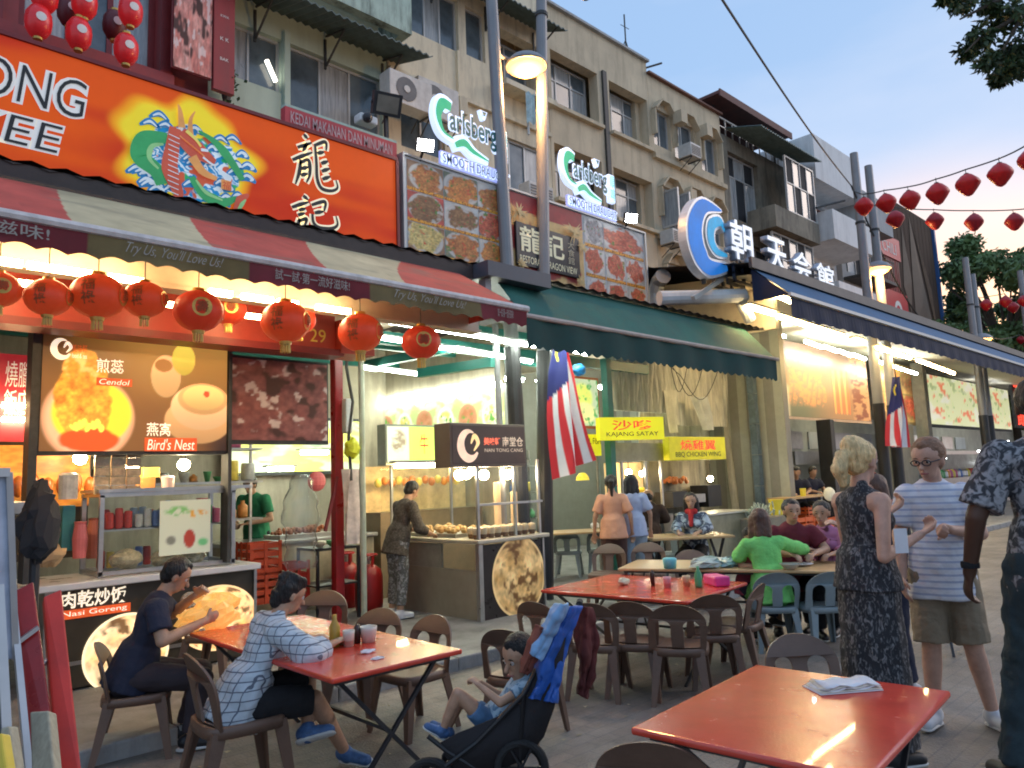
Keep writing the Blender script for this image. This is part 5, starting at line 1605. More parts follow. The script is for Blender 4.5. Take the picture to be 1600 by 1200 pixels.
P = [[(a.x + .04 * math.sin(j * 1.3 + i * .3) + (j / 6 - .5) * .20, 7.5 + .03 * math.cos(j * 2), 1.83 - i * .12) for j in range(7)] for i in range(8)]
tag(MB().grid(P).build('hanging_towel', mat('pale_striped_towel', (.62, .52, .46), .9, var=.3, scale=8), None, True), 'pale reddish towel hanging below the yellow bag', 'towel')
# round head of a pink flower sign and shelf with bowls
q = fp(495, 752, 8.2)
tag(MB().ball(q, .12, 14, 8, (1, .5, 1)).build('pink_fan', mat('pink_red_plastic', (.60, .12, .12), .5, emit=.1)), 'pink red round plastic fan head left of the red column', 'fan')
t = thing('side_table', 'dark metal shelf table with bowls of greens, left of the gas cylinder', 'table', (4.9, 8.3, .1))
u0, u1, z0, z1 = on(492, 862, 560, 960, 7.95)
mb = MB()
for u in (u0, u1 - .03):
 for v in (7.9, 8.35): mb.box(u, u + .03, v, v + .03, .1, z1)
mb.box(u0, u1, 7.9, 8.38, z1, z1 + .03).box(u0, u1, 7.9, 8.38, .5, .52)
mb.build('frame', m_blackm, t)
for k in range(3):
 tag(MB().lathe([(.03, 0), (.07, .04), (.075, .07), (.07, .075)], (u0 + .12 + k * .17, 8.05, z1 + .033), 14).build('bowl', stock_m[(5, 6, 5)[k]]), ('left', 'middle', 'right')[k] + ' of three bowls on the dark metal shelf table', 'bowl', 'bowls on the shelf table')
# crowded shelves deep in the stalls
def shelf_of(u0, u1, v, zs, label, seed, where):
 t = thing('shelf_unit', label, 'shelf', ((u0 + u1) / 2, v, .1))
 for z in zs: MB().box(u0, u1, v, v + .35, z - .025, z).build('shelf', m_steel, t)
 for u in (u0, u1 - .03): MB().box(u, u + .03, v + .3, v + .33, .1, zs[-1] + .3).build('upright', m_steel, t)
 r_ = random.Random(seed); u = u0 + .1; rows = {z: 0 for z in zs}
 for z in zs:
  u = u0 + .1
  while u < u1 - .12 and rows[z] < 24:
   w = r_.uniform(.04, .085); h = r_.uniform(.08, .26); kind = r_.randrange(3); m = (stock_m + [m_steel, m_cup_, m_steel])[r_.randrange(11)]
   p = [[(w, 0), (w, h * .7), (w * .4, h * .85), (w * .4, h)], [(w * .8, 0), (w, .02), (w, h), (w * .9, h + .02)], [(w * .6, 0), (w * 1.15, h * .45), (w * 1.2, h * .47)]][kind]
   nm = ('bottle', 'jar', 'bowl')[kind]
   o = MB().lathe(p, (0, 0, 0), 10).build(nm, m, None, True); o.location = (u, v + r_.uniform(.1, .22), z + .001)
   tag(o, f'{nm} in {m.name.split("_")[-1]}, {ORD[rows[z]]} from the left on the {("lower", "middle", "top")[zs.index(z)]} shelf {where}', nm, 'stock on the stall shelves')
   rows[z] += 1; u += w * 2.3 + r_.uniform(.0, .05)
m_cup_ = mat('enamel_white', (.7, .7, .66), .35, var=.1)
shelf_of(2.4, 4.3, 8.9, [1.3, 1.75, 2.15], 'steel shelf unit with bottles and bowls behind the glass case', 5, 'behind the glass case')
shelf_of(8.3, 10.6, 10.2, [.9, 1.4, 1.9], 'steel shelf unit with pots deep behind the large flag', 6, 'behind the large flag')
# gas cylinder
q = gp(577, 955, .1)
gcx = thing('gas_cylinder', 'red cooking gas cylinder on the pavement beside the stall opening', 'gas cylinder', (q.x, q.y, .1))
m_gas = mat('gas_cylinder_red', (.36, .012, .012), .35, var=.15)
MB().lathe([(.13, .10), (.16, .12), (.172, .2), (.172, .52), (.15, .60), (.08, .655), (.045, .67)], (q.x, q.y, 0), 24).build('body', m_gas, gcx, True)
MB().lathe([(.14, .1), (.14, .13)], (q.x, q.y, -.0), 20).build('foot_ring', m_gas, gcx)
mb = MB()
for k in range(3):
 a = k * 2.1 + .4
 mb.bar((q.x + .09 * math.cos(a), q.y + .09 * math.sin(a), .62), (q.x + .10 * math.cos(a), q.y + .10 * math.sin(a), .78), .025)
P = [(q.x + .10 * math.cos(a * .4), q.y + .10 * math.sin(a * .4), .78) for a in range(17)]
mb.tube(P, .014, 6)
mb.build('collar', m_gas, gcx); MB().lathe([(.02, .66), (.025, .72), (.04, .73), (.04, .76)], (q.x, q.y, 0), 12).build('valve', m_steel, gcx)
q2 = (q.x + .02, q.y + .55)
gcb = clone(gcx, loc=(q2[0], q2[1], .1), label='second gas cylinder standing in the dark behind the front one')
# ================================================================== FOOD CART IN THE MIDDLE
C0 = gp(752, 986, .0)
cu, cv = C0.x, C0.y
CW, CD = 1.06, 1.75
cart = thing('food_cart', 'steel food cart with brown sign box, glass panes and a round food picture', 'cart', (cu + .5, cv + .8, 0))
m_cbeige = mat('cart_beige_panel', (.30, .27, .20), .45, var=.12)
m_cdark = mat('cart_dark_panel', (.03, .022, .02), .3, var=.3)
m_ctop = mat('cart_counter_top', (.50, .44, .34), .35, var=.15, metal=.2)
MB().box(cu, cu + .06, cv, cv + .06, .06, .93).build('corner_post', m_steel, cart)
MB().box(cu + CW - .03, cu + CW, cv, cv + .05, .06, .93).build('corner_post', m_steel, cart)
MB().box(cu + .065, cu + CW - .035, cv + .01, cv + .04, .10, .92).build('front_panel', m_cdark, cart)
MB().box(cu + .01, cu + .04, cv + .065, cv + CD, .10, .64).build('side_panel', m_cbeige, cart)
MB().box(cu + .02, cu + .05, cv + .7, cv + CD, .64, .92).build('side_upper_panel', mat('cart_grey_panel', (.28, .27, .22), .4, var=.2), cart)
MB().box(cu + .05, cu + CW, cv + .05, cv + CD, .04, .10).build('base', m_soot, cart)
bevel(MB().box(cu - .05, cu + CW + .05, cv - .05, cv + CD, .94, .985).build('counter_top', m_ctop, cart), .01)
round_food(cu + .62, .52, .43, cv + .004, cart, 71, 1.08, cols=((.34, .16, .03), (.95, .66, .30)))
mb = MB()
for u, v in ((cu + .02, cv + .02), (cu + CW - .05, cv + .02), (cu + .02, cv + CD - .05), (cu + CW - .05, cv + CD - .05), (cu + .62, cv + .04)):
 mb.box(u, u + .03, v, v + .03, .987, 1.88)
mb.box(cu, cu + CW, cv, cv + .04, 1.36, 1.385)
mb.build('upright', m_steel, cart)
MB().box(cu + .06, cu + CW - .06, cv + .012, cv + .016, 1.0, 1.86).build('glass_pane', m_glass, cart)
MB().box(cu + .012, cu + .016, cv + .06, cv + CD - .06, 1.0, 1.86).build('glass_pane', m_glass, cart)
s0, s1 = fp(702, 660, cv - .02), fp(822, 728, cv - .02)
bevel(MB().box(s0.x, s1.x, cv - .02, cv + .26, s1.z, s0.z).build('sign_box', mat('sign_box_side', (.16, .12, .09), .5, var=.1), cart), .008)
MB().box(s0.x + .03, s1.x - .02, cv - .026, cv - .0205, s1.z + .03, s0.z - .03).build('sign_face', mat('sign_face_brown', (.075, .045, .035), .4, emit=.12), cart)
sw, shh = s1.x - s0.x, s0.z - s1.z
c_logo(s0.x + sw * .24, s1.z + shh * .5, shh * .27, cv - .03, cart, mat('cream_emblem', (.85, .62, .45), .5, emit=.5), mat('cream_emblem2', (.9, .65, .3), .5, emit=.5))
m_cred = mat('coral_print', (.85, .15, .08), .5, emit=.7); m_ccream = mat('cream_print', (.70, .52, .38), .5, emit=.4)
text('美味軒', s0.x + sw * .42, s0.x + sw * .64, s1.z + shh * .50, s1.z + shh * .68, cv - .03, m_cred, cart, bold=.03)
text('南堂仓', s0.x + sw * .67, s0.x + sw * .96, s1.z + shh * .47, s1.z + shh * .70, cv - .03, m_ccream, cart, bold=.01)
text('NAN TONG CANG', s0.x + sw * .43, s0.x + sw * .95, s1.z + shh * .34, s1.z + shh * .42, cv - .03, m_ccream, cart)
for k, (x, y, dv, l) in enumerate(((718, 742, .25, 'first round bulb under the brown sign box, from the left'), (738, 735, .7, 'smaller round bulb set back between two others in the cart'), (756, 742, .25, 'round bulb in the middle of the cart under the brown sign box'), (793, 741, .25, 'round bulb at the right under the brown sign box'))):
 bulb(x, y, cv + dv, .062, l, cord=.1)
# cups on the cart
m_cup = mat('cream_cup', (.72, .55, .36), .4, var=.15); m_drk = mat('dark_drink', (.16, .07, .03), .3)
cup = thing('dessert_cup', 'leftmost cream dessert cup in the front row on the cart counter', 'cup', (0, 0, 0), local=True, group='row of cups on the cart')
MB().lathe([(.032, 0), (.045, .055)], (0, 0, 0), 14).build('drink', m_drk, cup); MB().lathe([(.0455, .05), (.05, .095), (.046, .12), (.02, .13)], (0, 0, 0), 14).build('cup_top', m_cup, cup)
for k in range(9):
 u = cu + .06 + k * .112
 if k == 0: cup.location = (u, cv + .10, .987)
 else: clone(cup, loc=(u, cv + .10 + .01 * (k % 2), .987), label=f'cream dessert cup, {ORD[k]} from the left in the front row on the cart')
for k in range(7): clone(cup, loc=(cu + .12 + k * .125, cv + .26, .987), label=f'cream dessert cup, {ORD[k]} from the left in the back row on the cart')
for k, (uu, hh) in enumerate(((cu + .62, .62), (cu + .90, .5))):
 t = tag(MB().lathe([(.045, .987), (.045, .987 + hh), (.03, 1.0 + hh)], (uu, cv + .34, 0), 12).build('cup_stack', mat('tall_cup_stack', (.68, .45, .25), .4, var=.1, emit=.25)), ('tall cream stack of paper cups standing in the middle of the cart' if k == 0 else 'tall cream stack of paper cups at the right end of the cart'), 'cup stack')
t = thing('steamer_tray', 'low tray with white cloth at the left end of the cart counter', 'tray', (cu + .2, cv + .9, .99))
MB().box(cu + .08, cu + .7, cv + .5, cv + 1.4, .987, 1.03).build('tray', m_steel, t)
mb = MB()
for i in range(40): mb.ball((cu + rr.uniform(.12, .66), cv + rr.uniform(.55, 1.35), 1.05 + rr.uniform(0, .03)), rr.uniform(.03, .05), 6, 4)
o = mb.build('food', mat('golden_food', (.60, .36, .14), .5, var=.4, scale=20), t); o['kind'] = 'stuff'
# lit pork floss style sign behind, and lit display counter behind the cart
t = thing('lime_light_box', 'lime green light box with a red character, behind the brown sign box', 'light box', (6, 9, 2))
a, b = fp(604, 666, 8.6), fp(690, 722, 8.6)
paint_uz('picture', a.x, b.x, b.z, a.z, 8.59, lambda X, Y: mixc(mixc(np.ones(X.shape + (3,)) * np.array((.62, .66, .45)), (.62, .78, .12), (X > .38) * 1.0), (.28, .22, .14), E_(X, Y, .2, .6, .13, .30, .2)[0] * sst(.3, .6, fnoise(X, Y, 9, 2))), m_backlit, t)
MB().box(a.x - .02, b.x + .02, 8.6, 8.8, b.z - .03, a.z + .03).build('box', mat('grey_green_box', (.30, .33, .26), .5), t)
text('牛', a.x + (b.x - a.x) * .58, a.x + (b.x - a.x) * .74, b.z + .12, a.z - .1, 8.58, mat('red_glow_print', (.8, .06, .03), .5, emit=.5), t)
fl = thing('display_tube_light', 'bright warm tube in its reflector below the lime light box', 'light', (6.4, 8.6, 1.95))
a, b = fp(618, 728, 8.5), fp(685, 725, 8.5)
MB().box(a.x, b.x, 8.48, 8.54, a.z - .03, a.z + .03).build('tube', m_tubew, fl)
MB().box(a.x - .04, b.x + .04, 8.44, 8.6, a.z + .032, a.z + .07).build('reflector', m_steel, fl)
t = thing('hot_food_display', 'glazed hot food display glowing orange behind the cart', 'display case', (6.6, 9.0, 1))
a, b = fp(600, 745, 8.8), fp(745, 775, 8.8)
MB().box(a.x, b.x + .2, 8.9, 9.5, .1, 1.25).build('cabinet', mat('cabinet_brown', (.22, .16, .09), .5, var=.2), t)
MB().box(a.x, b.x + .2, 8.88, 8.884, 1.25, 1.85).build('glass_pane', m_glass, t)
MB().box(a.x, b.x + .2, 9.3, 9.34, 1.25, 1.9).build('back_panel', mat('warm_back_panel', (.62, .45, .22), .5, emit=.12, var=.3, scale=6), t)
for i in range(13):
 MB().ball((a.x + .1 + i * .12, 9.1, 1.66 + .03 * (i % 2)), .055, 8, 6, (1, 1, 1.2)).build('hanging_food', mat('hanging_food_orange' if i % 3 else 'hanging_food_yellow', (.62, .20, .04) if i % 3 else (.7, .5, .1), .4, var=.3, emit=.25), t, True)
# ================================================================== MIDDLE EATERY
m_mboard = m_backlit2
t = thing('lit_wall_menu', 'long lit wall menu of pale green food pictures with bright tubes above', 'menu board', (7.98, 10, 2.4))
def wallmenu(X, Y):
 C = np.ones(X.shape + (3,)) * np.array((.42, .50, .20))
 C = mixc(C, (.62, .62, .40), sst(.45, .6, fnoise(X * 3 % 1, Y, 5, 91)))
 for k in range(6):
  cx = .09 + k * .165
  e, d = E_(X, Y, cx, .42, .065, .33, .1); C = mixc(C, (.68, .68, .58) if k % 2 else (.45, .22, .12), e)
  e2, d = E_(X, Y, cx, .42, .05, .24, .2); n = fnoise(X * 4 % 1, Y, 12, 92 + k)
  C = mixc(C, (.55, .50, .14) if k % 2 else (.40, .16, .07), e2 * sst(.2, .7, n))
  C = mixc(C, (.10, .30, .05), e2 * sst(.6, .75, fnoise(X * 5 % 1, Y, 9, 95 + k)))
 return C
paint('picture', (7.975, 12.0 - .1, 2.35), (0, -3.5, 0), (0, 0, .72), 200, 50, wallmenu, m_backlit, t)
MB().box(7.98, 7.999, 8.35, 11.95, 2.3, 3.12).build('board', m_wframe, t)
for k in range(3): MB().box(7.93, 7.97, 8.45 + k * 1.16, 9.55 + k * 1.16, 3.10, 3.16).build('tube', m_tubec, t)
t = thing('vegetable_picture', 'framed lit picture of green vegetables beside the large flag', 'picture', (8.6, 8.2, 2.2))
a, b = fp(886, 590, 7.9), fp(936, 666, 7.9)
paint_uz('picture', a.x, b.x, b.z, a.z, 7.89, lambda X, Y: mixc(mixc(mixc(np.ones(X.shape + (3,)) * np.array((.38, .46, .30)), (.55, .60, .12), E_(X, Y, .45, .6, .35, .3, .2)[0]), (.60, .58, .25), E_(X, Y, .5, .28, .4, .22, .2)[0]), (.05, .28, .06), sst(.55, .68, fnoise(X, Y, 7, 7))), m_backlit, t)
MB().box(a.x - .04, b.x + .04, 7.9, 7.96, b.z - .04, a.z + .04).build('frame', mat('orange_frame', (.50, .12, .03), .5), t)
text('GRILL FISH', *on(905, 684, 938, 694, 7.6), 7.59, m_black, t)
a, b = fp(902, 678, 7.6), fp(940, 712, 7.6)
MB().box(a.x, b.x, 7.6, 7.7, b.z, a.z).build('sign_face', mat('yellow_lit_face', (.74, .68, .02), .4, emit=.4), t)
# ceiling tubes in the middle eatery, placed on their real slope-free height
fl = thing('ceiling_tube_rows', 'rows of cool white ceiling tubes in the open middle eatery', 'light', (6.5, 7, 3.3))
for k, (x0, y0, x1, y1, z) in enumerate(((590, 500, 770, 529, 3.35), (770, 531, 836, 541, 3.35), (596, 528, 632, 534, 3.4), (684, 543, 705, 546, 3.4), (712, 545, 830, 566, 3.4), (565, 574, 588, 578, 3.3), (594, 577, 668, 587, 3.3), (857, 505, 885, 512, 3.3), (890, 521, 985, 545, 3.3), (857, 527, 885, 533, 3.35), (872, 543, 918, 554, 3.4))):
 a, b = gp(x0, y0, z), gp(x1, y1, z)
 MB().bar(a, b, .045, .035).build('tube', m_tubec, fl)
 MB().bar(a + Vector((0, 0, .035)), b + Vector((0, 0, .035)), .12, .02).build('fitting', m_white, fl)
for k in range(4):  # unseen rear row, added to brighten the dark back of the eatery
 MB().box(8.3 + k * 1.5, 9.4 + k * 1.5, 9.4, 9.45, 3.35, 3.39).box(8.3 + k * 1.5, 9.4 + k * 1.5, 9.36, 9.49, 3.395, 3.42).build('tube', m_tubec, fl)
g = thing('green_steel_frame', 'green painted steel beams and columns of the middle eatery', 'frame', (7, 8, .1))
MB().box(4.9, 11.1, 7.9, 8.0, 3.42, 3.58).build('beam', m_greenp, g)
for (x0, y0, x1, y1, z) in ((655, 583, 770, 566, 3.1), (573, 570, 700, 545, 3.4)):
 MB().bar(gp(x0, y0, z), gp(x1, y1, z), .09, .12).build('beam', m_greenp, g)
for px, v in ((948, 7.5), (697, 11.0)):
 q = fp(px, 600, v)
 MB().box(q.x - .06, q.x + .06, v - .06, v + .06, .1, 3.5).build('column', m_greenp, g)
# green awning
ga = thing('green_awning', 'dark green canvas awning with scalloped valance over the middle eatery', 'awning', (8, 5.4, 3.3))
tl, tr = fp(880, 495, 5.3), fp(1213, 568, 5.3)
gz = (tl.z + tr.z) / 2; gu0, gu1 = 5.35, tr.x
m_gawn = mat('green_canvas', (.012, .105, .085), .75, var=.2, scale=3, bump=.2)
mb = MB()
mb.grid([[(gu0 + (gu1 - gu0) * i / 40, 5.3 + .5 * j / 3, gz + (3.86 - gz) * j / 3 + .012 * math.sin(i * 1.3) * math.sin(j * 1.0)) for i in range(41)] for j in range(4)])
mb.build('canvas', m_gawn, ga, True)
MB().quad((gu1 + .003, 5.3, gz), (gu1 + .003, 5.8, 3.86), (gu1 + .003, 5.8, gz)).build('end_panel', m_gawn, ga)
MB().tube([(gu0, 5.28, gz), (gu1 + .02, 5.28, gz)], .028, 8).build('front_rail', mat('awning_rail_pinkish', (.42, .36, .32), .6, var=.2), ga)
xs_ = [gu0 + (gu1 - gu0) * i / 400 for i in range(401)]
MB().grid([[(x, 5.285 + .015 * math.sin(x * 9), gz - .015) for x in xs_], [(x, 5.285 + .02 * math.sin(x * 9), gz - .30 - .035 * abs(math.sin(x * math.pi / .16))) for x in xs_]]).build('valance', mat('green_valance', (.008, .05, .045), .85, var=.2), ga)
# hanging lamp cluster near the first flag, blue bag
q = fp(905, 578, 7.0)
mb = MB().ball(q, .10, 10, 8, (1.2, .8, .8)); mb.v = [(x, y, z + rr.uniform(-.02, .02)) for x, y, z in mb.v]
tag(mb.build('blue_bag', mat('blue_plastic', (.02, .25, .62), .4)), 'crumpled bright blue plastic bag hung under the ceiling behind the flag', 'bag')
# plastic weather sheets
m_sheet = mat('grimy_plastic_sheet', (.46, .43, .31), .35, var=.35, scale=1.5, bump=.4, bscale=8, stretch=(3, 3, .6), stain=.75, stain_col=(.09, .075, .05))
m_sheet2 = mat('milky_plastic_sheet', (.52, .50, .38), .35, var=.35, scale=3, bump=.5, bscale=10, stretch=(6, 6, .4), emit=.04)
def sheet(x0, y0, x1, y1, v, label, m, folds=12, amp=.05, name='plastic_sheet', group='plastic weather sheets', skew=0):
 u0, u1, z0, z1 = on(x0, y0, x1, y1, v)
 n = 60
 P = [[(u0 + (u1 - u0) * i / n + skew * j / 8, v + amp * math.sin(i * folds / n * 6.28 + .4 * j) + .4 * amp * math.sin(i * 1.9), z1 + (z0 - z1) * j / 8) for i in range(n + 1)] for j in range(9)]
 return tag(MB().grid(P).build(name, m, None, True), label, 'plastic sheet', group)
sheet(955, 540, 1043, 646, 8.0, 'bunched clear plastic curtain hanging above the yellow lit signs', m_sheet2, 11, .07)
sheet(1040, 545, 1148, 668, 8.3, 'milky plastic sheet with loops of cord, right of the bunched curtain', m_sheet2, 3, .10)
sheet(1130, 580, 1230, 812, 8.2, 'tall marbled plastic sheet beside the blue drainpipe', m_sheet, 4, .08)
sheet(1000, 640, 1180, 812, 8.7, 'wide grimy plastic sheet behind the grill stall', m_sheet, 5, .10)
t = tag(MB().grid([[fp(x, y, 7.9) + Vector((0, .03 * math.sin(i), 0)) for i, x in enumerate(np.linspace(a, b, 6))] for y, a, b in ((610, 1037, 1056), (650, 1042, 1054), (676, 1046, 1058))]).build('torn_sheet', mat('off_white_board', (.62, .60, .46), .6)), 'narrow off white board leaning in front of the plastic sheets', 'board')
t = tag(MB().grid([[fp(a + (b - a) * i / 6, y, 7.95) + Vector((0, .04 * math.sin(i * 2), 0)) for i in range(7)] for y, a, b in ((620, 1078, 1104), (650, 1090, 1112), (672, 1098, 1114))]).build('torn_sheet', mat('pale_flap', (.60, .62, .55), .5)), 'pale torn flap of plastic hanging right of the off white board', 'plastic sheet')
mb = MB()
for k in range(3): mb.tube([fp(1046 + 24 * k * i_ ** .5 + 30 * i_, 560 + 150 * math.sin(i_ * math.pi) * .35 + k * 6, 7.85) for i_ in np.linspace(0, 1, 12)], .008, 5)
tag(mb.build('looped_cord', m_soot), 'dark cords looping across the milky plastic sheet', 'cord')
q = fp(1181, 700, 7.6)
t = thing('blue_drainpipe', 'blue grey square drainpipe post at the right end of the green awning', 'pipe', (q.x, 7.6, .1))
m_bpipe = mat('blue_grey_pipe', (.10, .15, .19), .45, var=.3, scale=9)
for k in range(6): MB().box(q.x - .075, q.x + .075, 7.52, 7.66, .1 + k * .62, .1 + k * .62 + .61).build('pipe_section', m_bpipe, t)
# yellow lit hawker signs
def hawker(x0, y0, x1, y1, v, top, bottom, label, yaw=0, em=.45):
 a, b = fp(x0, y0, v), fp(x1, y1, v)
 cen = Vector(((a.x + b.x) / 2, v, (a.z + b.z) / 2))
 w, h = (b.x - a.x) / 2, (a.z - b.z) / 2
 t = thing('yellow_light_box', label, 'light box', tuple(cen), group='yellow lit hawker signs')
 Xd = Vector((math.cos(yaw), math.sin(yaw), 0)); Nd = Vector((math.sin(yaw), -math.cos(yaw), 0)); Zd = Vector((0, 0, 1))
 w = w * .80 / max(.3, abs(Xd.dot(RT)) + .08) if yaw else w
 m = mat('yellow_lit_face%.1f' % em, (.74, .68, .02), .4, var=.12, scale=4, emit=em)
 bevel(MB().obox(cen, Xd, Nd, Zd, w, .07, h).build('box', m, t), .01)
 f = (cen + Nd * .074, Xd, Zd)
 text(top, -w * .62, w * .62, -h * .15, h * .72, 0, mat('red_glow_print', (.8, .06, .03), .5, emit=.5), t, bold=.01, frame=f)
 text(bottom, -w * .8, w * .8, -h * .78, -h * .30, 0, m_black, t, frame=f)
 return t, cen, Xd, Nd, w, h
hawker(938, 650, 1028, 688, 7.2, '沙嗲', 'KAJANG SATAY', 'bright yellow lit box sign for satay above the two standing women', yaw=-.45)
hawker(1042, 682, 1127, 718, 7.4, '燒雞翼', 'BBQ CHICKEN WING', 'dimmer yellow lit sign with three red characters, right of the satay sign', yaw=-.1, em=.15)
# satay stall body
t = thing('satay_stall', 'small glass sided satay stall with warm lit interior', 'food stall', (9.2, 7.8, .1))
a, b = fp(942, 692, 7.7), fp(1035, 720, 7.7)
MB().box(a.x, b.x, 7.62, 7.66, b.z, a.z).build('valance_board', mat('dull_grey_board', (.36, .35, .27), .5, var=.2), t)
c, d = fp(975, 722, 7.9), fp(1036, 790, 7.9)
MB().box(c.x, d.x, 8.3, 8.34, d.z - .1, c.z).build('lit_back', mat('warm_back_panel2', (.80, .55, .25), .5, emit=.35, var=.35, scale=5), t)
MB().box(c.x - .3, d.x, 7.7, 8.3, .1, .95).build('cabinet', m_steel, t)
for x in (938, 975, 1012, 1036):
 q = fp(x, 760, 7.65); MB().box(q.x - .02, q.x + .02, 7.66, 7.70, .1, a.z).build('upright', m_steel, t)
bulb(982, 738, 7.9, .055, 'warm bulb in the satay stall, left one', cord=.15); bulb(1003, 740, 7.9, .05, 'warm bulb in the satay stall, right one', cord=.15)
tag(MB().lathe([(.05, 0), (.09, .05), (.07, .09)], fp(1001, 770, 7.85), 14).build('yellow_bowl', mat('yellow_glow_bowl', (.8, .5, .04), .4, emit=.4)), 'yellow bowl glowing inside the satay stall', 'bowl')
# grill stall
t = thing('grill_stall', 'dark sooty barbecue grill stall with hood below the second yellow sign', 'food stall', (10.2, 7.9, .1))
a, b = fp(1042, 720, 7.8), fp(1125, 800, 7.8)
MB().box(a.x, b.x, 8.2, 8.3, .1, a.z).build('back_panel', m_grime, t)
MB().box(a.x, b.x, 7.7, 8.2, .1, .85).build('cabinet', m_soot, t)
MB().box(a.x, a.x + .45, 7.72, 8.1, 1.05, 1.32).build('grill_hood', m_blackm, t)
MB().box(b.x - .5, b.x - .05, 7.72, 8.1, 1.0, 1.4).build('grill_hood', m_blackm, t)
MB().box(a.x + .5, b.x - .55, 7.75, 8.0, 1.1, 1.25).build('steel_tray', m_steel, t)
mb = MB()
for i in range(26): mb.ball((a.x + .35 + rr.uniform(0, .6), 8.05 + rr.uniform(-.1, .1), 1.52 + rr.uniform(-.04, .04)), .04, 6, 5)
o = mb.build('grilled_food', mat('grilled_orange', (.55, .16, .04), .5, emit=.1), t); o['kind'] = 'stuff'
bulb(1110, 748, 7.75, .055, 'single warm bulb over the dark grill stall', cord=.2)
# yellow lampshade, racks behind the flag
tag(MB().lathe([(.10, -.05), (.09, .0), (.05, .05), (.02, .06)], fp(910, 745, 7.3), 16).build('hanging_lamp', mat('yellow_shade', (.80, .62, .05), .4, emit=.5)), 'small round yellow lampshade hanging below the flag', 'lamp shade')
# steel serving cabinet, front of right stalls
t = thing('steel_cabinet', 'olive grey steel cabinet on legs, behind the green shirt woman', 'cabinet', (11, 6.6, 0))
a, b = fp(1108, 806, 6.6), fp(1180, 880, 6.6)
bevel(MB().box(a.x, b.x, 6.6, 7.2, b.z, a.z).build('body', mat('olive_steel', (.26, .26, .18), .4, metal=.4, var=.25), t), .01)
MB().box(a.x - .03, b.x + .03, 6.57, 7.23, a.z + .002, a.z + .03).build('top', mat('pale_steel_edge', (.6, .6, .52), .35, metal=.3), t)
MB().box(a.x, a.x + .03, 6.6, 6.63, 0.1, b.z).box(b.x - .03, b.x, 6.6, 6.63, .1, b.z).build('legs', m_steel, t)
# ================================================================== RIGHT EATERY WITH BLUE AWNING
re_ = thing('right_eatery', 'open eatery shell with cream soffit and dark roof under the blue awning', 'building', (18, 7, 0))
RU0, RU1 = 10.15, 60
m_bawn = mat('blue_canvas', (.035, .12, .24), .7, var=.2, scale=2)
m_navy = mat('navy_canvas', (.012, .02, .05), .8, var=.25, scale=5)
MB().grid([[(RU0 + (RU1 - RU0) * i / 60, 4.75, 4.12) for i in range(61)], [(RU0 + (RU1 - RU0) * i / 60, 5.3, 4.62) for i in range(61)]]).build('canvas', m_bawn, re_)
MB().quad((RU0 - .001, 4.75, 4.1), (RU0 - .001, 5.3, 4.6), (RU0 - .001, 5.3, 4.1)).build('awning_end', m_navy, re_)
MB().box(RU0 - .05, RU1, 4.70, 4.745, 4.07, 4.12).build('front_rail', m_wframe, re_)
n = 500
MB().grid([[(RU0 + (RU1 - RU0) * i / n, 4.74, 4.066) for i in range(n + 1)], [(RU0 + (RU1 - RU0) * i / n, 4.74 + .015 * math.sin(i), 3.80 - .03 * abs(math.sin(i * .9))) for i in range(n + 1)]]).build('valance', m_navy, re_)
MB().grid([[(RU0 - .15, 5.25, 4.66), (RU1, 5.25, 4.66)], [(RU0 - .15, 9.0, 5.35), (RU1, 9.0, 5.35)], [(RU0 - .15, 12.0, 5.6), (RU1, 12.0, 5.6)]]).build('roof_sheet', m_roofd, re_)
MB().box(RU0 - .15, RU1, 5.20, 5.25, 4.58, 4.74).build('roof_edge', m_blackm, re_)
MB().grid([[(RU0 + .0, 5.32, 4.52), (RU1, 5.32, 4.52)], [(RU0 + .0, 7.6, 4.75), (RU1, 7.6, 4.75)], [(RU0, 11.5, 5.1), (RU1, 11.5, 5.1)]]).build('soffit', m_soff, re_)
MB().box(11.4, 11.5, 5.6, 11.5, 3.9, 4.9).build('end_wall', m_soff, re_)
for (a, b) in (((1197, 452), (1236, 470)),):
 pass
fl = thing('blue_awning_tubes', 'long warm tubes fixed behind the blue awning edge, one after another', 'light', (16, 5.2, 4))
for (x0, y0, x1, y1, z) in ((1197, 454, 1236, 472, 4.45), (1168, 479, 1210, 491, 4.1), (1213, 494, 1317, 526, 4.1), (1335, 530, 1352, 536, 4.1), (1370, 543, 1422, 560, 4.1), (1378, 523, 1397, 532, 4.3), (1433, 563, 1491, 584, 4.1)):
 a, b = gp(x0, y0, z), gp(x1, y1, z)
 MB().bar(a, b, .05, .05).build('tube', m_tubew, fl)
 MB().bar(a + Vector((0, .02, .05)), b + Vector((0, .02, .05)), .16, .03).build('fitting', m_soff, fl)
fl = thing('picture_wall_tubes', 'cool tubes over the roast meat picture wall in the right eatery', 'light', (17, 7.5, 4))
for (x0, y0, x1, y1) in ((1258, 533, 1285, 543), (1287, 541, 1309, 549), (1311, 548, 1331, 556), (1333, 554, 1352, 561), (1372, 565, 1432, 584), (1200, 518, 1226, 526)):
 a, b = fp(x0, y0, 7.5), fp(x1, y1, 7.5)
 MB().bar(a, b, .06, .06).build('tube', m_tubec, fl)
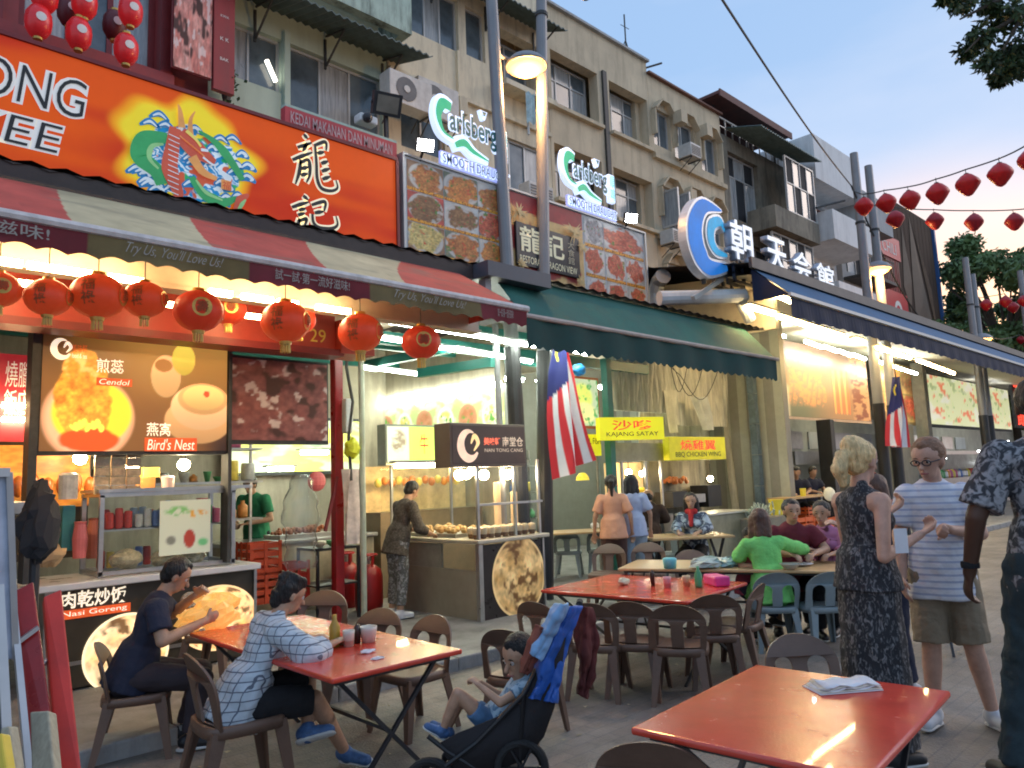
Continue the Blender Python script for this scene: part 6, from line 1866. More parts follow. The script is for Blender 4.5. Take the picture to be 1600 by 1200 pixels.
# picture wall
def roastwall(X, Y):
 C = mixc(np.ones(X.shape + (3,)) * np.array((.34, .18, .08)), (.14, .07, .04), sst(.55, .95, Y))
 C = mixc(C, (.12, .12, .06), sst(.35, .1, Y) * sst(.6, .2, X))
 for k in range(9):
  cx = .10 + k * .042
  e = sst(.028, .012, np.abs(X - cx + .02 * np.sin(Y * 9 + k))) * sst(.12, .2, Y) * sst(.9, .75, Y + .1 * math.sin(k * 2))
  C = mixc(C, (.62, .24, .07), e * sst(.30, .6, fnoise(X, Y, 24, 300 + k)))
 for k in range(6):
  cx = .57 + k * .033
  e = sst(.014, .008, np.abs(X - cx)) * sst(.06, .1, Y) * sst(.75, .68, Y)
  C = mixc(C, (.70, .16, .04) if k % 2 else (.80, .36, .10), e)
 e = sst(.76, .80, X); n = fnoise(X, Y, 14, 320)
 C = mixc(C, (.52, .27, .12), e * .8); C = mixc(C, (.20, .06, .03), e * sst(.5, .65, n))
 C = mixc(C, (.62, .50, .30), sst(.10, .06, X) * sst(.45, .35, Y))
 return C
t = thing('roast_meat_banner', 'long brown banner picturing skewers and roast strips of meat in the right eatery', 'banner', (18, 8, 3))
b0, b1 = fp(1215, 530, 8.0), fp(1352, 665, 8.0)
bz0, bz1 = 2.85, 4.62
b0x, b1x = fp(1217, 600, 8.0).x, fp(1355, 600, 8.0).x
paint_uz('print', b0x, b1x, bz0, bz1, 7.99, roastwall, mat('banner_lit_print', attr=True, rough=.4, var=.05, emit=.3), t, res=.02, nmax=240)
MB().box(b0x, b1x, 8.0, 8.05, bz0 - .03, bz1).build('board', m_soot, t)
MB().box(b0x, b1x, 7.97, 7.995, bz0 - .07, bz0 - .01).build('lower_rail', mat('pinkish_rail', (.5, .36, .28), .5), t)
c0, c1 = fp(1372, 570, 8.0).x, fp(1436, 600, 8.0).x
t = thing('grid_picture_banner', 'banner with four brown food pictures behind the smaller flag', 'banner', ((c0 + c1) / 2, 8, 3))
w_ = (c1 - c0) / 2
for i in range(2):
 for j in range(2):
  paint_uz('menu_picture', c0 + i * w_ + .03, c0 + (i + 1) * w_ - .03, 2.9 + j * .85, 3.7 + j * .85, 7.99, dish(200 + i * 2 + j, bg=(.55, .38, .16), plate=(.45, .25, .12), strip=False), mat('banner_lit_print'), t, res=.04)
MB().box(c0, c1, 8.0, 8.05, 2.82, 4.62).build('board', mat('tan_board', (.5, .36, .16), .5), t)
c2, c3 = fp(1448, 600, 8.0).x, fp(1575, 620, 8.0).x
t = thing('pale_lit_banner', 'pale lit banner with red lobsters and dishes, farthest along the picture wall', 'banner', ((c2 + c3) / 2, 8, 3))
def palewall(X, Y):
 C = np.ones(X.shape + (3,)) * np.array((.62, .64, .36))
 C = mixc(C, (.70, .12, .05), sst(.62, .70, fnoise(X * 3 % 1, Y, 7, 400)) * .9)
 C = mixc(C, (.25, .32, .12), sst(.62, .72, fnoise(X * 3 % 1, Y, 8, 405)) * .8)
 C = mixc(C, (.70, .68, .55), sst(.55, .70, fnoise(X * 2 % 1, Y, 6, 408)) * .8)
 return C
paint_uz('print', c2, c3, 2.9, 4.5, 7.99, palewall, mat('banner_lit_print2', attr=True, rough=.4, var=.05, emit=.6), t, res=.07, nmax=260)
MB().box(c2, c3, 8.0, 8.05, 2.8, 4.55).build('board', m_soot, t)
# columns, hatch wall, steel hoods of the right eatery
m_colg = mat('grey_column', (.20, .20, .17), .6, var=.2, stain=.4)
for px, w, l, m in ((1284, .22, 'dark square column below the roast meat banner', m_blackm), (1400, 1.3, 'wide grey green pillar wall behind the smaller flag', m_colg), (1440, .35, 'dark grey column at the left end of the pale lit banner', m_colg)):
 q = fp(px, 700, 7.9)
 t = thing('eatery_column', l, 'column', (q.x, 7.9, .1))
 bevel(MB().box(q.x - w / 2, q.x + w / 2, 7.6, 7.94, .1, 2.78 if px != 1440 else 4.7).build('shaft', m, t), .01)
q0, q1 = fp(1222, 740, 9.6), fp(1500, 740, 9.6)
t = thing('kitchen_unit', 'pale kitchen wall and serving hatch under the roast meat banner', 'kitchen', ((q0.x + q1.x) / 2, 9.8, .1))
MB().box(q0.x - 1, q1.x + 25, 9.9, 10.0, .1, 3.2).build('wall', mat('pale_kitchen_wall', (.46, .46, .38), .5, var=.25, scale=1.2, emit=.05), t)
MB().box(q0.x, q1.x + 20, 9.2, 9.85, 1.75, 2.1).build('range_hood', m_steel, t)
MB().box(q0.x, q1.x + 20, 8.9, 9.6, .1, 1.0).build('counter', m_steel, t)
for k in range(10):
 u = q0.x + .6 + k * 1.7
 MB().box(u, u + 1.3, 9.84, 9.88, 2.2, 2.7).build('panel', m_white if k % 2 else m_steel, t)
m_warmp = lamp_mat('kitchen_lamp', (.95, 1.0, 1.0), 9)
for k, (x, y, r) in enumerate(((1530, 605, .28), (1556, 617, .30), (1560, 640, .12), (1543, 672, .2), (1522, 668, .12), (1590, 640, .15), (1532, 705, .10), (1548, 722, .12), (1575, 690, .12), (1462, 718, .05), (1478, 716, .05))):
 c = fp(x, y, 8.3)
 t = tag(MB().box(c.x - r * 1.6, c.x + r * 1.6, 8.3, 8.36, c.z - r * .35, c.z + r * .35).build('stall_lamp', m_warmp), None, 'lamp', 'bright lamps of the far stalls')
 t['label'] = ['big blue white lamp of the far stalls, leftmost under the awning end', 'second big blue white lamp of the far stalls, right of the leftmost', 'small lamp close under the second big far stall lamp', 'wide lamp beside the third post, below the far banner',
    'short lamp just left of the third post', 'far stall lamp nearest the right picture edge', 'small low lamp of the far stalls above the striped shirt man', 'low lamp of the far stalls next to the dark patterned shoulder', 'far stall lamp just above the dark patterned shoulder',
    'tiny lamp just right of the glasses wearer, left one', 'tiny lamp just right of the glasses wearer, right one'][k]
# neon far right
t = thing('red_neon_sign', 'red glowing neon sign at the right edge, beyond the dark patterned shoulder', 'sign', tuple(fp(1594, 632, 8.0)))
c = fp(1592, 632, 8.0)
MB().box(c.x - .8, c.x + 1.5, 8.0, 8.1, c.z - 1.0, c.z + 1.0).build('board', m_soot, t)
text('面', c.x - .6, c.x + 1.2, c.z - .1, c.z + .8, 7.98, lamp_mat('neon_red', (1, .06, .03), 2.0), t)
text('飯', c.x - .6, c.x + 1.2, c.z - .9, c.z - .2, 7.98, lamp_mat('neon_red', (1, .06, .03), 2.0), t)
# far pots, bottles and colour spots of the hidden stalls
rr = random.Random(21)
for k in range(26):
 x = 1462 + k * 3.9; c = fp(x, 720, 8.3); c.z = 1.152
 m = (stock_m + [m_steel, m_steel, m_steel])[rr.randrange(11)]
 o = tag(MB().lathe([(.09, 0), (.11, .05), (.10, .2), (.04, .28)], c, 10).build('kitchen_jar', m), f'{m.name.split("_")[-1]} pot, {ORD[k]} from the left on the far counter behind the standing men', 'jar', 'pots and jars on the far counters')
t = thing('far_counter', 'crowded steel counter of the far stalls behind the two standing men', 'counter', (26, 8.4, .1))
MB().box(20.8, 45, 8.1, 8.9, .1, 1.15).build('body', m_steel, t)
MB().box(20.8, 45, 8.6, 8.64, 1.2, 1.95).build('back_panel', mat('patchy_dark_panel', (.16, .17, .14), .4, var=.7, scale=2.5), t)
# crates, bins and goods under the roast meat banner
crate(1262, 792, 1290, 812, 6.9, 'small orange red crate on the pile under the roast banner', mat('bright_orange_crate', (.75, .13, .02), .4, var=.15), .4, 'orange crates under the banner')
crate(1245, 808, 1275, 845, 6.8, 'larger orange red crate, lower left of the pile', mat('bright_orange_crate'), .4, 'orange crates under the banner')
crate(1276, 810, 1310, 840, 6.9, 'larger orange red crate beside the blonde hair', mat('bright_orange_crate'), .4, 'orange crates under the banner')
q = fp(1213, 792, 6.6)
tag(MB().lathe([(.10, -.14), (.13, .12), (.135, .13)], q, 18).build('yellow_bucket', mat('yellow_plastic', (.72, .58, .05), .4, emit=.08)), 'yellow plastic bucket above the maroon shirt man', 'bucket')
tag(MB().ball(fp(1296, 772, 6.3), .11, 14, 10, (1, 1, 1.2)).build('white_lantern', mat('cream_paper_shade', (.72, .66, .50), .6, emit=.15)), 'cream oval paper shade just left of the blonde ponytail', 'lamp shade')
t = thing('fish_rack', 'pile of clear bags with pale greens on a stand behind the green shirt woman', 'rack', (10.5, 6.3, .1))
q = fp(1190, 800, 6.5); mb = MB()
for i in range(50):
 c = q + Vector((rr.uniform(-.45, .45), rr.uniform(-.1, .1), rr.uniform(-.08, .08)))
 mb.bar(c, c + Vector((rr.uniform(-.1, .1), rr.uniform(-.05, .05), rr.uniform(.02, .12))), .02)
o = mb.build('bagged_greens', mat('bagged_greens', (.42, .50, .42), .3, var=.4, scale=14), t); o['kind'] = 'stuff'
MB().box(q.x - .55, q.x + .6, q.y - .15, q.y + .2, .1, q.z - .09).build('stand', m_grime, t)
# grey gutter and post over the gap between middle and right eateries
t = thing('grey_gutter', 'pale grey gutter pipe and elbow joining the right eatery roof end', 'gutter', (10.5, 6.6, 4.3))
a, b = fp(1030, 466, 6.3), fp(1163, 462, 5.6)
MB().tube([a, b], .11, 12).build('pipe', m_white, t)
MB().tube([b, b + Vector((.05, .1, -.05)), fp(1172, 500, 5.7)], .09, 12).build('elbow', m_white, t)
MB().bar(fp(1083, 466, 5.8), fp(1160, 415, 5.8), .06).build('diagonal_strut', m_wframe, t)
t = thing('sign_support_box', 'open dark metal box frame carrying the white characters', 'frame', (10.3, 5.6, 4.6))
a, b = fp(1143, 415, 5.6), fp(1175, 450, 5.6)
mb = MB()
for i in range(3):
 z = b.z + (a.z - b.z) * i / 2; mb.box(a.x, b.x, 5.55, 5.6, z, z + .04).box(a.x, b.x, 5.9, 5.95, z, z + .04)
for i in range(3):
 u = a.x + (b.x - a.x - .04) * i / 2; mb.box(u, u + .04, 5.552, 5.598, b.z, a.z).box(u, u + .04, 5.902, 5.948, b.z, a.z)
mb.build('frame', m_blackm, t)
MB().box(a.x + .02, b.x - .02, 5.7, 5.72, b.z, a.z).build('back', m_dark, t)
# blue spiral sign
t = thing('blue_spiral_sign', 'glossy blue double crescent sign with silver edges on the eatery roof', 'sign', tuple(fp(1108, 430, 5.7)))
SV = 5.7
def pxu(pts): return [(fp(x, y, SV).x, fp(x, y, SV).z) for x, y in pts]
m_sil = mat('silver_edge', (.55, .58, .62), .35, metal=.3, emit=.05); m_skyb = mat('sky_blue_face', (.02, .17, .55), .5, var=.25, scale=1.5, emit=.45, spec=.2)
big = [(1128, 330), (1100, 322), (1087, 345), (1087, 375), (1096, 402), (1110, 418), (1136, 418)]
sml = [(1131, 363), (1124, 347), (1111, 352), (1110, 375), (1119, 393), (1135, 400)]
ribbon_uz(pxu(big), [.02, .15, .21, .235, .22, .16, .09], SV, m_sil, t, 'outer_crescent_edge', d=.14)
ribbon_uz(pxu(big), [.0, .11, .165, .19, .18, .12, .05], SV - .006, m_skyb, t, 'outer_crescent')
ribbon_uz(pxu(sml), [.03, .11, .13, .13, .10, .05], SV - .01, m_sil, t, 'inner_crescent_edge', d=.14)
ribbon_uz(pxu(sml), [.01, .07, .09, .09, .06, .02], SV - .018, mat('cyan_blue_face', (.04, .34, .60), .5, var=.2, emit=.4, spec=.2), t, 'inner_crescent')
MB().bar((fp(1108, 420, SV).x, SV + .1, 4.4), (fp(1100, 360, SV).x, SV + .1, fp(1100, 360, SV).z), .05).build('support', m_soot, t)
for ch, (x, y, hw_, hh), l in (('朝', (1157, 378, 17, 30), 'first'), ('天', (1212, 400, 15, 26), 'second'), ('会', (1252, 418, 14, 23), 'third'), ('館', (1288, 434, 13, 20), 'fourth')):
 v = 5.6
 a, b = fp(x - hw_, y - hh * 1.0, v), fp(x + hw_, y + hh * 1.0, v)
 zc = fp(x, y, v).z; hz = abs(fp(x, y - hh, v).z - fp(x, y + hh, v).z) / 2
 t = thing('sign_character', f'white raised Chinese character on the roof edge, {l} from the blue spiral sign', 'sign', (fp(x, y, v).x, v, zc), group='white roof characters')
 uc = fp(x, y, v).x; hu = abs(fp(x + hw_, y, v).x - fp(x - hw_, y, v).x) / 2
 me0 = text(ch, uc - hu, uc + hu, zc - hz, zc + hz, v - .03, mat('white_raised_letter', (.75, .78, .82), .4, emit=.45), t, bold=.014, name='face')
 o2 = text(ch, uc - hu, uc + hu, zc - hz, zc + hz, v, mat('letter_side_grey', (.32, .38, .48), .4), t, bold=.016, name='side')
 md = o2.modifiers.new('depth', 'SOLIDIFY'); md.thickness = .10; md.offset = 0 if False else -1
 MB().bar((uc, v + .08, 4.7), (uc, v + .08, zc), .04).build('support', m_blackm, t)
# ================================================================== STREET LANTERNS, WIRES
m_sl = mat('street_lantern_red', (.55, .008, .008), .45, var=.15, scale=6, bump=.1)
m_sl2 = mat('street_lantern_wine', (.38, .008, .015), .45, var=.15, scale=6)
dl = thing('street_lantern', 'x', 'lantern', (0, 0, 0), local=True, group='diamond lanterns strung across the street')
prof = [(.05, -.5), (.16, -.44), (.36, -.20), (.46, -.05), (.47, .03), (.40, .17), (.22, .36), (.12, .42), (.06, .43)]
mb = MB().lathe(prof, (0, 0, 0), 14)
mb.v = [(x * (1 - .05 * (i % 2)), y * (1 - .05 * (i % 2)), z) for i, (x, y, z) in enumerate(mb.v)]
mb.build('shade', m_sl, dl, True)
MB().lathe([(.09, .42), (.09, .46)], (0, 0, 0), 10).build('cap', m_soot, dl)
MB().tube([(0, 0, .46), (.04, 0, .58), (0, 0, .66), (-.04, 0, .6)], .015, 5).build('hook', m_soot, dl)
strings = [[(1350, 322, 31), (1385, 317, 33), (1422, 312, 34), (1465, 302, 37), (1512, 288, 39), (1563, 272, 40), (1612, 250, 44)],
  [(1399, 342, 30), (1461, 345, 29), (1522, 347, 30), (1585, 346, 30), (1640, 340, 32)]]
ordn = ['first', 'second', 'third', 'fourth', 'fifth', 'sixth', 'seventh']
def string_of(lst, size, name, cat_label, wlabel, far_attach, m=m_sl, near_off=None):
 pts = []
 for i, (x, y, d) in enumerate(lst):
  depth = F_PX * size / d
  c = dp(x, y, depth)
  lab = cat_label(i)
  o = dl if not getattr(string_of, 'used', False) else None
  if o is None: o = clone(dl, label=lab, mats={m_sl.name: m} if m != m_sl else None)
  string_of.used = True
  o['label'] = lab; o.location = c; o.scale = (size,) * 3; o.rotation_euler = (random.uniform(-.1, .1), random.uniform(-.12, .12), random.uniform(0, 3))
  pts.append(c + Vector((0, 0, size * .62)))
 path = [far_attach]
 for a, b in zip([far_attach] + pts, pts):
  for k in range(1, 5):
   p = a.lerp(b, k / 4); p.z -= .05 * math.sin(math.pi * k / 4) * (a - b).length * .25; path.append(p)
 tag(MB().tube(path, .013, 5).build('string_wire', m_soot), wlabel, 'wire')
s1 = [Vector(strings and (0, 0, 0))]
string_of(strings[0], .42, 'street_lantern', lambda i: f'bright red diamond lantern, {ordn[i]} from the left on the upper rising string', 'thin wire carrying the upper string of diamond lanterns', fp(1332, 297, PV2))
string_of(strings[1], .40, 'street_lantern', lambda i: f'darker red diamond lantern, {ordn[i]} from the left on the lower level string', 'thin wire carrying the lower string of diamond lanterns', fp(1353, 318, PV2), m_sl2)
far = [(1519, 469, 16), (1541, 476, 20), (1571, 471, 20), (1583, 480, 19), (1600, 470, 20)]
string_of(far, .42, 'street_lantern', lambda i: f'small far lantern in front of the tree, {ordn[i]} from the left', 'thin wire of the far lantern string before the tree', fp(1505, 455, PV2), m_sl2)
string_of([(1595, 531, 14), (1606, 540, 14)], .42, 'street_lantern', lambda i: ('tiny lantern low against the tree at the right edge', 'tiny lantern just cut by the right edge, low against the tree')[i], 'thin wire of the lowest far lanterns', fp(1515, 520, PV2), m_sl2)
# overhead cable
cpath = []
A_, B_ = dp(1090, -60, 7.0), fp(1330, 290, PV2)
for k in range(25):
 p = A_.lerp(B_, k / 24); p.z -= .12 * math.sin(math.pi * k / 24); cpath.append(p)
tag(MB().tube(cpath, .014, 6).build('overhead_cable', m_soot), 'dark overhead cable slanting down across the sky to the second posts', 'cable')
B2_ = fp(1500, 520, 6.3)
cpath = [B_.lerp(B2_, k / 20) - Vector((0, 0, 1.2 * math.sin(math.pi * k / 20))) for k in range(21)]
tag(MB().tube(cpath, .02, 6).build('overhead_cable', m_soot), 'dark cable sagging on past the brown clad block', 'cable')
tag(MB().ball(dp(915, -8, 8), .06, 10, 8).build('cable_ball', m_soot), 'small dark object on a cable at the top edge', 'fitting')
# red lanterns at the red house
rl = thing('hanging_lantern', 'x', 'lantern', (0, 0, 0), local=True, group='small lanterns on the red house')
MB().lathe([(.05, -.22), (.10, -.19), (.15, -.10), (.16, 0), (.15, .10), (.10, .19), (.05, .22)], (0, 0, 0), 16).build('shade', mat('glossy_red_lantern', (.62, .02, .025), .3, emit=.12), rl, True)
MB().lathe([(.055, .22), (.055, .25)], (0, 0, 0), 10).lathe([(.055, -.25), (.055, -.22)], (0, 0, 0), 10).build('cap', m_gold, rl)
MB().lathe([(.06, 0), (.06, .004)], (0, -.158, 0), 12, axis=Matrix.Rotation(math.pi / 2, 3, 'X')).build('print', m_wprint, rl)
first = True
for x, y, l in ((60, 34, 'red lantern on the red house, lower one of the leftmost string'), (123, 53, 'red lantern with a pale spot, lower middle on the red house'), (132, 5, 'red lantern cut by the top edge, above the lower middle one'), (197, 77, 'lowest red lantern on the red house, nearest the food banner'), (204, 18, 'long red lantern near the top edge, beside the food banner'),
    (70, -6, 'red lantern at the top edge, leftmost string')):
 c = fp(x, y, 10.6)
 if first: rl.location = c; rl['label'] = l; first = False
 else: clone(rl, loc=c, label=l)
for x, y, l in ((109, 18, 'dark unlit lantern between the red ones at the top left'), (179, 40, 'dark unlit lantern left of the long red one')):
 clone(rl, loc=fp(x, y, 11.0), label=l, mats={'glossy_red_lantern': mat('dull_dark_lantern', (.12, .015, .02), .5)})
# ================================================================== TREES
def leaf_mass(name, centers, n, leaf, m, parent, seed=1, droop=0.3, stuff=False):
 r_ = random.Random(seed)
 mb = MB()
 for i in range(n):
  c, rad = centers[r_.randrange(len(centers))]
  d = Vector((r_.gauss(0, 1), r_.gauss(0, 1), r_.gauss(0, 1))).normalized() * rad * (r_.random() ** .45)
  p = Vector(c) + Vector((d.x, d.y, d.z * .75))
  a = Vector((r_.uniform(-1, 1), r_.uniform(-1, 1), r_.uniform(-1, .6) - droop)).normalized()
  b = a.cross(Vector((r_.uniform(-1, 1), r_.uniform(-1, 1), r_.uniform(-1, 1)))).normalized()
  l = leaf * r_.uniform(.6, 1.4)
  mb.quad(p, p + a * l * .5 + b * l * .22, p + a * l, p + a * l * .5 - b * l * .22)
 o = mb.build(name, m, parent)
 return o
m_tree1 = mat('near_leaves', (.035, .07, .022), .55, var=.6, scale=2.5)
m_tree2 = mat('far_leaves', (.12, .20, .07), .6, var=.6, scale=.6)
m_bark = mat('bark', (.09, .07, .05), .9, var=.3, scale=5, bump=.5)
tr = thing('overhanging_branch', 'dark leafy tree branch hanging into the top right corner', 'tree', tuple(dp(1700, -250, 9)))
def D(x, y, d): return dp(x, y, d)
cl = []
for x, y, r in ((1590, 15, .30), (1560, 30, .22), (1530, 60, .18), (1512, 78, .14), (1545, 95, .14), (1575, 85, .20), (1600, 70, .25), (1568, 115, .12), (1590, 105, .14), (1500, 5, .12), (1480, -5, .10), (1525, -10, .25), (1640, 40, .45), (1620, -20, .4), (1558, 125, .07), (1548, 8, .12)):
 cl.append((D(x, y, 8.5 + random.uniform(-.5, .5)), r))
leaf_mass('foliage', cl, 4200, .085, m_tree1, tr, 4)
mb = MB()
root = D(1720, -200, 9)
mb.tube([root, D(1650, -60, 8.8), D(1600, 20, 8.6), D(1560, 90, 8.5)], [.10, .06, .03, .01], 8)
mb.tube([D(1650, -60, 8.8), D(1560, 0, 8.5), D(1500, 30, 8.4)], [.05, .025, .01], 8)
mb.tube([D(1600, 20, 8.6), D(1530, 60, 8.5), D(1508, 82, 8.4)], [.03, .015, .006], 8)
mb.build('limb', m_bark, tr)
def tree(label, base, h, cr, seed, n=9000, leaf=.35, spread=1.0, cz=.62):
 t = thing('street_tree', label, 'tree', base, group='trees at the end of the street')
 r_ = random.Random(seed); b = Vector(base)
 top = b + Vector((0, 0, h * .55))
 MB().tube([b, b + Vector((.1, .05, h * .25)), top], [.28, .22, .14], 10).build('trunk', m_bark, t)
 cl = []; mb = MB()
 for i in range(44):
  a = r_.uniform(0, 6.28); rad = cr * r_.uniform(.25, 1.0); z = h * (cz + r_.uniform(-.30, .36))
  rad *= math.sqrt(max(.1, 1 - ((z / h - cz) / .48) ** 2))
  c = b + Vector((math.cos(a) * rad * spread, math.sin(a) * rad * spread, z))
  cl.append((c, cr * r_.uniform(.12, .24)))
  mb.tube([top - Vector((0, 0, h * .1)), (top + c) / 2 + Vector((0, 0, .2)), c], [.10, .06, .02], 6)
 mb.build('limb', m_bark, t)
 leaf_mass('crown', cl, n, leaf, m_tree2, t, seed + 1)
 return t
q = gp(1585, 712, 0)
tree('leafy green tree behind the far lanterns, at the right edge', tuple(dp(1592, 700, 38) * 1)[:2] + (0,), 13.5, 4.6, 3, 22000, .34)
tree('second green tree close behind the third pair of posts', tuple(dp(1548, 700, 46))[:2] + (0,), 8.0, 3.8, 8, 16000, .34)
tree('low dark tree at the far end of the street', tuple(dp(1620, 700, 55))[:2] + (0,), 14, 6, 13, 14000, .40)
# far street end
b = building('hazy grey building closing the end of the street', 95, 96, 6.5, 2.5, m_white, [], z0=0, dep=3)
# ================================================================== CHAIRS AND TABLES
def plate2d(outer, holes, y, thick, fbend=None):
 """outline in x,z with holes -> solid plate mesh (verts, faces) by way of a 2D curve"""
 cu = bpy.data.curves.new('outline', 'CURVE'); cu.dimensions = '2D'; cu.fill_mode = 'BOTH'; cu.extrude = thick / 2
 for lst in [outer] + holes:
  sp_ = cu.splines.new('POLY'); sp_.points.add(len(lst) - 1); sp_.use_cyclic_u = True
  for i, p in enumerate(lst): sp_.points[i].co = (p[0], p[1], 0, 1)
 o = bpy.data.objects.new('outline', cu); COL.objects.link(o); bpy.context.view_layer.update()
 me = bpy.data.meshes.new_from_object(o.evaluated_get(bpy.context.evaluated_depsgraph_get()))
 bpy.data.objects.remove(o)
 for vt in me.vertices:
  x, z, t = vt.co
  vt.co = (x, y - t + (fbend(x, z) if fbend else 0), z)
 return me
def arc(cx, cz, rx, rz, a0, a1, n):
 return [(cx + rx * math.cos(math.radians(a0 + (a1 - a0) * i / n)), cz + rz * math.sin(math.radians(a0 + (a1 - a0) * i / n))) for i in range(n + 1)]
def make_chair(label, m, group):
 t = thing('plastic_chair', label, 'chair', (0, 0, 0), local=True, group=group)
 # backrest with two arched openings
 outer = [(-.205, .40), (.205, .40), (.225, .56)] + arc(.0, .60, .225, .165, 0, 180, 22) + [(-.225, .56)]
 hole = lambda s: [(s * .045, .43), (s * .165, .43), (s * .172, .53)] + [(s * x, z) for x, z in arc(.108, .585, .062, .055, 0, 180, 9)] + [(s * .05, .54)]
 bend = lambda x, z: -.205 + .9 * x * x - (z - .40) * .22 + .02
 me = plate2d(outer, [hole(1), hole(-1)], 0, .014, bend)
 o = link('backrest', me, m, t); bevel(o, .004, 1)
 # seat: dished rounded square with a skirt
 n = 24; rings = []
 def sq(r, z, dy=0):
  return [(r * .215 * math.copysign(abs(math.cos(a)) ** .55, math.cos(a)), r * .21 * math.copysign(abs(math.sin(a)) ** .55, math.sin(a)) + dy, z) for a in [2 * math.pi * k / n for k in range(n)]]
 R_ = [sq(.3, .405), sq(.75, .408), sq(.97, .416), sq(1.0, .41), sq(1.01, .365)]
 mb = MB(); mb.v = [p for r in R_ for p in r]
 for i in range(len(R_) - 1):
  for k in range(n): a, b = i * n + k, i * n + (k + 1) % n; mb.f.append((a, b, b + n, a + n))
 mb.f.append(tuple(reversed(range(n))))
 o = mb.build('seat', m, t, True); md = o.modifiers.new('thickness', 'SOLIDIFY'); md.thickness = .006; md.offset = -1
 # blade legs
 for sx in (-1, 1):
  for sy in (-1, 1):
   top_, bot_ = Vector((sx * .175, sy * .17, .40)), Vector((sx * .215, sy * .225 - (.03 if sy < 0 else 0), 0))
   mb = MB(); d1 = .055; d2 = .028
   P = []
   for k in range(5):
    f = k / 4; c = top_.lerp(bot_, f); w = d1 * (1 - f) + d2 * f; th = .011 + .006 * (1 - f)
    P.append([(c.x + sx * th, c.y + sy * th, c.z), (c.x + sx * th, c.y - sy * w, c.z), (c.x, c.y - sy * w, c.z), (c.x, c.y, c.z), (c.x - sx * w, c.y, c.z), (c.x - sx * w, c.y + sy * th, c.z)])
   for r in P: mb.v += r
   for k in range(4):
    for j in range(6): a, b = k * 6 + j, k * 6 + (j + 1) % 6; mb.f.append((a, b, b + 6, a + 6))
   mb.f.append(tuple(range(6))); mb.f.append(tuple(24 + j for j in reversed(range(6))))
   mb.build('leg', m, t)
 return t
m_brown = mat('brown_plastic', (.145, .085, .058), .42, var=.15, scale=6, bump=.08)
m_gchair = mat('grey_plastic', (.24, .29, .30), .45, var=.12, scale=6, bump=.08)
protoB = make_chair('x', m_brown, 'brown plastic chairs'); usedB = [False]
protoG = make_chair('x', m_gchair, 'grey plastic chairs'); usedG = [False]
def chair(loc, a, label, grey=False, s=.935):
 pr, us = (protoG, usedG) if grey else (protoB, usedB)
 z = .10 if loc[1] > 5.4 else 0
 if not us[0]:
  us[0] = True; o = pr; o['label'] = label; o.location = (loc[0], loc[1], z); o.rotation_euler = (0, 0, turn(a)); o.scale = (s,) * 3
 else:
  o = clone(pr, loc=(loc[0], loc[1], z), rz=turn(a), label=label, scale=s)
 return o
m_rtab = mat('red_laminate', (.66, .06, .032), .24, var=.10, scale=7, spec=.6, stain=.30, stain_col=(.34, .05, .03), bump=.05, bscale=90, coat=.3)
m_ttab = mat('tan_laminate', (.56, .36, .17), .35, var=.1, scale=2)
TZ = .72
def folding_table(px4, label, m, z=TZ, cat='table', group=None, square=None, fit=None):
 """px4: four measured corners in order; becomes a true rectangle standing on folding steel legs"""
 P = [gp(x, y, z) for x, y in px4]
 c = sum(P, Vector()) / 4
 ex = ((P[1] - P[0]) + (P[2] - P[3])) / 2; ey = ((P[3] - P[0]) + (P[2] - P[1])) / 2
 w, d = ex.length, ey.length
 if square: w, d = square
 ex.normalize(); ey2 = Vector((-ex.y, ex.x, 0)); ey2 = ey2 if ey2.dot(ey) > 0 else -ey2
 # share the skew between both axes
 ang = math.atan2(ex.y, ex.x)
 if fit: c = Vector((fit[0], fit[1], z)); ang, w, d = fit[2:]
 gz_ = .10 if c.y > 5.4 else 0
 t = thing('folding_table', label, 'table', (c.x, c.y, gz_), ang, group=group, local=True)
 hz = z - gz_
 o = MB().box(-w / 2, w / 2, -d / 2, d / 2, hz - .028, hz).build('tabletop', m, t); bevel(o, .010, 3)
 MB().box(-w / 2 + .05, w / 2 - .05, -d / 2 + .05, d / 2 - .05, hz - .05, hz - .0285).build('apron', m_soot, t)
 for s in (-1, 1):
  for q in (-1, 1):
   MB().bar((s * (w / 2 - .12), q * (d / 2 - .10), hz - .05), (s * (w / 2 - .10), -q * (d / 2 - .08), .0), .02).build('leg', m_blackm, t)
 MB().bar((-(w / 2 - .11), 0, hz * .5), (w / 2 - .11, 0, hz * .5), .02).build('stretcher', m_blackm, t)
 return t, c, ex, w, d
T1 = folding_table([(1165, 1062), (1488, 1070), (1375, 1193), (972, 1150)], 'empty red table nearest the camera with only a napkin pack on it', m_rtab, group='red tables', fit=(2.929, 1.474, 4.80, .834, 1.125))
T2 = folding_table([(458, 966), (727, 1018), (512, 1057), (288, 990)], 'red table on the left where the checked shirt and navy shirt diners eat', m_rtab, group='red tables', fit=(2.412, 4.30, 4.697, 1.86, .816))
T3 = folding_table([(838, 922), (1078, 936), (1168, 912), (960, 902)], 'red table in the middle ringed by brown chairs, with a pink box on it', m_rtab, group='red tables', fit=(5.593, 4.175, 4.824, 1.427, 1.165), z=.665)
T4 = folding_table([(1005, 890), (1460, 897), (1440, 875), (1015, 873)], 'long tan table where the green and maroon shirt diners sit', m_ttab, group='tan tables', square=(3.0, .8))
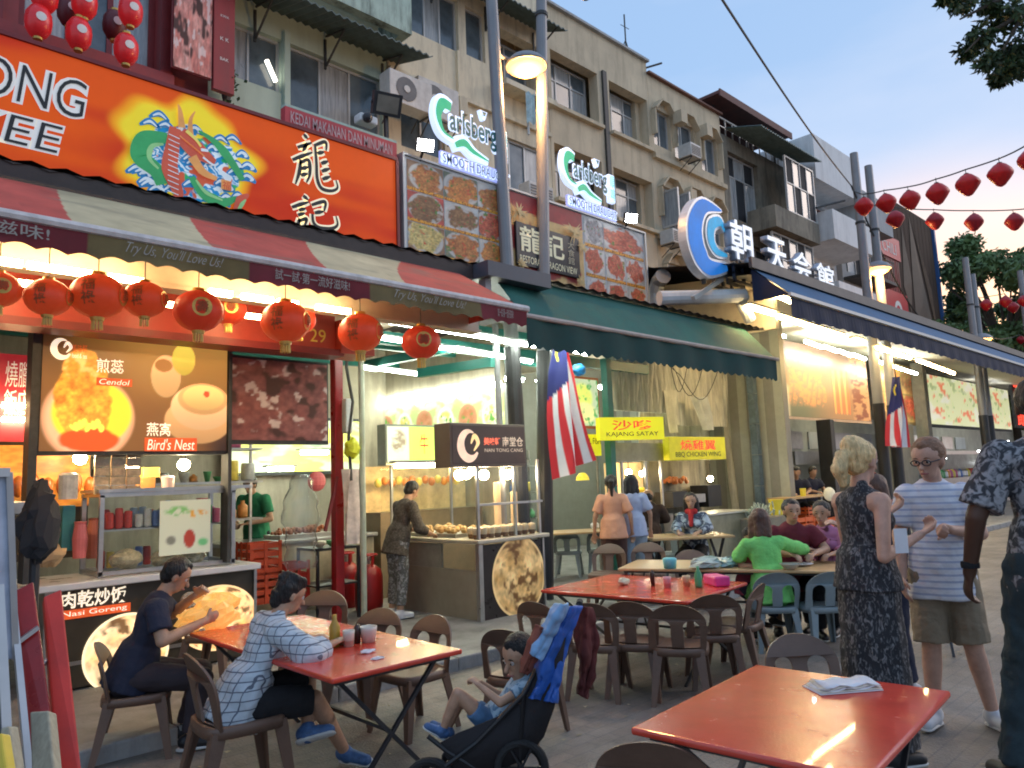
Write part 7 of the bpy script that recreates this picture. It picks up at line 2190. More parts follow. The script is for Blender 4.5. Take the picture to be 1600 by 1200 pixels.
def tan_table(x, y, w, d, a, label):
 c = gp(x, y, TZ + .1); t = thing('folding_table', label, 'table', (c.x, c.y, .1), a, group='tan tables', local=True)
 hz = TZ
 bevel(MB().box(-w / 2, w / 2, -d / 2, d / 2, hz - .03, hz).build('tabletop', m_ttab, t), .008)
 for s in (-1, 1):
  for q in (-1, 1): MB().bar((s * (w / 2 - .12), q * (d / 2 - .1), hz - .03), (s * (w / 2 - .1), -q * (d / 2 - .08), 0), .028).build('leg', m_blackm, t)
 return t
tan_table(905, 829, 1.9, .7, turn(0) + math.radians(6), 'tan table left of the bald seated man, grey chairs before it')
tan_table(1070, 836, 1.1, .75, turn(0) + math.radians(6), 'tan table between the bald man and the red scarf woman')
# brown chairs
for x, y, a, l in ((938, 1084, 20, 'brown chair at the middle red table, second from the left in the front row'),
    (1068, 1092, 16, 'brown chair at the middle red table, third from the left, squarely facing away'),
    (868, 1080, 40, 'brown chair at the left end of the middle red table, behind the blue jacket'),
    (1155, 1046, -55, 'brown chair turned sideways at the right end of the middle red table'),
    (1000, 1082, 22, 'brown chair at the middle red table, squeezed between the two front ones'),
  (1118, 1066, 5, 'brown chair at the middle red table, right of the one squarely facing away'),
  (1015, 945, 195, 'brown chair on the far side of the middle red table, behind the white cups'),
    (1085, 945, 190, 'brown chair on the far side of the middle red table, behind the pink box'),
    (950, 948, 200, 'brown chair on the far side of the middle red table, leftmost there'),
    (822, 1150, 30, 'brown chair behind the pushchair, with arched back showing over the child'),
    (570, 1118, 205, 'brown chair on the far side of the left red table, near its right corner'),
    (490, 1100, 190, 'brown chair on the far side of the left red table, behind the checked shirt diner'),
    (645, 1140, 222, 'brown chair at the right far end of the left red table'),
    (1290, 1222, 176, 'brown chair with rounded back behind the nearest red table')):
 p = gp(x, y, 0 if y > 1000 else .1)
 chair((p.x, p.y), a, l)
navy_c = gp(212, 1178, 0); chair((navy_c.x, navy_c.y), 68, 'brown chair the navy shirt man sits on')
chk_c = gp(372, 1247, 0); chair((chk_c.x, chk_c.y), 52, 'brown chair the checked shirt woman sits on, nearest the camera at the left', s=1.04)
nr = gp(1040, 1440, 0); chair((nr.x, nr.y), 15, 'brown chair cut by the bottom edge, pushed against the nearest red table')
p = gp(335, 1085, 0); chair((p.x, p.y), 100, 'brown chair between the navy shirt man and the table legs')
# grey chairs
for x, y, a, l in ((1213, 1012, 5, 'grey chair the green shirt woman sits on'), (1288, 1012, -5, 'empty grey chair right of the green shirt woman'),
    (1000, 893, -15, 'grey chair at the tan table just left of the bald man'), (940, 897, 5, 'grey chair at the left tan table, second from the lamp post'),
    (890, 900, 10, 'grey chair at the left tan table, next to the cart'), (972, 880, 170, 'grey chair across the left tan table'),
    (1060, 905, 20, 'grey chair low behind the white cups, near the cyan box')):
 p = gp(x, y, 0 if y > 950 else .1)
 chair((p.x, p.y), a, l, True)
bald_c = gp(1020, 893, .1)
# table-top things
def on_table(name, prof, px, py, m, label, cat, z=TZ, n=14, group=None, sc=1):
 c = gp(px, py, z)
 t = MB().lathe(prof, (0, 0, 0), n).build(name, m, None, True)
 t.location = (c.x, c.y, z + .001)
 return tag(t, label, cat, group)
cupp = [(.028, 0), (.034, .07), (.036, .09), (.033, .09), (.03, .01)]
bottlep = [(.03, 0), (.032, .02), (.032, .11), (.013, .15), (.012, .18)]
m_pcup = mat('translucent_cup', (.62, .58, .50), .25, var=.1); m_amber = mat('amber_sauce', (.40, .25, .03), .25); m_pkcup = mat('pink_cup', (.65, .35, .38), .3)
m_blk = mat('dark_bottle', (.03, .015, .01), .2); m_grn = mat('green_bottle', (.08, .35, .16), .3)
on_table('sauce_bottle', bottlep, 523, 1010, m_amber, 'yellow sauce bottle beside the checked shirt woman', 'bottle')
on_table('drink_cup', cupp, 545, 1010, m_pcup, 'clear cup right of the yellow sauce bottle', 'cup')
on_table('drink_cup', [(.04, 0), (.05, .07), (.052, .09), (.048, .09), (.04, .01)], 576, 1003, m_pcup, 'wide clear tub with pale blue rim on the left red table', 'tub')
on_table('soy_bottle', [(.02, 0), (.022, .08), (.01, .11)], 558, 1005, m_blk, 'small dark bottle between the cup and the tub', 'bottle')
def crumpled(px, py, r, m, label, name='napkin', z=TZ, flat=.25, cat='napkin', seed=0):
 r_ = random.Random(seed + px); c = gp(px, py, z)
 mb = MB().ball((0, 0, 0), r, 12, 8, (1.3, .8, flat))
 mb.v = [(x + r_.uniform(-.2, .2) * r, y + r_.uniform(-.2, .2) * r, max(0, zz + r * flat * .8 + r_.uniform(-.1, .1) * r)) for x, y, zz in mb.v]
 o = mb.build(name, m, None, False); o.location = (c.x, c.y, z + .002)
 return tag(o, label, cat)
m_tissue = mat('white_tissue', (.70, .70, .72), .8, var=.1)
crumpled(575, 1020, .035, m_tissue, 'crumpled white tissue near the tub on the left red table')
crumpled(590, 1030, .03, m_tissue, 'flat white tissue nearest the edge of the left red table', flat=.15, seed=3)
q = gp(1068, 925, TZ)
crumpled(975, 914, .05, mat('cream_tissue', (.66, .60, .42), .7, var=.2), 'cream crumpled packet on the middle red table', flat=.7, name='packet', cat='packet', z=.665)
on_table('soy_bottle', [(.02, 0), (.022, .10), (.01, .13)], 1020, 915, m_blk, 'thin dark sauce bottle in the middle of the middle red table', 'bottle', z=.665)
on_table('drink_cup', cupp, 1043, 918, m_pkcup, 'pinkish cup right of the thin dark bottle', 'cup', z=.665)
on_table('drink_cup', cupp, 1073, 916, mat('peach_cup', (.66, .48, .30), .3), 'peach coloured cup left of the green bottle', 'cup', z=.665)
on_table('green_bottle', bottlep, 1092, 918, m_grn, 'small green bottle beside the pink box', 'bottle', z=.665)
c = gp(1120, 914, .665); t = MB().box(-.13, .13, -.07, .07, 0, .085).build('tissue_box', mat('hot_pink_box', (.75, .06, .28), .4, var=.15)); bevel(t, .015); t.location = (c.x, c.y, .666); t.rotation_euler = (0, 0, turn(80)); tag(t, 'hot pink box on the middle red table', 'box')
c = gp(1316, 1076, TZ)
t = thing('napkin_pack', 'flat open pack of white napkins on the nearest red table', 'napkins', (c.x, c.y, TZ), turn(-8), local=True)
rr = random.Random(4)
for k in range(5):
 n_ = 8
 P = [[((i / n_ - .5) * (.28 - .01 * k) + .004 * k, (j / 4 - .5) * (.15 - .006 * k), .004 + k * .006 + .006 * math.sin(i * 1.7 + j + k) * (k > 1)) for i in range(n_ + 1)] for j in range(5)]
 o = MB().grid(P).build('napkin', mat('napkin_print', (.66, .62, .52), .8, var=.3, scale=18) if k % 2 else m_tissue, t, True)
 md = o.modifiers.new('th', 'SOLIDIFY'); md.thickness = .002
# things on the tan tables
for x, y, s_, m, l in ((1047, 880, .07, mat('cyan_box', (.15, .55, .60), .4), 'cyan tub on the tan table, left of the clear bags'), ):
 on_table('cyan_tub', [(.06, 0), (.07, .09), (.06, .10)], x, y + 8, m, l, 'tub')
crumpled(1105, 887, .16, mat('clear_bag_pale', (.50, .58, .52), .25, var=.3), 'pale clear bag lying on the long tan table', 'plastic_bag', flat=.35, cat='bag')
crumpled(1140, 885, .12, mat('clear_bag_teal', (.30, .48, .48), .25, var=.3), 'teal tinted bag beside the pale clear bag', 'plastic_bag', flat=.4, cat='bag')
on_table('plate', [(.05, 0), (.12, .02), (.125, .022), (.05, .008)], 1250, 884, m_tissue, 'white plate before the maroon shirt man', 'plate')
on_table('bowl', [(.04, 0), (.09, .05), (.095, .055), (.04, .01)], 1235, 890, m_pcup, 'clear bowl by the green shirt woman’s arm', 'bowl')
crumpled(930, 826, .07, m_tissue, 'white crumpled bag on the left tan table', 'plastic_bag', z=TZ + .1, flat=.8, cat='bag')
# glowing orange plastic bags on the left red table
def bagheap(px, py, z, label, m, r, sc):
 c = gp(px, py, z); r_ = random.Random(px)
 mb = MB().ball((0, 0, 0), r, 18, 12, sc)
 mb.v = [(x * (1 + .25 * math.sin(7 * zz / r + x * 30)), y + r_.uniform(-.1, .1) * r, zz + r * sc[2] * .95 + r_.uniform(-.12, .12) * r) for x, y, zz in mb.v]
 o = mb.build('plastic_bag', m, None, False); o.location = (c.x, c.y, z)
 return tag(o, label, 'bag')
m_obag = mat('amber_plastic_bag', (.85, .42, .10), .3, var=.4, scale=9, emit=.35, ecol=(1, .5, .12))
bagheap(335, 982, TZ, 'amber glowing plastic bag of takeaway food, larger one behind the navy shirt man’s hands', m_obag, .13, (1.3, .8, .9))
bagheap(298, 985, TZ, 'amber plastic bag, smaller one against the navy shirt man’s arm', m_obag, .08, (1.2, .8, .9))
# ---------------- left foreground: leaning folded tables and boards
m_alu = mat('aluminium_edge', (.50, .50, .50), .35, metal=.6, var=.1)
def lean_panel(pts_px, depth, thick, m, name, label, cat, extra=None):
 P = [dp(x, y, d) for (x, y), d in zip(pts_px, depth)]
 n = (P[1] - P[0]).cross(P[2] - P[0]).normalized()
 if n.dot(P[0] - CP) < 0: n = -n
 t = thing(name, label, cat, tuple(P[0]))
 bevel(MB().prism(P, n * thick).build('panel', m, t), .006)
 return t, P, n
t, P, n = lean_panel([(-60, 740), (14, 738), (24, 1030), (-60, 1040)], (2.5, 2.6, 2.6, 2.45), .03, mat('white_blue_panel', (.45, .50, .60), .25, var=.5, scale=2.5, stain=.3, stain_col=(.08, .12, .3)), 'folded_tabletop', 'white and blue glossy folded tabletop leaning at the far left edge', 'table')
MB().bar(P[1], P[2], .02).bar(P[0], P[1], .03).build('edge', m_alu, t)
t, P, n = lean_panel([(-40, 925), (-4, 915), (14, 1260), (-40, 1260)], (2.3, 2.35, 2.2, 2.2), .03, mat('dark_blue_panel', (.03, .035, .045), .4), 'folded_board', 'dark folded board with a pale metal edge at the lower left edge', 'board')
MB().bar(P[1] - n * .01, P[2] - n * .01, .025).build('edge', m_alu, t)
t, P, n = lean_panel([(18, 925), (52, 908), (95, 1230), (50, 1260)], (2.7, 2.75, 2.45, 2.4), .04, mat('maroon_gloss', (.30, .012, .012), .3, var=.4, scale=3), 'folded_table', 'upright folded maroon table with a metal bar across it', 'table')
MB().bar(P[0] - n * .02, P[3] - n * .02, .02).bar(dp(22, 1008, 2.6), dp(60, 980, 2.66), .014).build('metal_bar', m_alu, t)
t, P, n = lean_panel([(68, 932), (96, 920), (130, 1230), (92, 1260)], (2.85, 2.9, 2.5, 2.45), .05, mat('bright_red_board', (.58, .035, .02), .35, var=.2), 'red_board', 'bright red folding board leaning upright, right of the maroon table', 'board')
MB().bar(dp(54, 1060, 2.65), dp(74, 1030, 2.75), .01).build('latch', m_alu, t)
t, P, n = lean_panel([(46, 1112), (76, 1110), (90, 1260), (50, 1260)], (2.35, 2.35, 2.2, 2.2), .05, mat('pale_wood', (.36, .33, .24), .7, var=.25, scale=6, stretch=(8, 8, 1)), 'wooden_post', 'short pale wooden plank standing in front of the maroon table', 'plank')
t, P, n = lean_panel([(0, 1138), (14, 1134), (34, 1260), (6, 1260)], (2.2, 2.2, 2.1, 2.1), .04, mat('pale_wood'), 'wooden_post', 'second pale plank at the very corner, beside a yellow strip', 'plank')
t, P, n = lean_panel([(-20, 1150), (2, 1145), (20, 1260), (-20, 1260)], (2.1, 2.1, 2.0, 2.0), .04, mat('yellow_board', (.60, .45, .04), .5), 'yellow_strip', 'yellow strip of board at the bottom left corner', 'board')
t = thing('stack_of_black_bags', 'black bag and gear heaped behind the leaning boards at the left', 'bag', tuple(dp(60, 820, 5.2)))
c = dp(60, 815, 5.2)
mb = MB().ball(c, .17, 14, 10, (.7, .7, 1.6)); rr = random.Random(8)
mb.v = [(x + rr.uniform(-.03, .03), y, z + rr.uniform(-.03, .03)) for x, y, z in mb.v]
mb.build('bag', mat('black_fabric', (.025, .025, .03), .8, var=.3), t)
MB().lathe([(.03, -.55), (.035, .1)], c + Vector((0, .05, -.2)), 8).build('leg', m_blackm, t)
# ================================================================== PEOPLE
def cap(mb, p0, p1, r0, r1=None, side=None, flat=1.0, c0=True, c1=True, n=14):
 p0, p1 = Vector(p0), Vector(p1); r1 = r0 if r1 is None else r1
 w = p1 - p0; L = w.length
 if L < 1e-5: w = Vector((0, 0, 1)); L = 1e-4
 w = w.normalized()
 s = Vector(side) if side is not None else (Vector((1, 0, 0)) if abs(w.x) < .9 else Vector((0, 1, 0)))
 s = (s - w * s.dot(w)).normalized(); t = w.cross(s)
 prof = []
 if c0: prof += [(max(1e-4, r0 * math.sin(a)), -r0 * math.cos(a)) for a in [math.pi / 2 * k / 4 for k in range(5)]]
 else: prof += [(1e-4, 0), (r0, 0)]
 if c1: prof += [(max(1e-4, r1 * math.cos(a)), L + r1 * math.sin(a)) for a in [math.pi / 2 * k / 4 for k in range(5)]]
 else: prof += [(r1, L), (1e-4, L)]
 b = len(mb.v)
 for r, d in prof:
  for k in range(n):
   a = 2 * math.pi * k / n
   mb.v.append(tuple(p0 + w * d + s * (math.cos(a) * r) + t * (math.sin(a) * r * flat)))
 for i in range(len(prof) - 1):
  for k in range(n):
   a_, b_ = b + i * n + k, b + i * n + (k + 1) % n
   mb.f.append((a_, b_, b_ + n, a_ + n))
 mb.f.append(tuple(b + k for k in reversed(range(n)))); mb.f.append(tuple(b + (len(prof) - 1) * n + k for k in range(n)))
 return mb
def melt(mb, voxel, smooth=4, wrinkle=0.0, wscale=.12):
 me = bpy.data.meshes.new('m'); me.from_pydata(mb.v, [], mb.f)
 o = bpy.data.objects.new('m', me); COL.objects.link(o)
 mods = [('REMESH', dict(mode='VOXEL', voxel_size=voxel)), ('SMOOTH', dict(factor=.5, iterations=smooth))]
 if wrinkle:
  tx = bpy.data.textures.get('wr%.2f' % wscale) or bpy.data.textures.new('wr%.2f' % wscale, 'CLOUDS')
  tx.noise_scale = wscale; tx.noise_depth = 2
  mods.append(('DISPLACE', dict(texture=tx, strength=wrinkle, mid_level=.5)))
 res = baked(o, mods)
 bpy.data.objects.remove(o); bpy.data.meshes.remove(me)
 res.shade_smooth()
 return res
def hand(mb, wr, el, nrm, thumb, curl=.7, s=1.0):
 wr, el = Vector(wr), Vector(el)
 d = (wr - el).normalized(); n = Vector(nrm); n = (n - d * n.dot(d)).normalized(); sd = d.cross(n).normalized() * thumb
 cap(mb, wr + d * .015, wr + d * .075, .034, .040, side=sd, flat=.42)
 for k, (o, l) in enumerate(((.030, .068), (.010, .078), (-.011, .074), (-.031, .058))):
  a = wr + d * .085 + sd * o
  b = a + (d * math.cos(curl * .6) + n * math.sin(curl * .6)) * l * .52
  c = b + (d * math.cos(curl * 1.7) + n * math.sin(curl * 1.7)) * l * .52
  cap(mb, a - d * .02, b, .0105, .010, n=8); cap(mb, b, c, .010, .008, n=8)
 a = wr + d * .03 + sd * .030; b = a + d * .025 + sd * .028 + n * .012; c = b + d * .030 + n * .014
 cap(mb, a, b, .0135, .0115, n=8); cap(mb, b, c, .0115, .009, n=8)
SKIN = {'fair': mat('skin_fair', (.55, .32, .23), .5, var=.16, scale=14, bump=.1, bscale=120, spec=.4), 'asian': mat('skin_tan', (.47, .27, .17), .5, var=.16, scale=14, bump=.1, bscale=120, spec=.4), 'dark': mat('skin_dark', (.09, .045, .028), .45, var=.1, spec=.4)}
m_hblack = mat('hair_black', (.012, .010, .009), .45, var=.6, scale=40, stretch=(1, 1, .12), bump=.9, bscale=80)
m_hbrown = mat('hair_brown', (.10, .05, .03), .5, var=.4, scale=30, stretch=(1, 1, .2), bump=.5, bscale=60)
m_hblond = mat('hair_blonde', (.80, .56, .26), .5, var=.45, scale=45, stretch=(1, 1, .15), bump=1, bscale=90)
m_hginger = mat('hair_ginger_brown', (.22, .11, .06), .6, var=.3, scale=30, bump=.5, bscale=60)
m_eyew = mat('eye_white', (.65, .62, .58), .3, var=0); m_eyed = mat('eye_dark', (.03, .02, .015), .2, var=0); m_lip = mat('lip', (.36, .12, .10), .5, var=0)
def person(label, loc, rz, s=1.0, skin='asian', pel=(0, 0, .93), lean=3, twist=0, slean=0, look=0, nod=0, arms=None, legs=None, hair=('short', m_hblack), top=None, bottom=None,
  shoes=None, vox=.012, face=True, fem=False, belly=0, handcurl=(.7, .7), extra=None, palm=((0, 0, -1), (0, 0, -1)), neckfwd=0, hk=1.0, sw=None):
 """local frame: +Y is where the person faces, +X their right"""
 pel = Vector(pel); le = math.radians(lean); sl = math.radians(slean)
 D_ = Vector((math.sin(sl), math.sin(le), math.cos(le))).normalized()
 tw = math.radians(twist)
 SD = Vector((math.cos(tw), math.sin(tw), 0)); SD = (SD - D_ * SD.dot(D_)).normalized()
 FW = D_.cross(SD) * 1.0
 if FW.y < 0 and abs(twist) < 80: FW = -FW
 sw = sw or (.158 if fem else .182)
 pw = Vector((1, 0, 0))
 nk = pel + D_ * .535; shl = {1: pel + D_ * .462 + SD * sw, -1: pel + D_ * .462 - SD * sw}
 la, nd = math.radians(look), math.radians(nod)
 f = Vector((math.sin(la) * math.cos(nd), math.cos(la) * math.cos(nd), -math.sin(nd)))
 hs = Vector((math.cos(la), -math.sin(la), 0)); hu = hs.cross(f).normalized()
 if hu.z < 0: hu = -hu
 hc = nk + D_ * .05 + hu * .085 * hk + Vector((0, .015 + neckfwd, 0)) + f * .015
 arms = arms or {1: ((.25, -.02, 1.15), (.27, .08, .90)), -1: ((-.25, -.02, 1.15), (-.27, .08, .90))}
 legs = legs or {1: ((.10, .02, .50), (.11, -.03, .085), 8), -1: ((-.10, .02, .50), (-.11, -.03, .085), -8)}
 tr_ = .9 if fem else 1.0
 def torso(mb, g=0.0, low=0.0, wide=True):
  cap(mb, pel + D_ * .0 - D_ * low, pel + D_ * .20, (.155 if fem else .15) + g, .125 * tr_ + g, side=SD, flat=.68)
  cap(mb, pel + D_ * .20, pel + D_ * .40, .128 * tr_ + g, .155 * tr_ + g, side=SD, flat=.64)
  kk = .92 if wide else .76
  cap(mb, shl[-1] * kk + shl[1] * (1 - kk) - D_ * .015, shl[1] * kk + shl[-1] * (1 - kk) - D_ * .015, .066 + g * .8, side=FW, flat=.95)
  cap(mb, pel + D_ * .42, nk - D_ * .0, .12 * tr_ + g, .052 + g * .6, side=SD, flat=.6)
  if fem:
   for q in (-1, 1): cap(mb, pel + D_ * .36 + SD * q * .075 + FW * .055, pel + D_ * .35 + SD * q * .075 + FW * .065, .062 + g * .7)
  if belly: cap(mb, pel + D_ * .08 + FW * .05 * belly, pel + D_ * .22 + FW * .045 * belly, .125 + g, .115 + g, side=SD, flat=.75)
 body = MB()
 torso(body)
 hc0 = hc.copy(); hv0 = None
 for q in (-1, 1):
  e, w_ = Vector(arms[q][0]), Vector(arms[q][1])
  k = .82 if fem else 1.0
  cap(body, shl[q], e, .054 * k, .042 * k); cap(body, e, w_, .042 * k, .028 * k)
  hand(body, w_, e, palm[0 if q == 1 else 1], 1 if q == 1 else -1, handcurl[0 if q == 1 else 1])
  kn, an, tdir = Vector(legs[q][0]), Vector(legs[q][1]), legs[q][2]
  hp = pel + pw * q * .085 - Vector((0, 0, .01))
  cap(body, hp, kn, .085, .056); cap(body, kn, kn.lerp(an, .35), .054, .056); cap(body, kn.lerp(an, .35), an, .054, .036)
  td = Vector((math.sin(math.radians(tdir)), math.cos(math.radians(tdir)), 0)) if not isinstance(tdir, tuple) else Vector(tdir).normalized()
  shin = (an - kn).normalized()
  heel = an + shin * .045
  cap(body, heel - td * .03, heel + td * .13 + shin * .005, .034, .026)
 cap(body, nk - D_ * .02, hc - hu * .04 - f * .01, .056 * (.88 if fem else 1), .050)
 hv0 = len(body.v)
 cap(body, hc + hu * .03 - f * .02, hc + hu * .035 - f * .008, .086)                    # skull
 cap(body, hc + f * .012 + hu * .02, hc - hu * .062 + f * .028, .070, .044, side=hs, flat=1.0)          # face and jaw
 cap(body, hc + f * .075 + hu * .010, hc + f * .097 - hu * .020, .010, .014, n=8)     # nose
 cap(body, hc + f * .062 - hu * .052, hc + f * .070 - hu * .052, .020, .018, n=8)     # mouth bulk
 for q in (-1, 1): cap(body, hc + hs * q * .076 + hu * .012 - f * .005, hc + hs * q * .079 - hu * .022 - f * .002, .016, .012, n=8)
 grow = lambda L_: [tuple(hc0 + (Vector(p) - hc0) * hk) for p in L_]
 if hk != 1: body.v[hv0:] = grow(body.v[hv0:])
 me = melt(body, vox, 3 if vox < .01 else 2)
 P = link('person', me, SKIN[skin])
 P.location = loc; P.rotation_euler = (0, 0, rz); P.scale = (s,) * 3
 tag(P, label, 'person')
 # hair
 st_, hm = hair
 hb = MB()
 c = hc + hu * .040 - f * .026
 if st_ != 'bald':
  cap(hb, c, c + hu * .004, .0945)
  cap(hb, c - hu * .05 - f * .018, c - hu * .01 - f * .01, .070, .082)
  if st_ == 'short' : cap(hb, hc + hu * .095 + f * .030, hc + hu * .10 - f * .04, .032, .035)
 else:
  cap(hb, hc - hu * .01 - f * .035, hc + hu * .01 - f * .034, .079, .076)
 if st_ == 'tousled':
  for k in range(26):
   a = k * 2.4; r_ = .05 + .035 * ((k * 7) % 5) / 5
   p = c + hs * math.cos(a) * r_ + f * math.sin(a) * r_ + hu * (.065 - .5 * abs(r_ - .05))
   cap(hb, p, p + hu * .02 + hs * .015 * math.cos(a), .028, .016, n=8)
  cap(hb, c - hu * .06 - f * .04, c - hu * .10 - f * .045, .062, .045)
 if st_ == 'long':
  for q in (-1, 0, 1):
   b0 = c - hu * .02 - f * (.035 if q == 0 else .01) + hs * q * .055
   cap(hb, b0, b0 - Vector((0, 0, .15)) - f * .02 + hs * q * .012, .055, .052); cap(hb, b0 - Vector((0, 0, .15)) - f * .02 + hs * q * .012, b0 - Vector((0, 0, .24)) - f * .015, .052, .032)
 if st_ == 'tail':
  cap(hb, c - f * .07, c - f * .10 - hu * .03, .035, .04); cap(hb, c - f * .10 - hu * .03, c - f * .095 - Vector((0, 0, .30)), .034, .016)
 if st_ == 'pony':
  cap(hb, c - f * .065 - hu * .005, c - f * .115 - hu * .015, .035, .042)
  cap(hb, c - f * .115 - hu * .015, c - f * .14 - hu * .09, .040, .046); cap(hb, c - f * .14 - hu * .09, c - f * .13 - Vector((0, 0, .17)), .044, .022)
  cap(hb, c + hu * .045 - f * .02, c + hu * .05 - f * .05, .062)
 if st_ == 'bun': cap(hb, c - f * .09 + hu * .0, c - f * .11 - hu * .01, .045)
 if hk != 1: hb.v = grow(hb.v)
 o = link('hair', melt(hb, max(vox, .008), 2, .012, .035), hm, P)
 if face:
  before = len(CH.get(P.name, []))
  for q in (-1, 1):
   ey = hc + f * .0665 + hs * q * .031 + hu * .014
   if vox < .0105:
    e_ = MB().ball(ey, .0125, 10, 8).build('eye', m_eyew, P, True)
    MB().ball(ey + f * .0068 + Vector((0, 0, -.001)), .0078, 8, 6).build('iris', m_eyed, e_, True)
   else: MB().ball(ey + f * .004, .0095, 8, 6, (1.2, 1, .6)).build('eye', m_eyed, P, True)
   MB().tube([ey + hs * q * -.014 + hu * .020 + f * .008, ey + hu * .025 + f * .010, ey + hs * q * .018 + hu * .019 + f * .002], [.003, .004, .002], 6).build('eyebrow', hm if hm != m_hblond else m_hbrown, P)
   MB().tube([ey + hs * q * -.013 + hu * .006 + f * .009, ey + hu * .010 + f * .011, ey + hs * q * .014 + hu * .005 + f * .006], .0025, 6).build('eyelid', SKIN[skin], P)
  mc = hc + f * .0875 - hu * .054
  MB().tube([mc - hs * .024 - f * .012, mc - hs * .01 + hu * .002, mc + hs * .01 + hu * .002, mc + hs * .024 - f * .012], [.003, .006, .006, .003], 8).build('mouth', m_lip, P)
  if hk != 1:
   for fo in CH[P.name][before:] + [k for q in CH[P.name][before:] for k in CH.get(q.name, [])]:
    for vt in fo.data.vertices: vt.co = hc0 + (vt.co - hc0) * hk
 # clothes
 if top:
  cm, sleeve, hem = top['m'], top.get('sleeve', .6), top.get('hem', .10)
  g = top.get('g', .016); mb = MB(); torso(mb, g, 0, sleeve > 0)
  cap(mb, pel + D_ * .10, pel - D_ * hem, .165 + g, .192 + g + top.get('flare', 0), side=SD, flat=.80, c1=False)
  for q in (-1, 1):
   e, w_ = Vector(arms[q][0]), Vector(arms[q][1])
   if sleeve <= 0: continue
   k = (.85 if fem else 1.0); sg = g + top.get('loose', .012)
   if sleeve <= 1: cap(mb, shl[q], shl[q].lerp(e, sleeve), .058 * k + g, .050 * k + sg, c1=False)
   else:
    cap(mb, shl[q], e, .058 * k + g, .046 * k + sg); cap(mb, e, e.lerp(w_, sleeve - 1), .046 * k + sg, .034 * k + sg, c1=False)
  link(top.get('name', 'shirt'), melt(mb, max(vox * 1.1, .009), 3, top.get('wr', .022), .11), cm, P)
 if bottom:
  mb = MB(); bm, kind, ln = bottom['m'], bottom['kind'], bottom.get('len', 1.0)
  g = bottom.get('g', .016)
  if kind == 'trousers':
   cap(mb, pel + D_ * .06, pel - D_ * .02, .140 + g, .150 + g, side=pw, flat=.74)
   for q in (-1, 1):
    kn, an = Vector(legs[q][0]), Vector(legs[q][1]); hp = pel + pw * q * .085 - Vector((0, 0, .01))
    if ln <= 1: cap(mb, hp, hp.lerp(kn, ln), .092 + g, .092 + g * (.2 + 1.0 * (1 - ln) * 0) - .012 + bottom.get('loose', .01), c1=False)
    else:
     cap(mb, hp, kn, .092 + g, .062 + g); cap(mb, kn, kn.lerp(an, ln - 1), .062 + g, .050 + g, c1=False)
   nm = 'trousers' if ln > 1 else 'shorts'
  else:
   cap(mb, pel + D_ * .16, pel - Vector((0, 0, .02)), .135 + g, .165 + g, side=pw, flat=.75)
   cap(mb, pel - Vector((0, 0, .02)), pel - Vector((0, 0, ln * .5)), .165 + g, .18 + g, side=pw, flat=.8)
   cap(mb, pel - Vector((0, 0, ln * .5)), pel - Vector((0, 0, ln)), .18 + g, .20 + g, side=pw, flat=.8, c1=False)
   nm = 'skirt'
  link(nm, melt(mb, max(vox * 1.1, .009), 3, bottom.get('wr', .022), .10), bm, P)
 if shoes:
  for q in (-1, 1):
   kn, an, tdir = Vector(legs[q][0]), Vector(legs[q][1]), legs[q][2]
   td = Vector((math.sin(math.radians(tdir)), math.cos(math.radians(tdir)), 0)) if not isinstance(tdir, tuple) else Vector(tdir).normalized()
   shin = (an - kn).normalized(); heel = an + shin * .040
   mb = MB(); cap(mb, heel - td * .035 - shin * .02, heel + td * .15, .046, .036); cap(mb, an - shin * .01, heel, .046, .048)
   o = link('shoe', melt(mb, .010, 3), shoes, P)
   side_ = td.cross(shin).normalized()
   mb = MB(); cap(mb, heel - td * .04 + shin * .028, heel + td * .155 + shin * .022, .045, .038, side=side_, flat=.35)
   link('sole', melt(mb, .009, 2), mat('white_sole', (.62, .62, .60), .6), o)
 if extra: extra(P, hc, f, hs, hu, nk, D_, FW, SD)
 return P
def tolocal(P, loc, rz, s=1.0):
 d = Vector(P) - Vector(loc)
 c_, s_ = math.cos(-rz), math.sin(-rz)
 return Vector((d.x * c_ - d.y * s_, d.x * s_ + d.y * c_, d.z)) / s
def pat_check(N, L, tc, src):
 m = N.new('ShaderNodeMixRGB'); m.inputs[1].default_value = (.50, .56, .60, 1); m.inputs[2].default_value = (.13, .15, .19, 1)
 s_ = N.new('ShaderNodeSeparateXYZ'); L.new(tc.outputs['Object'], s_.inputs[0])
 prev = None
 for ax, fr, th in (('X', 22.0, .88), ('Z', 20.0, .86)):
  a = N.new('ShaderNodeMath'); a.operation = 'MULTIPLY'; a.inputs[1].default_value = fr; L.new(s_.outputs[ax], a.inputs[0])
  b = N.new('ShaderNodeMath'); b.operation = 'FRACT'; L.new(a.outputs[0], b.inputs[0])
  c = N.new('ShaderNodeMath'); c.operation = 'GREATER_THAN'; c.inputs[1].default_value = th; L.new(b.outputs[0], c.inputs[0])
  if prev is None: prev = c.outputs[0]
  else:
   d = N.new('ShaderNodeMath'); d.operation = 'MAXIMUM'; L.new(prev, d.inputs[0]); L.new(c.outputs[0], d.inputs[1]); prev = d.outputs[0]
 L.new(prev, m.inputs[0]); return m.outputs[0]
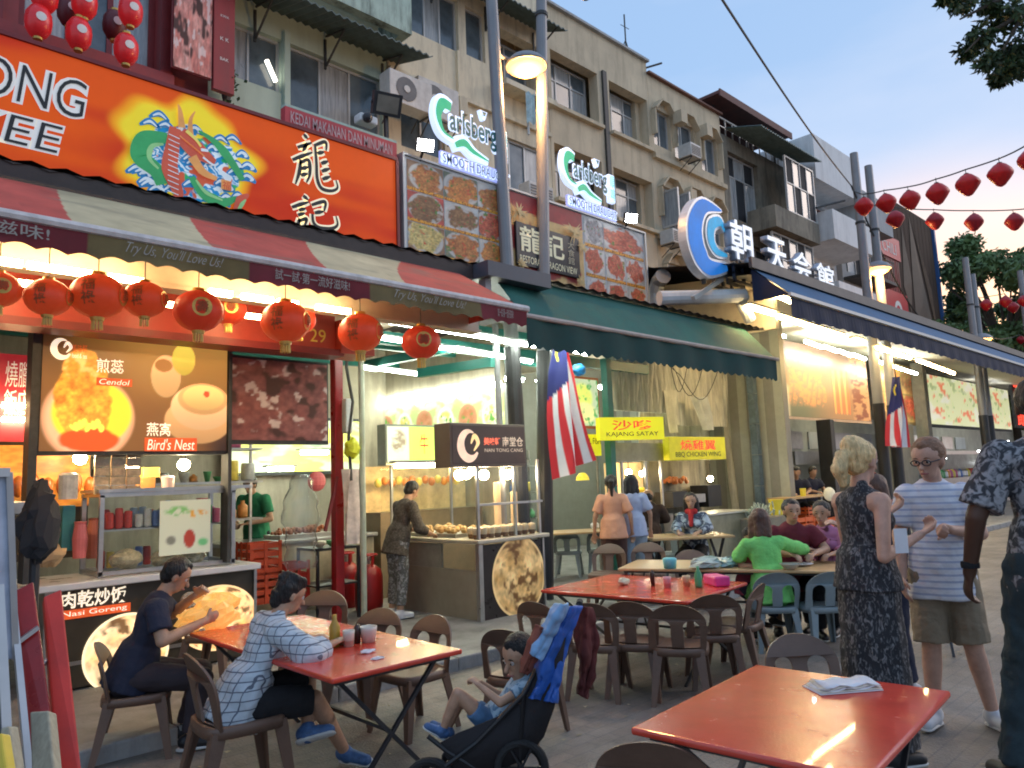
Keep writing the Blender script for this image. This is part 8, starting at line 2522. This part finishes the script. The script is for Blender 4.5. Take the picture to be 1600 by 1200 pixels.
def pat_stripe(a_, b_, fr, th):
 def f(N, L, tc, src):
  m = N.new('ShaderNodeMixRGB'); m.inputs[1].default_value = a_ + (1,); m.inputs[2].default_value = b_ + (1,)
  s_ = N.new('ShaderNodeSeparateXYZ'); L.new(tc.outputs['Object'], s_.inputs[0])
  a = N.new('ShaderNodeMath'); a.operation = 'MULTIPLY'; a.inputs[1].default_value = fr; L.new(s_.outputs['Z'], a.inputs[0])
  b = N.new('ShaderNodeMath'); b.operation = 'FRACT'; L.new(a.outputs[0], b.inputs[0])
  c = N.new('ShaderNodeMath'); c.operation = 'GREATER_THAN'; c.inputs[1].default_value = th; L.new(b.outputs[0], c.inputs[0])
  L.new(c.outputs[0], m.inputs[0]); return m.outputs[0]
 return f
def pat_spots(a_, b_, sc, lo, hi, stretch=(1, 1, 1)):
 def f(N, L, tc, src):
  mp = N.new('ShaderNodeMapping'); mp.inputs['Scale'].default_value = stretch; L.new(tc.outputs['Object'], mp.inputs[0])
  v = N.new('ShaderNodeTexNoise'); v.inputs['Scale'].default_value = sc; v.inputs['Detail'].default_value = 3; v.inputs['Distortion'].default_value = 1.2; L.new(mp.outputs[0], v.inputs[0])
  r = N.new('ShaderNodeMapRange'); r.inputs['From Min'].default_value = lo; r.inputs['From Max'].default_value = hi; L.new(v.outputs[0], r.inputs['Value'])
  m = N.new('ShaderNodeMixRGB'); m.inputs[1].default_value = a_ + (1,); m.inputs[2].default_value = b_ + (1,)
  L.new(r.outputs[0], m.inputs[0]); return m.outputs[0]
 return f
m_navyc = mat('navy_cotton', (.018, .022, .045), .9, var=.15, scale=6, bump=.2)
m_blackc = mat('black_cotton', (.010, .010, .012), .9, var=.2, bump=.2)
m_check = mat('checked_cotton', rough=.85, var=.06, scale=8, bump=.2, pat=pat_check)
m_strshirt = mat('striped_white_cotton', rough=.85, var=.04, scale=8, bump=.2, pat=pat_stripe((.72, .72, .76), (.42, .46, .60), 26, .68))
m_khaki = mat('khaki_cotton', (.27, .21, .14), .9, var=.12, scale=8, bump=.3)
m_floral = mat('black_white_floral', rough=.85, var=0, pat=pat_spots((.022, .022, .026), (.20, .19, .19), 52, .50, .66, (1, 1, .5)))
m_floral2 = mat('grey_batik', rough=.85, var=0, pat=pat_spots((.035, .038, .045), (.30, .30, .31), 26, .46, .60))
m_tealtr = mat('dark_teal_trousers', (.018, .035, .042), .85, var=.25, scale=5, bump=.25)
m_whsho = mat('white_canvas_shoe', (.62, .62, .64), .7, var=.1); m_blusho = mat('blue_white_shoe', (.06, .13, .28), .6, var=.5, scale=14); m_bksho = mat('black_shoe', (.012, .012, .014), .5)
# -- navy shirt man
def at_seat(c, a, fwd=0.0):
 z = .10 if c.y > 5.4 else 0
 d = AW * math.cos(math.radians(a)) + RT * math.sin(math.radians(a))
 return (c.x + d.x * fwd, c.y + d.y * fwd, z), turn(a)
SIT = {1: ((.13, .40, .47), (.12, .34, .085), 6), -1: ((-.13, .40, .47), (-.12, .30, .085), -6)}
loc, rz = at_seat(navy_c, 68)
person('man in a navy T-shirt eating hunched at the left red table', loc, rz, .95, 'asian', pel=(0, -.04, .53), lean=20, nod=32, look=4, legs=SIT,
 arms={1: ((.26, .16, .76), (.10, .42, .84)), -1: ((-.24, .20, .86), (-.06, .36, 1.00))}, hair=('short', m_hblack), top=dict(m=m_navyc, sleeve=.7, hem=.10), bottom=dict(m=mat('dark_trousers', (.035, .025, .030), .9), kind='trousers', len=1.9), shoes=m_bksho, vox=.0085, palm=((-1, 0, .3), (1, .2, 0)), belly=.5)
# -- checked shirt woman
loc, rz = at_seat(chk_c, 48, .02); S2 = .90
fa, fb = tolocal(gp(556, 1168, .10), loc, rz), tolocal(gp(492, 1128, .34), loc, rz)
person('woman in a white and blue checked shirt with tousled black hair, back to the camera', loc, rz, S2, 'asian', pel=(0, -.03, .55), lean=26, slean=4, nod=25, look=12, fem=True,
 legs={1: ((.20, .38, .52), tuple(fa), (.8, .35, -.05)), -1: ((-.02, .44, .60), tuple(fb), (.75, .55, .25))},
 arms={1: ((.36, .27, .82), (.22, .50, .84)), -1: ((-.32, .26, .80), (-.12, .50, .83))}, hair=('tousled', m_hblack), top=dict(m=m_check, sleeve=1.45, hem=.12, loose=.026, g=.026, wr=.035), bottom=dict(m=m_blackc, kind='trousers', len=.95), shoes=m_blusho, vox=.0085)
# -- man with glasses
def glasses(P, hc, f, hs, hu, nk, D_, FW, SD):
 mb = MB()
 for q in (-1, 1):
  c = hc + f * .094 + hs * q * .034 + hu * .012
  pts = [c + hs * math.cos(k * math.pi / 8) * .026 + hu * math.sin(k * math.pi / 8) * .017 for k in range(17)]
  mb.tube(pts, .0035, 6)
  mb.tube([c + hs * q * .027 + hu * .005, hc + hs * q * .082 + hu * .012 + f * .03, hc + hs * q * .084 + hu * .010 - f * .02], .0035, 6)
 mb.tube([hc + f * .096 - hs * .009 + hu * .015, hc + f * .096 + hs * .009 + hu * .015], .0035, 6)
 mb.build('glasses', mat('black_acetate', (.012, .012, .014), .3), P)
G = gp(1498, 1140); loc = (G.x, G.y, 0); rz = turn(-160)
person('man with black glasses in a white and blue striped T-shirt and khaki shorts', loc, rz, 1.045, 'fair', pel=(0, 0, .93), lean=1, hk=1.06, look=34, nod=16,
 arms={1: ((.215, -.02, 1.15), (.225, .06, .90)), -1: ((-.225, .02, 1.15), (-.03, .22, 1.19))}, legs={1: ((.10, .02, .50), (.12, -.02, .085), 25), -1: ((-.12, .01, .50), (-.20, -.06, .085), -20)},
 hair=('short', m_hginger), top=dict(m=m_strshirt, sleeve=.75, hem=.16, loose=.012, g=.011), sw=.155, bottom=dict(m=m_khaki, kind='trousers', len=.98, loose=.02, g=.014), shoes=m_whsho, vox=.008, extra=glasses, palm=((-1, 0, 0), (.3, 1, -.2)), belly=.7, handcurl=(.5, 1.3))
# -- blonde woman
B = gp(1382, 1192); loc = (B.x, B.y, 0); rz = turn(72)
person('blonde woman with a ponytail in a long sleeveless black floral dress', loc, rz, 1.045, 'fair', pel=(0, 0, .93), lean=0, look=-4, nod=6, fem=True,
 arms={1: ((.20, -.06, 1.10), (.16, .24, 1.20)), -1: ((-.20, .06, 1.13), (-.12, .30, 1.30))}, hair=('pony', m_hblond), top=dict(m=m_floral, sleeve=0, hem=.02, g=.012, name='dress_top'),
 bottom=dict(m=m_floral, kind='skirt', len=.82, g=.012), shoes=m_bksho, vox=.008, palm=((-.3, .3, 1), (0, 0, 1)), handcurl=(1.0, 1.0))
ph = dp(1408, 845, 4.05); tag(MB().obox(ph, RT, Vector((0, 0, 1)), AW, .035, .065, .002).build('paper_slip', m_tissue), 'white paper slip held in the blonde woman’s hand', 'paper')
# -- dark patterned man at the right edge
R3 = gp(1700, 1250); loc = (R3.x, R3.y, 0); rz = turn(14)
def watch(P, hc, f, hs, hu, nk, D_, FW, SD): MB().lathe([(.036, -.014), (.038, 0), (.036, .014)], (-.318, .055, .93), 16).build('watch_strap', m_blackc, P)
person('tall man in a grey patterned shirt and dark teal trousers, cut by the right edge', loc, rz, 1.2, 'dark', pel=(0, 0, .93), lean=-2, look=10, nod=0,
 arms={1: ((.27, -.02, 1.15), (.30, .06, .92)), -1: ((-.30, -.03, 1.14), (-.32, .07, .89))}, legs={1: ((.14, .04, .50), (.16, -.10, .085), 0), -1: ((-.14, .06, .50), (-.23, .04, .085), -14)},
 hair=('short', m_hblack), top=dict(m=m_floral2, sleeve=.85, hem=.10, loose=.018, g=.018), bottom=dict(m=m_tealtr, kind='trousers', len=1.95, g=.03, wr=.04), shoes=m_bksho, vox=.0095, palm=((-1, 0, 0), (1, 0, 0)), belly=1, extra=watch)
# -- worker in dark patterned shirt
Wk = gp(622, 966, .1); loc = (Wk.x, Wk.y, .1); rz = turn(52)
person('worker in a dark patterned shirt bending over the cart, phone light on his back', loc, rz, .93, 'asian', lean=16, nod=30, face=False,
 arms={1: ((.25, .18, 1.10), (.16, .40, 1.02)), -1: ((-.25, .20, 1.12), (-.14, .42, 1.04))}, hair=('short', m_hblack), top=dict(m=mat('brown_pattern_shirt', rough=.9, var=0, pat=pat_spots((.05, .04, .03), (.11, .09, .07), 40, .45, .62)), sleeve=1.6, hem=.16),
 bottom=dict(m=mat('patterned_grey_trousers', rough=.9, var=0, pat=pat_spots((.10, .10, .09), (.30, .30, .30), 20, .48, .6)), kind='trousers', len=1.8), shoes=m_whsho, vox=.011)
# -- worker in green behind the counter
g_ = fp(402, 760, 9.75); loc = (g_.x, 9.75, .15)
person('worker in a green T-shirt with a dark apron strap, behind the inner counter', loc, turn(195), .98, 'asian', lean=10, nod=28,
 arms={1: ((.26, .08, 1.12), (.10, .32, 1.08)), -1: ((-.26, .08, 1.12), (-.08, .32, 1.08))}, hair=('short', m_hblack), top=dict(m=mat('green_cotton', (.03, .22, .10), .9, var=.15), sleeve=.7), bottom=dict(m=m_blackc, kind='trousers', len=1.9), shoes=m_bksho, vox=.012)
# -- two women seen from behind
for x, dpt, l, mt, mb_, hr in ((957, 9.7, 'woman in a peach top with a long dark plait, standing with her back turned', mat('peach_cotton', (.66, .33, .20), .9, var=.08), mat('brown_trousers', (.08, .04, .03), .9), 'tail'),
     (989, 9.9, 'woman in a pale blue top with dark hair, standing with her back turned', mat('pale_blue_cotton', (.40, .46, .62), .9, var=.15), mat('pale_jeans', (.34, .42, .48), .9), 'long')):
 c = dp(x, 800, dpt); person(l, (c.x, c.y, .1), turn(4 if x < 970 else -6), .90, 'asian', lean=2, nod=10, fem=True, face=False, hair=(hr, m_hblack), top=dict(m=mt, sleeve=.8, g=.02), bottom=dict(m=mb_, kind='trousers', len=1.9), shoes=m_bksho, vox=.013)
# -- bald man seated with back turned
loc, rz = at_seat(bald_c, 8)
person('balding man in a dark brown shirt seated with his back turned at the tan table', loc, rz, .98, 'asian', pel=(0, -.02, .55), lean=8, nod=14, face=False, legs=SIT,
 arms={1: ((.27, .16, .84), (.18, .42, .80)), -1: ((-.27, .16, .84), (-.18, .42, .80))}, hair=('bald', m_hblack), top=dict(m=mat('dark_brown_cotton', (.045, .025, .018), .9, var=.2), sleeve=1.8, g=.024), bottom=dict(m=m_blackc, kind='trousers', len=1.9), shoes=m_bksho, vox=.013, belly=.6)
# -- red scarf woman
c = dp(1086, 850, 10.4); loc = (c.x, c.y, .1); rz = turn(205)
def scarf(P, hc, f, hs, hu, nk, D_, FW, SD):
 mb = MB(); cap(mb, nk - SD * .05 + FW * .04, nk + SD * .05 + FW * .04, .045); cap(mb, nk + FW * .07, nk + FW * .12 - D_ * .18, .042, .03)
 link('scarf', melt(mb, .012, 2), mat('red_scarf', (.50, .03, .03), .9), P)
person('woman with a red scarf and pale blue sleeves facing the camera behind the tan table', loc, rz, .95, 'asian', pel=(0, 0, .55), lean=8, nod=6, look=-8, fem=True, legs=SIT,
 arms={1: ((.24, .14, .84), (.14, .36, .80)), -1: ((-.24, .14, .84), (-.14, .36, .80))}, hair=('long', m_hblack), top=dict(m=mat('blue_white_pattern', rough=.9, var=0, pat=pat_spots((.06, .08, .12), (.45, .52, .58), 12, .45, .55)), sleeve=1.8), bottom=dict(m=m_blackc, kind='trousers', len=1.9), shoes=m_bksho, vox=.012, extra=scarf)
# -- green shirt woman
gc_ = gp(1213, 1012); loc, rz = at_seat(gc_, 5, .02)
person('woman in a lime green top with long brown hair, reaching across the tan table', loc, rz, .98, 'asian', pel=(0, -.02, .52), lean=14, slean=-3, nod=8, look=28, face=False, fem=True, legs=SIT,
 arms={1: ((.34, .22, .90), (.52, .40, .86)), -1: ((-.26, .14, .84), (-.16, .38, .80))}, hair=('long', m_hbrown), top=dict(m=mat('lime_green_knit', (.20, .62, .16), .9, var=.12, scale=12, bump=.4), sleeve=1.55, g=.018, hem=.12, loose=.010), bottom=dict(m=mat('green_skirt', (.12, .42, .10), .9), kind='trousers', len=.9), shoes=m_bksho, vox=.0095)
# -- maroon man, pink woman
c = dp(1238, 860, 7.7); person('man in a maroon T-shirt facing the camera at the long tan table', (c.x, c.y, 0), turn(186), 1.0, 'asian', pel=(0, 0, .55), lean=6, nod=4, look=-6, legs=SIT,
 arms={1: ((.30, .12, .84), (.12, .34, .82)), -1: ((-.30, .12, .84), (-.12, .34, .82))}, hair=('short', m_hblack), top=dict(m=mat('maroon_cotton', (.13, .012, .022), .9, var=.15), sleeve=.7, g=.024), bottom=dict(m=m_blackc, kind='trousers', len=1.9), shoes=m_bksho, vox=.011, belly=.5)
c = dp(1297, 870, 7.8); person('woman in a pink shawl with a black bun, half hidden by the blonde woman', (c.x, c.y, 0), turn(222), .98, 'asian', pel=(0, 0, .55), lean=10, nod=10, look=-5, fem=True, legs=SIT,
 arms={1: ((.24, .14, .84), (.26, .36, .84)), -1: ((-.24, .14, .84), (-.16, .38, .82))}, hair=('bun', m_hblack), top=dict(m=mat('pink_shawl', rough=.9, var=0, pat=pat_spots((.42, .16, .28), (.10, .02, .03), 7, .5, .6)), sleeve=1.6, g=.02), bottom=dict(m=m_blackc, kind='trousers', len=1.9), shoes=m_bksho, vox=.011)
c = dp(1166, 880, 7.5); person('child in dark pink, half hidden left of the lime green top', (c.x, c.y, 0), turn(150), .72, 'asian', pel=(0, 0, .72), lean=6, nod=12, look=10, legs={1: ((.13, .30, .66), (.12, .30, .30), 0), -1: ((-.13, .30, .66), (-.12, .30, .30), 0)},
 arms={1: ((.24, .14, 1.02), (.16, .36, 1.02)), -1: ((-.24, .14, 1.02), (-.16, .36, 1.02))}, hair=('short', m_hblack), top=dict(m=mat('dark_pink_cotton', (.35, .06, .10), .9), sleeve=.6), bottom=dict(m=m_navyc, kind='trousers', len=1.9), shoes=m_bksho, vox=.013)
# -- person in dark clothes between the two standing tourists
c = gp(1412, 1085); person('person in navy holding up a phone between the blonde woman and glasses wearer', (c.x, c.y, 0), turn(-80), .92, 'fair', lean=2, look=-10, nod=18, face=True, fem=True,
 arms={1: ((.22, .10, 1.12), (.10, .34, 1.30)), -1: ((-.22, .10, 1.14), (-.06, .34, 1.30))}, hair=('long', m_hbrown), top=dict(m=m_navyc, sleeve=1.2), bottom=dict(m=m_navyc, kind='trousers', len=1.9), shoes=m_whsho, vox=.012)
c = dp(1398, 797, 5.3); tag(MB().obox(c, RT, Vector((0, .2, 1)), AW, .04, .075, .005).build('phone', mat('red_phone_case', (.35, .03, .05), .3)), 'red cased phone held up between the blonde woman and glasses wearer', 'phone')
# -- two dark figures at the back of the right eatery
for x, l in ((1243, 'dark haired figure sitting deep in the right eatery, left one'), (1264, 'dark haired figure sitting deep in the right eatery, right one')):
 c = fp(x, 745, 7.4); person(l, (c.x, 7.4, .15), turn(190 if x < 1250 else 160), 1.0, 'asian', pel=(0, 0, .75), lean=8, nod=20, legs={1: ((.13, .40, .67), (.12, .34, .2), 6), -1: ((-.13, .40, .67), (-.12, .30, .2), -6)}, face=False,
  arms={1: ((.24, .14, 1.04), (.14, .36, 1.0)), -1: ((-.24, .14, 1.04), (-.14, .36, 1.0))}, hair=('short', m_hblack), top=dict(m=m_navyc, sleeve=.8), bottom=dict(m=m_blackc, kind='trousers', len=1.9), vox=.02)
c = fp(1255, 775, 6.9)
t = thing('diner_table', 'small dark table with jars before the dark figures deep in the right eatery', 'table', (c.x, 6.9, .1))
MB().box(c.x - .9, c.x + .9, 6.7, 7.2, c.z - .03, c.z).build('tabletop', m_ttab, t)
for s_ in (-.8, .75): MB().box(c.x + s_, c.x + s_ + .05, 6.9, 6.95, .1, c.z - .03).build('leg', m_blackm, t)
tag(MB().lathe([(.05, 0), (.06, .15)], (c.x - .1, 6.85, c.z + .002), 12).build('yellow_jar', mat('yellow_plastic')), 'small yellow jar on the dark table deep in the right eatery', 'jar')
# ================================================================== PUSHCHAIR WITH THE CHILD AND JACKETS
SD_ = 3.55
def K(x, y, d=SD_): return dp(x, y, d)
pc = thing('pushchair', 'dark folding pushchair with the little boy leaning back in it', 'pushchair', (K(780, 1180).x, K(780, 1180).y, 0))
m_push = mat('black_pushchair_fabric', (.016, .014, .016), .85, var=.3, bump=.2); m_pframe = mat('pushchair_tube', (.03, .03, .032), .35, metal=.5)
near, farr = -.17, .17
for k, dd in enumerate((SD_ - .20, SD_ + .20)):
 mb = MB()
 mb.tube([K(905, 945, dd + .1), K(872, 985, dd + .06), K(818, 1085, dd), K(745, 1160, dd), K(672, 1215, dd - .02)], .012, 8)
 mb.tube([K(668, 1150, dd), K(700, 1175, dd), K(800, 1235, dd)], .011, 8)
 mb.tube([K(818, 1085, dd), K(812, 1200, dd), K(806, 1260, dd)], .011, 8)
 mb.build('frame_tube', m_pframe, pc)
MB().tube([K(905, 945, SD_ - .1), K(906, 940, SD_ + .1), K(905, 945, SD_ + .3)], .016, 8).build('handle', mat('foam_handle', (.02, .02, .02), .9), pc)
# seat sling: a curved sheet between the side tubes
prof_ = [(850, 1000), (838, 1040), (822, 1085), (800, 1125), (765, 1140), (725, 1145), (705, 1160), (690, 1180)]
P = [[K(x, y, SD_ - .18 + .36 * j / 8) + Vector((0, 0, -.03 * math.sin(math.pi * j / 8))) for j in range(9)] for x, y in prof_]
o = MB().grid(P).build('seat_sling', m_push, pc, True); md = o.modifiers.new('t', 'SOLIDIFY'); md.thickness = .015
P = [[K(x, y, SD_ - .19), K(x2, y2, SD_ - .20)] for x, y, x2, y2 in ((856, 1000, 884, 995), (840, 1048, 876, 1060), (822, 1090, 866, 1105), (795, 1112, 850, 1150), (757, 1128, 822, 1185), (715, 1145, 770, 1205), (688, 1160, 712, 1215))]
o = MB().grid(P).build('side_panel', m_push, pc, True); md = o.modifiers.new('t', 'SOLIDIFY'); md.thickness = .01
o = MB().prism([K(700, 1192, SD_ - .1), K(790, 1180, SD_ - .1), K(812, 1230, SD_ - .1), K(690, 1240, SD_ - .1)], AW * .25).build('basket', m_push, pc)
for (x, y) in ((815, 1200), (672, 1228)):
 for dd in (SD_ - .22, SD_ + .22):
  c = K(x, y, dd); r = .105
  pts = [c + RT * math.cos(k * math.pi / 12) * r + Vector((0, 0, 1)) * math.sin(k * math.pi / 12) * r for k in range(25)]
  w = MB().tube(pts, .017, 8, cap=False).build('wheel', mat('tyre_rubber', (.015, .015, .015), .8), pc)
  mb = MB()
  for k in range(6): mb.bar(c, c + RT * math.cos(k * math.pi / 3) * r + Vector((0, 0, 1)) * math.sin(k * math.pi / 3) * r, .01)
  mb.build('spokes', m_pframe, w)
base = (K(768, 1130).x, K(768, 1130).y, 0); CS = .50; rzc = turn(-98)
pelz = K(768, 1130).z / CS
Lc = lambda x, y, d=0: tuple(tolocal(K(x, y, SD_ + d), base, rzc, CS))
person('little boy in a pale blue T-shirt leaning back in the pushchair', base, rzc, CS, 'asian', pel=(0, 0, pelz), lean=-42, look=-30, nod=18, neckfwd=.05, hk=1.75,
 arms={1: (Lc(790, 1092, .10), Lc(750, 1066, .03)), -1: (Lc(782, 1098, -.12), Lc(748, 1070, -.05))}, legs={1: (Lc(722, 1088, .06), Lc(700, 1138, .06), (.1, .8, .5)), -1: (Lc(715, 1084, -.07), Lc(692, 1140, -.07), (-.1, .8, .5))},
 hair=('short', m_hblack), top=dict(m=mat('pale_blue_print', rough=.9, var=0, pat=pat_spots((.36, .48, .56), (.10, .20, .30), 12, .52, .60)), sleeve=.55, hem=.08), bottom=dict(m=mat('denim_blue', (.08, .17, .30), .9, var=.3), kind='trousers', len=.55), shoes=m_blusho, vox=.010, handcurl=(1.2, 1.2))
# jackets on the handle
def drape(L_, R_, d, name, m, label, n=26, mm=18, amp=.03):
 P = []
 for i in range(n):
  s_ = i / (n - 1)
  def at(E_):
   k = s_ * (len(E_) - 1); j = min(int(k), len(E_) - 2); f = k - j
   return E_[j][0] * (1 - f) + E_[j + 1][0] * f, E_[j][1] * (1 - f) + E_[j + 1][1] * f
  a, b = at(L_), at(R_)
  P.append([dp(a[0] + (b[0] - a[0]) * j / mm, a[1] + (b[1] - a[1]) * j / mm, d + amp * math.sin(j * .5 + s_ * 3 + amp * 9) * (.3 + s_) + amp * .35 * math.sin(j * 1.3 + i * .35) * s_ - .05 * math.sin(math.pi * j / mm)) for j in range(mm + 1)])
 o = MB().grid(P).build(name, m, None, True)
 md = o.modifiers.new('s', 'SUBSURF'); md.levels = md.render_levels = 1
 md = o.modifiers.new('d', 'DISPLACE'); md.texture = bpy.data.textures['wr0.11']; md.strength = .055; md.mid_level = .5
 md = o.modifiers.new('t', 'SOLIDIFY'); md.thickness = .008
 return tag(o, label, 'jacket')
drape([(880, 950), (860, 985), (838, 1030), (832, 1070), (826, 1092)], [(908, 945), (892, 990), (882, 1035), (876, 1070), (868, 1098)], SD_ - .18, 'blue_jacket', mat('royal_blue_nylon', (.03, .13, .50), .45, var=.2, scale=3, bump=.5, bscale=8), 'royal blue jacket hung on the pushchair handle')
drape([(872, 946), (845, 985), (828, 1020)], [(888, 942), (868, 990), (842, 1030)], SD_ - .24, 'blue_jacket', mat('light_blue_lining', (.22, .42, .68), .5, var=.2, scale=3), 'light blue lining edge folded over beside the royal blue jacket', amp=.012)
drape([(905, 945), (900, 985), (908, 1030), (905, 1085)], [(925, 950), (936, 1000), (930, 1050), (915, 1092)], SD_ + .05, 'dark_red_jacket', mat('maroon_cloth', (.10, .02, .018), .9, var=.3), 'dark maroon garment hanging from the pushchair handle beside the blue jacket')
drape([(838, 975), (828, 1010), (812, 1050)], [(858, 985), (840, 1020), (826, 1056)], SD_ - .21, 'rust_jacket', mat('rust_cloth', (.20, .06, .04), .9, var=.3), 'rust coloured cloth tucked over the back of the pushchair seat', amp=.01)
for pr, us in ((protoB, usedB), (protoG, usedG)):
 pass
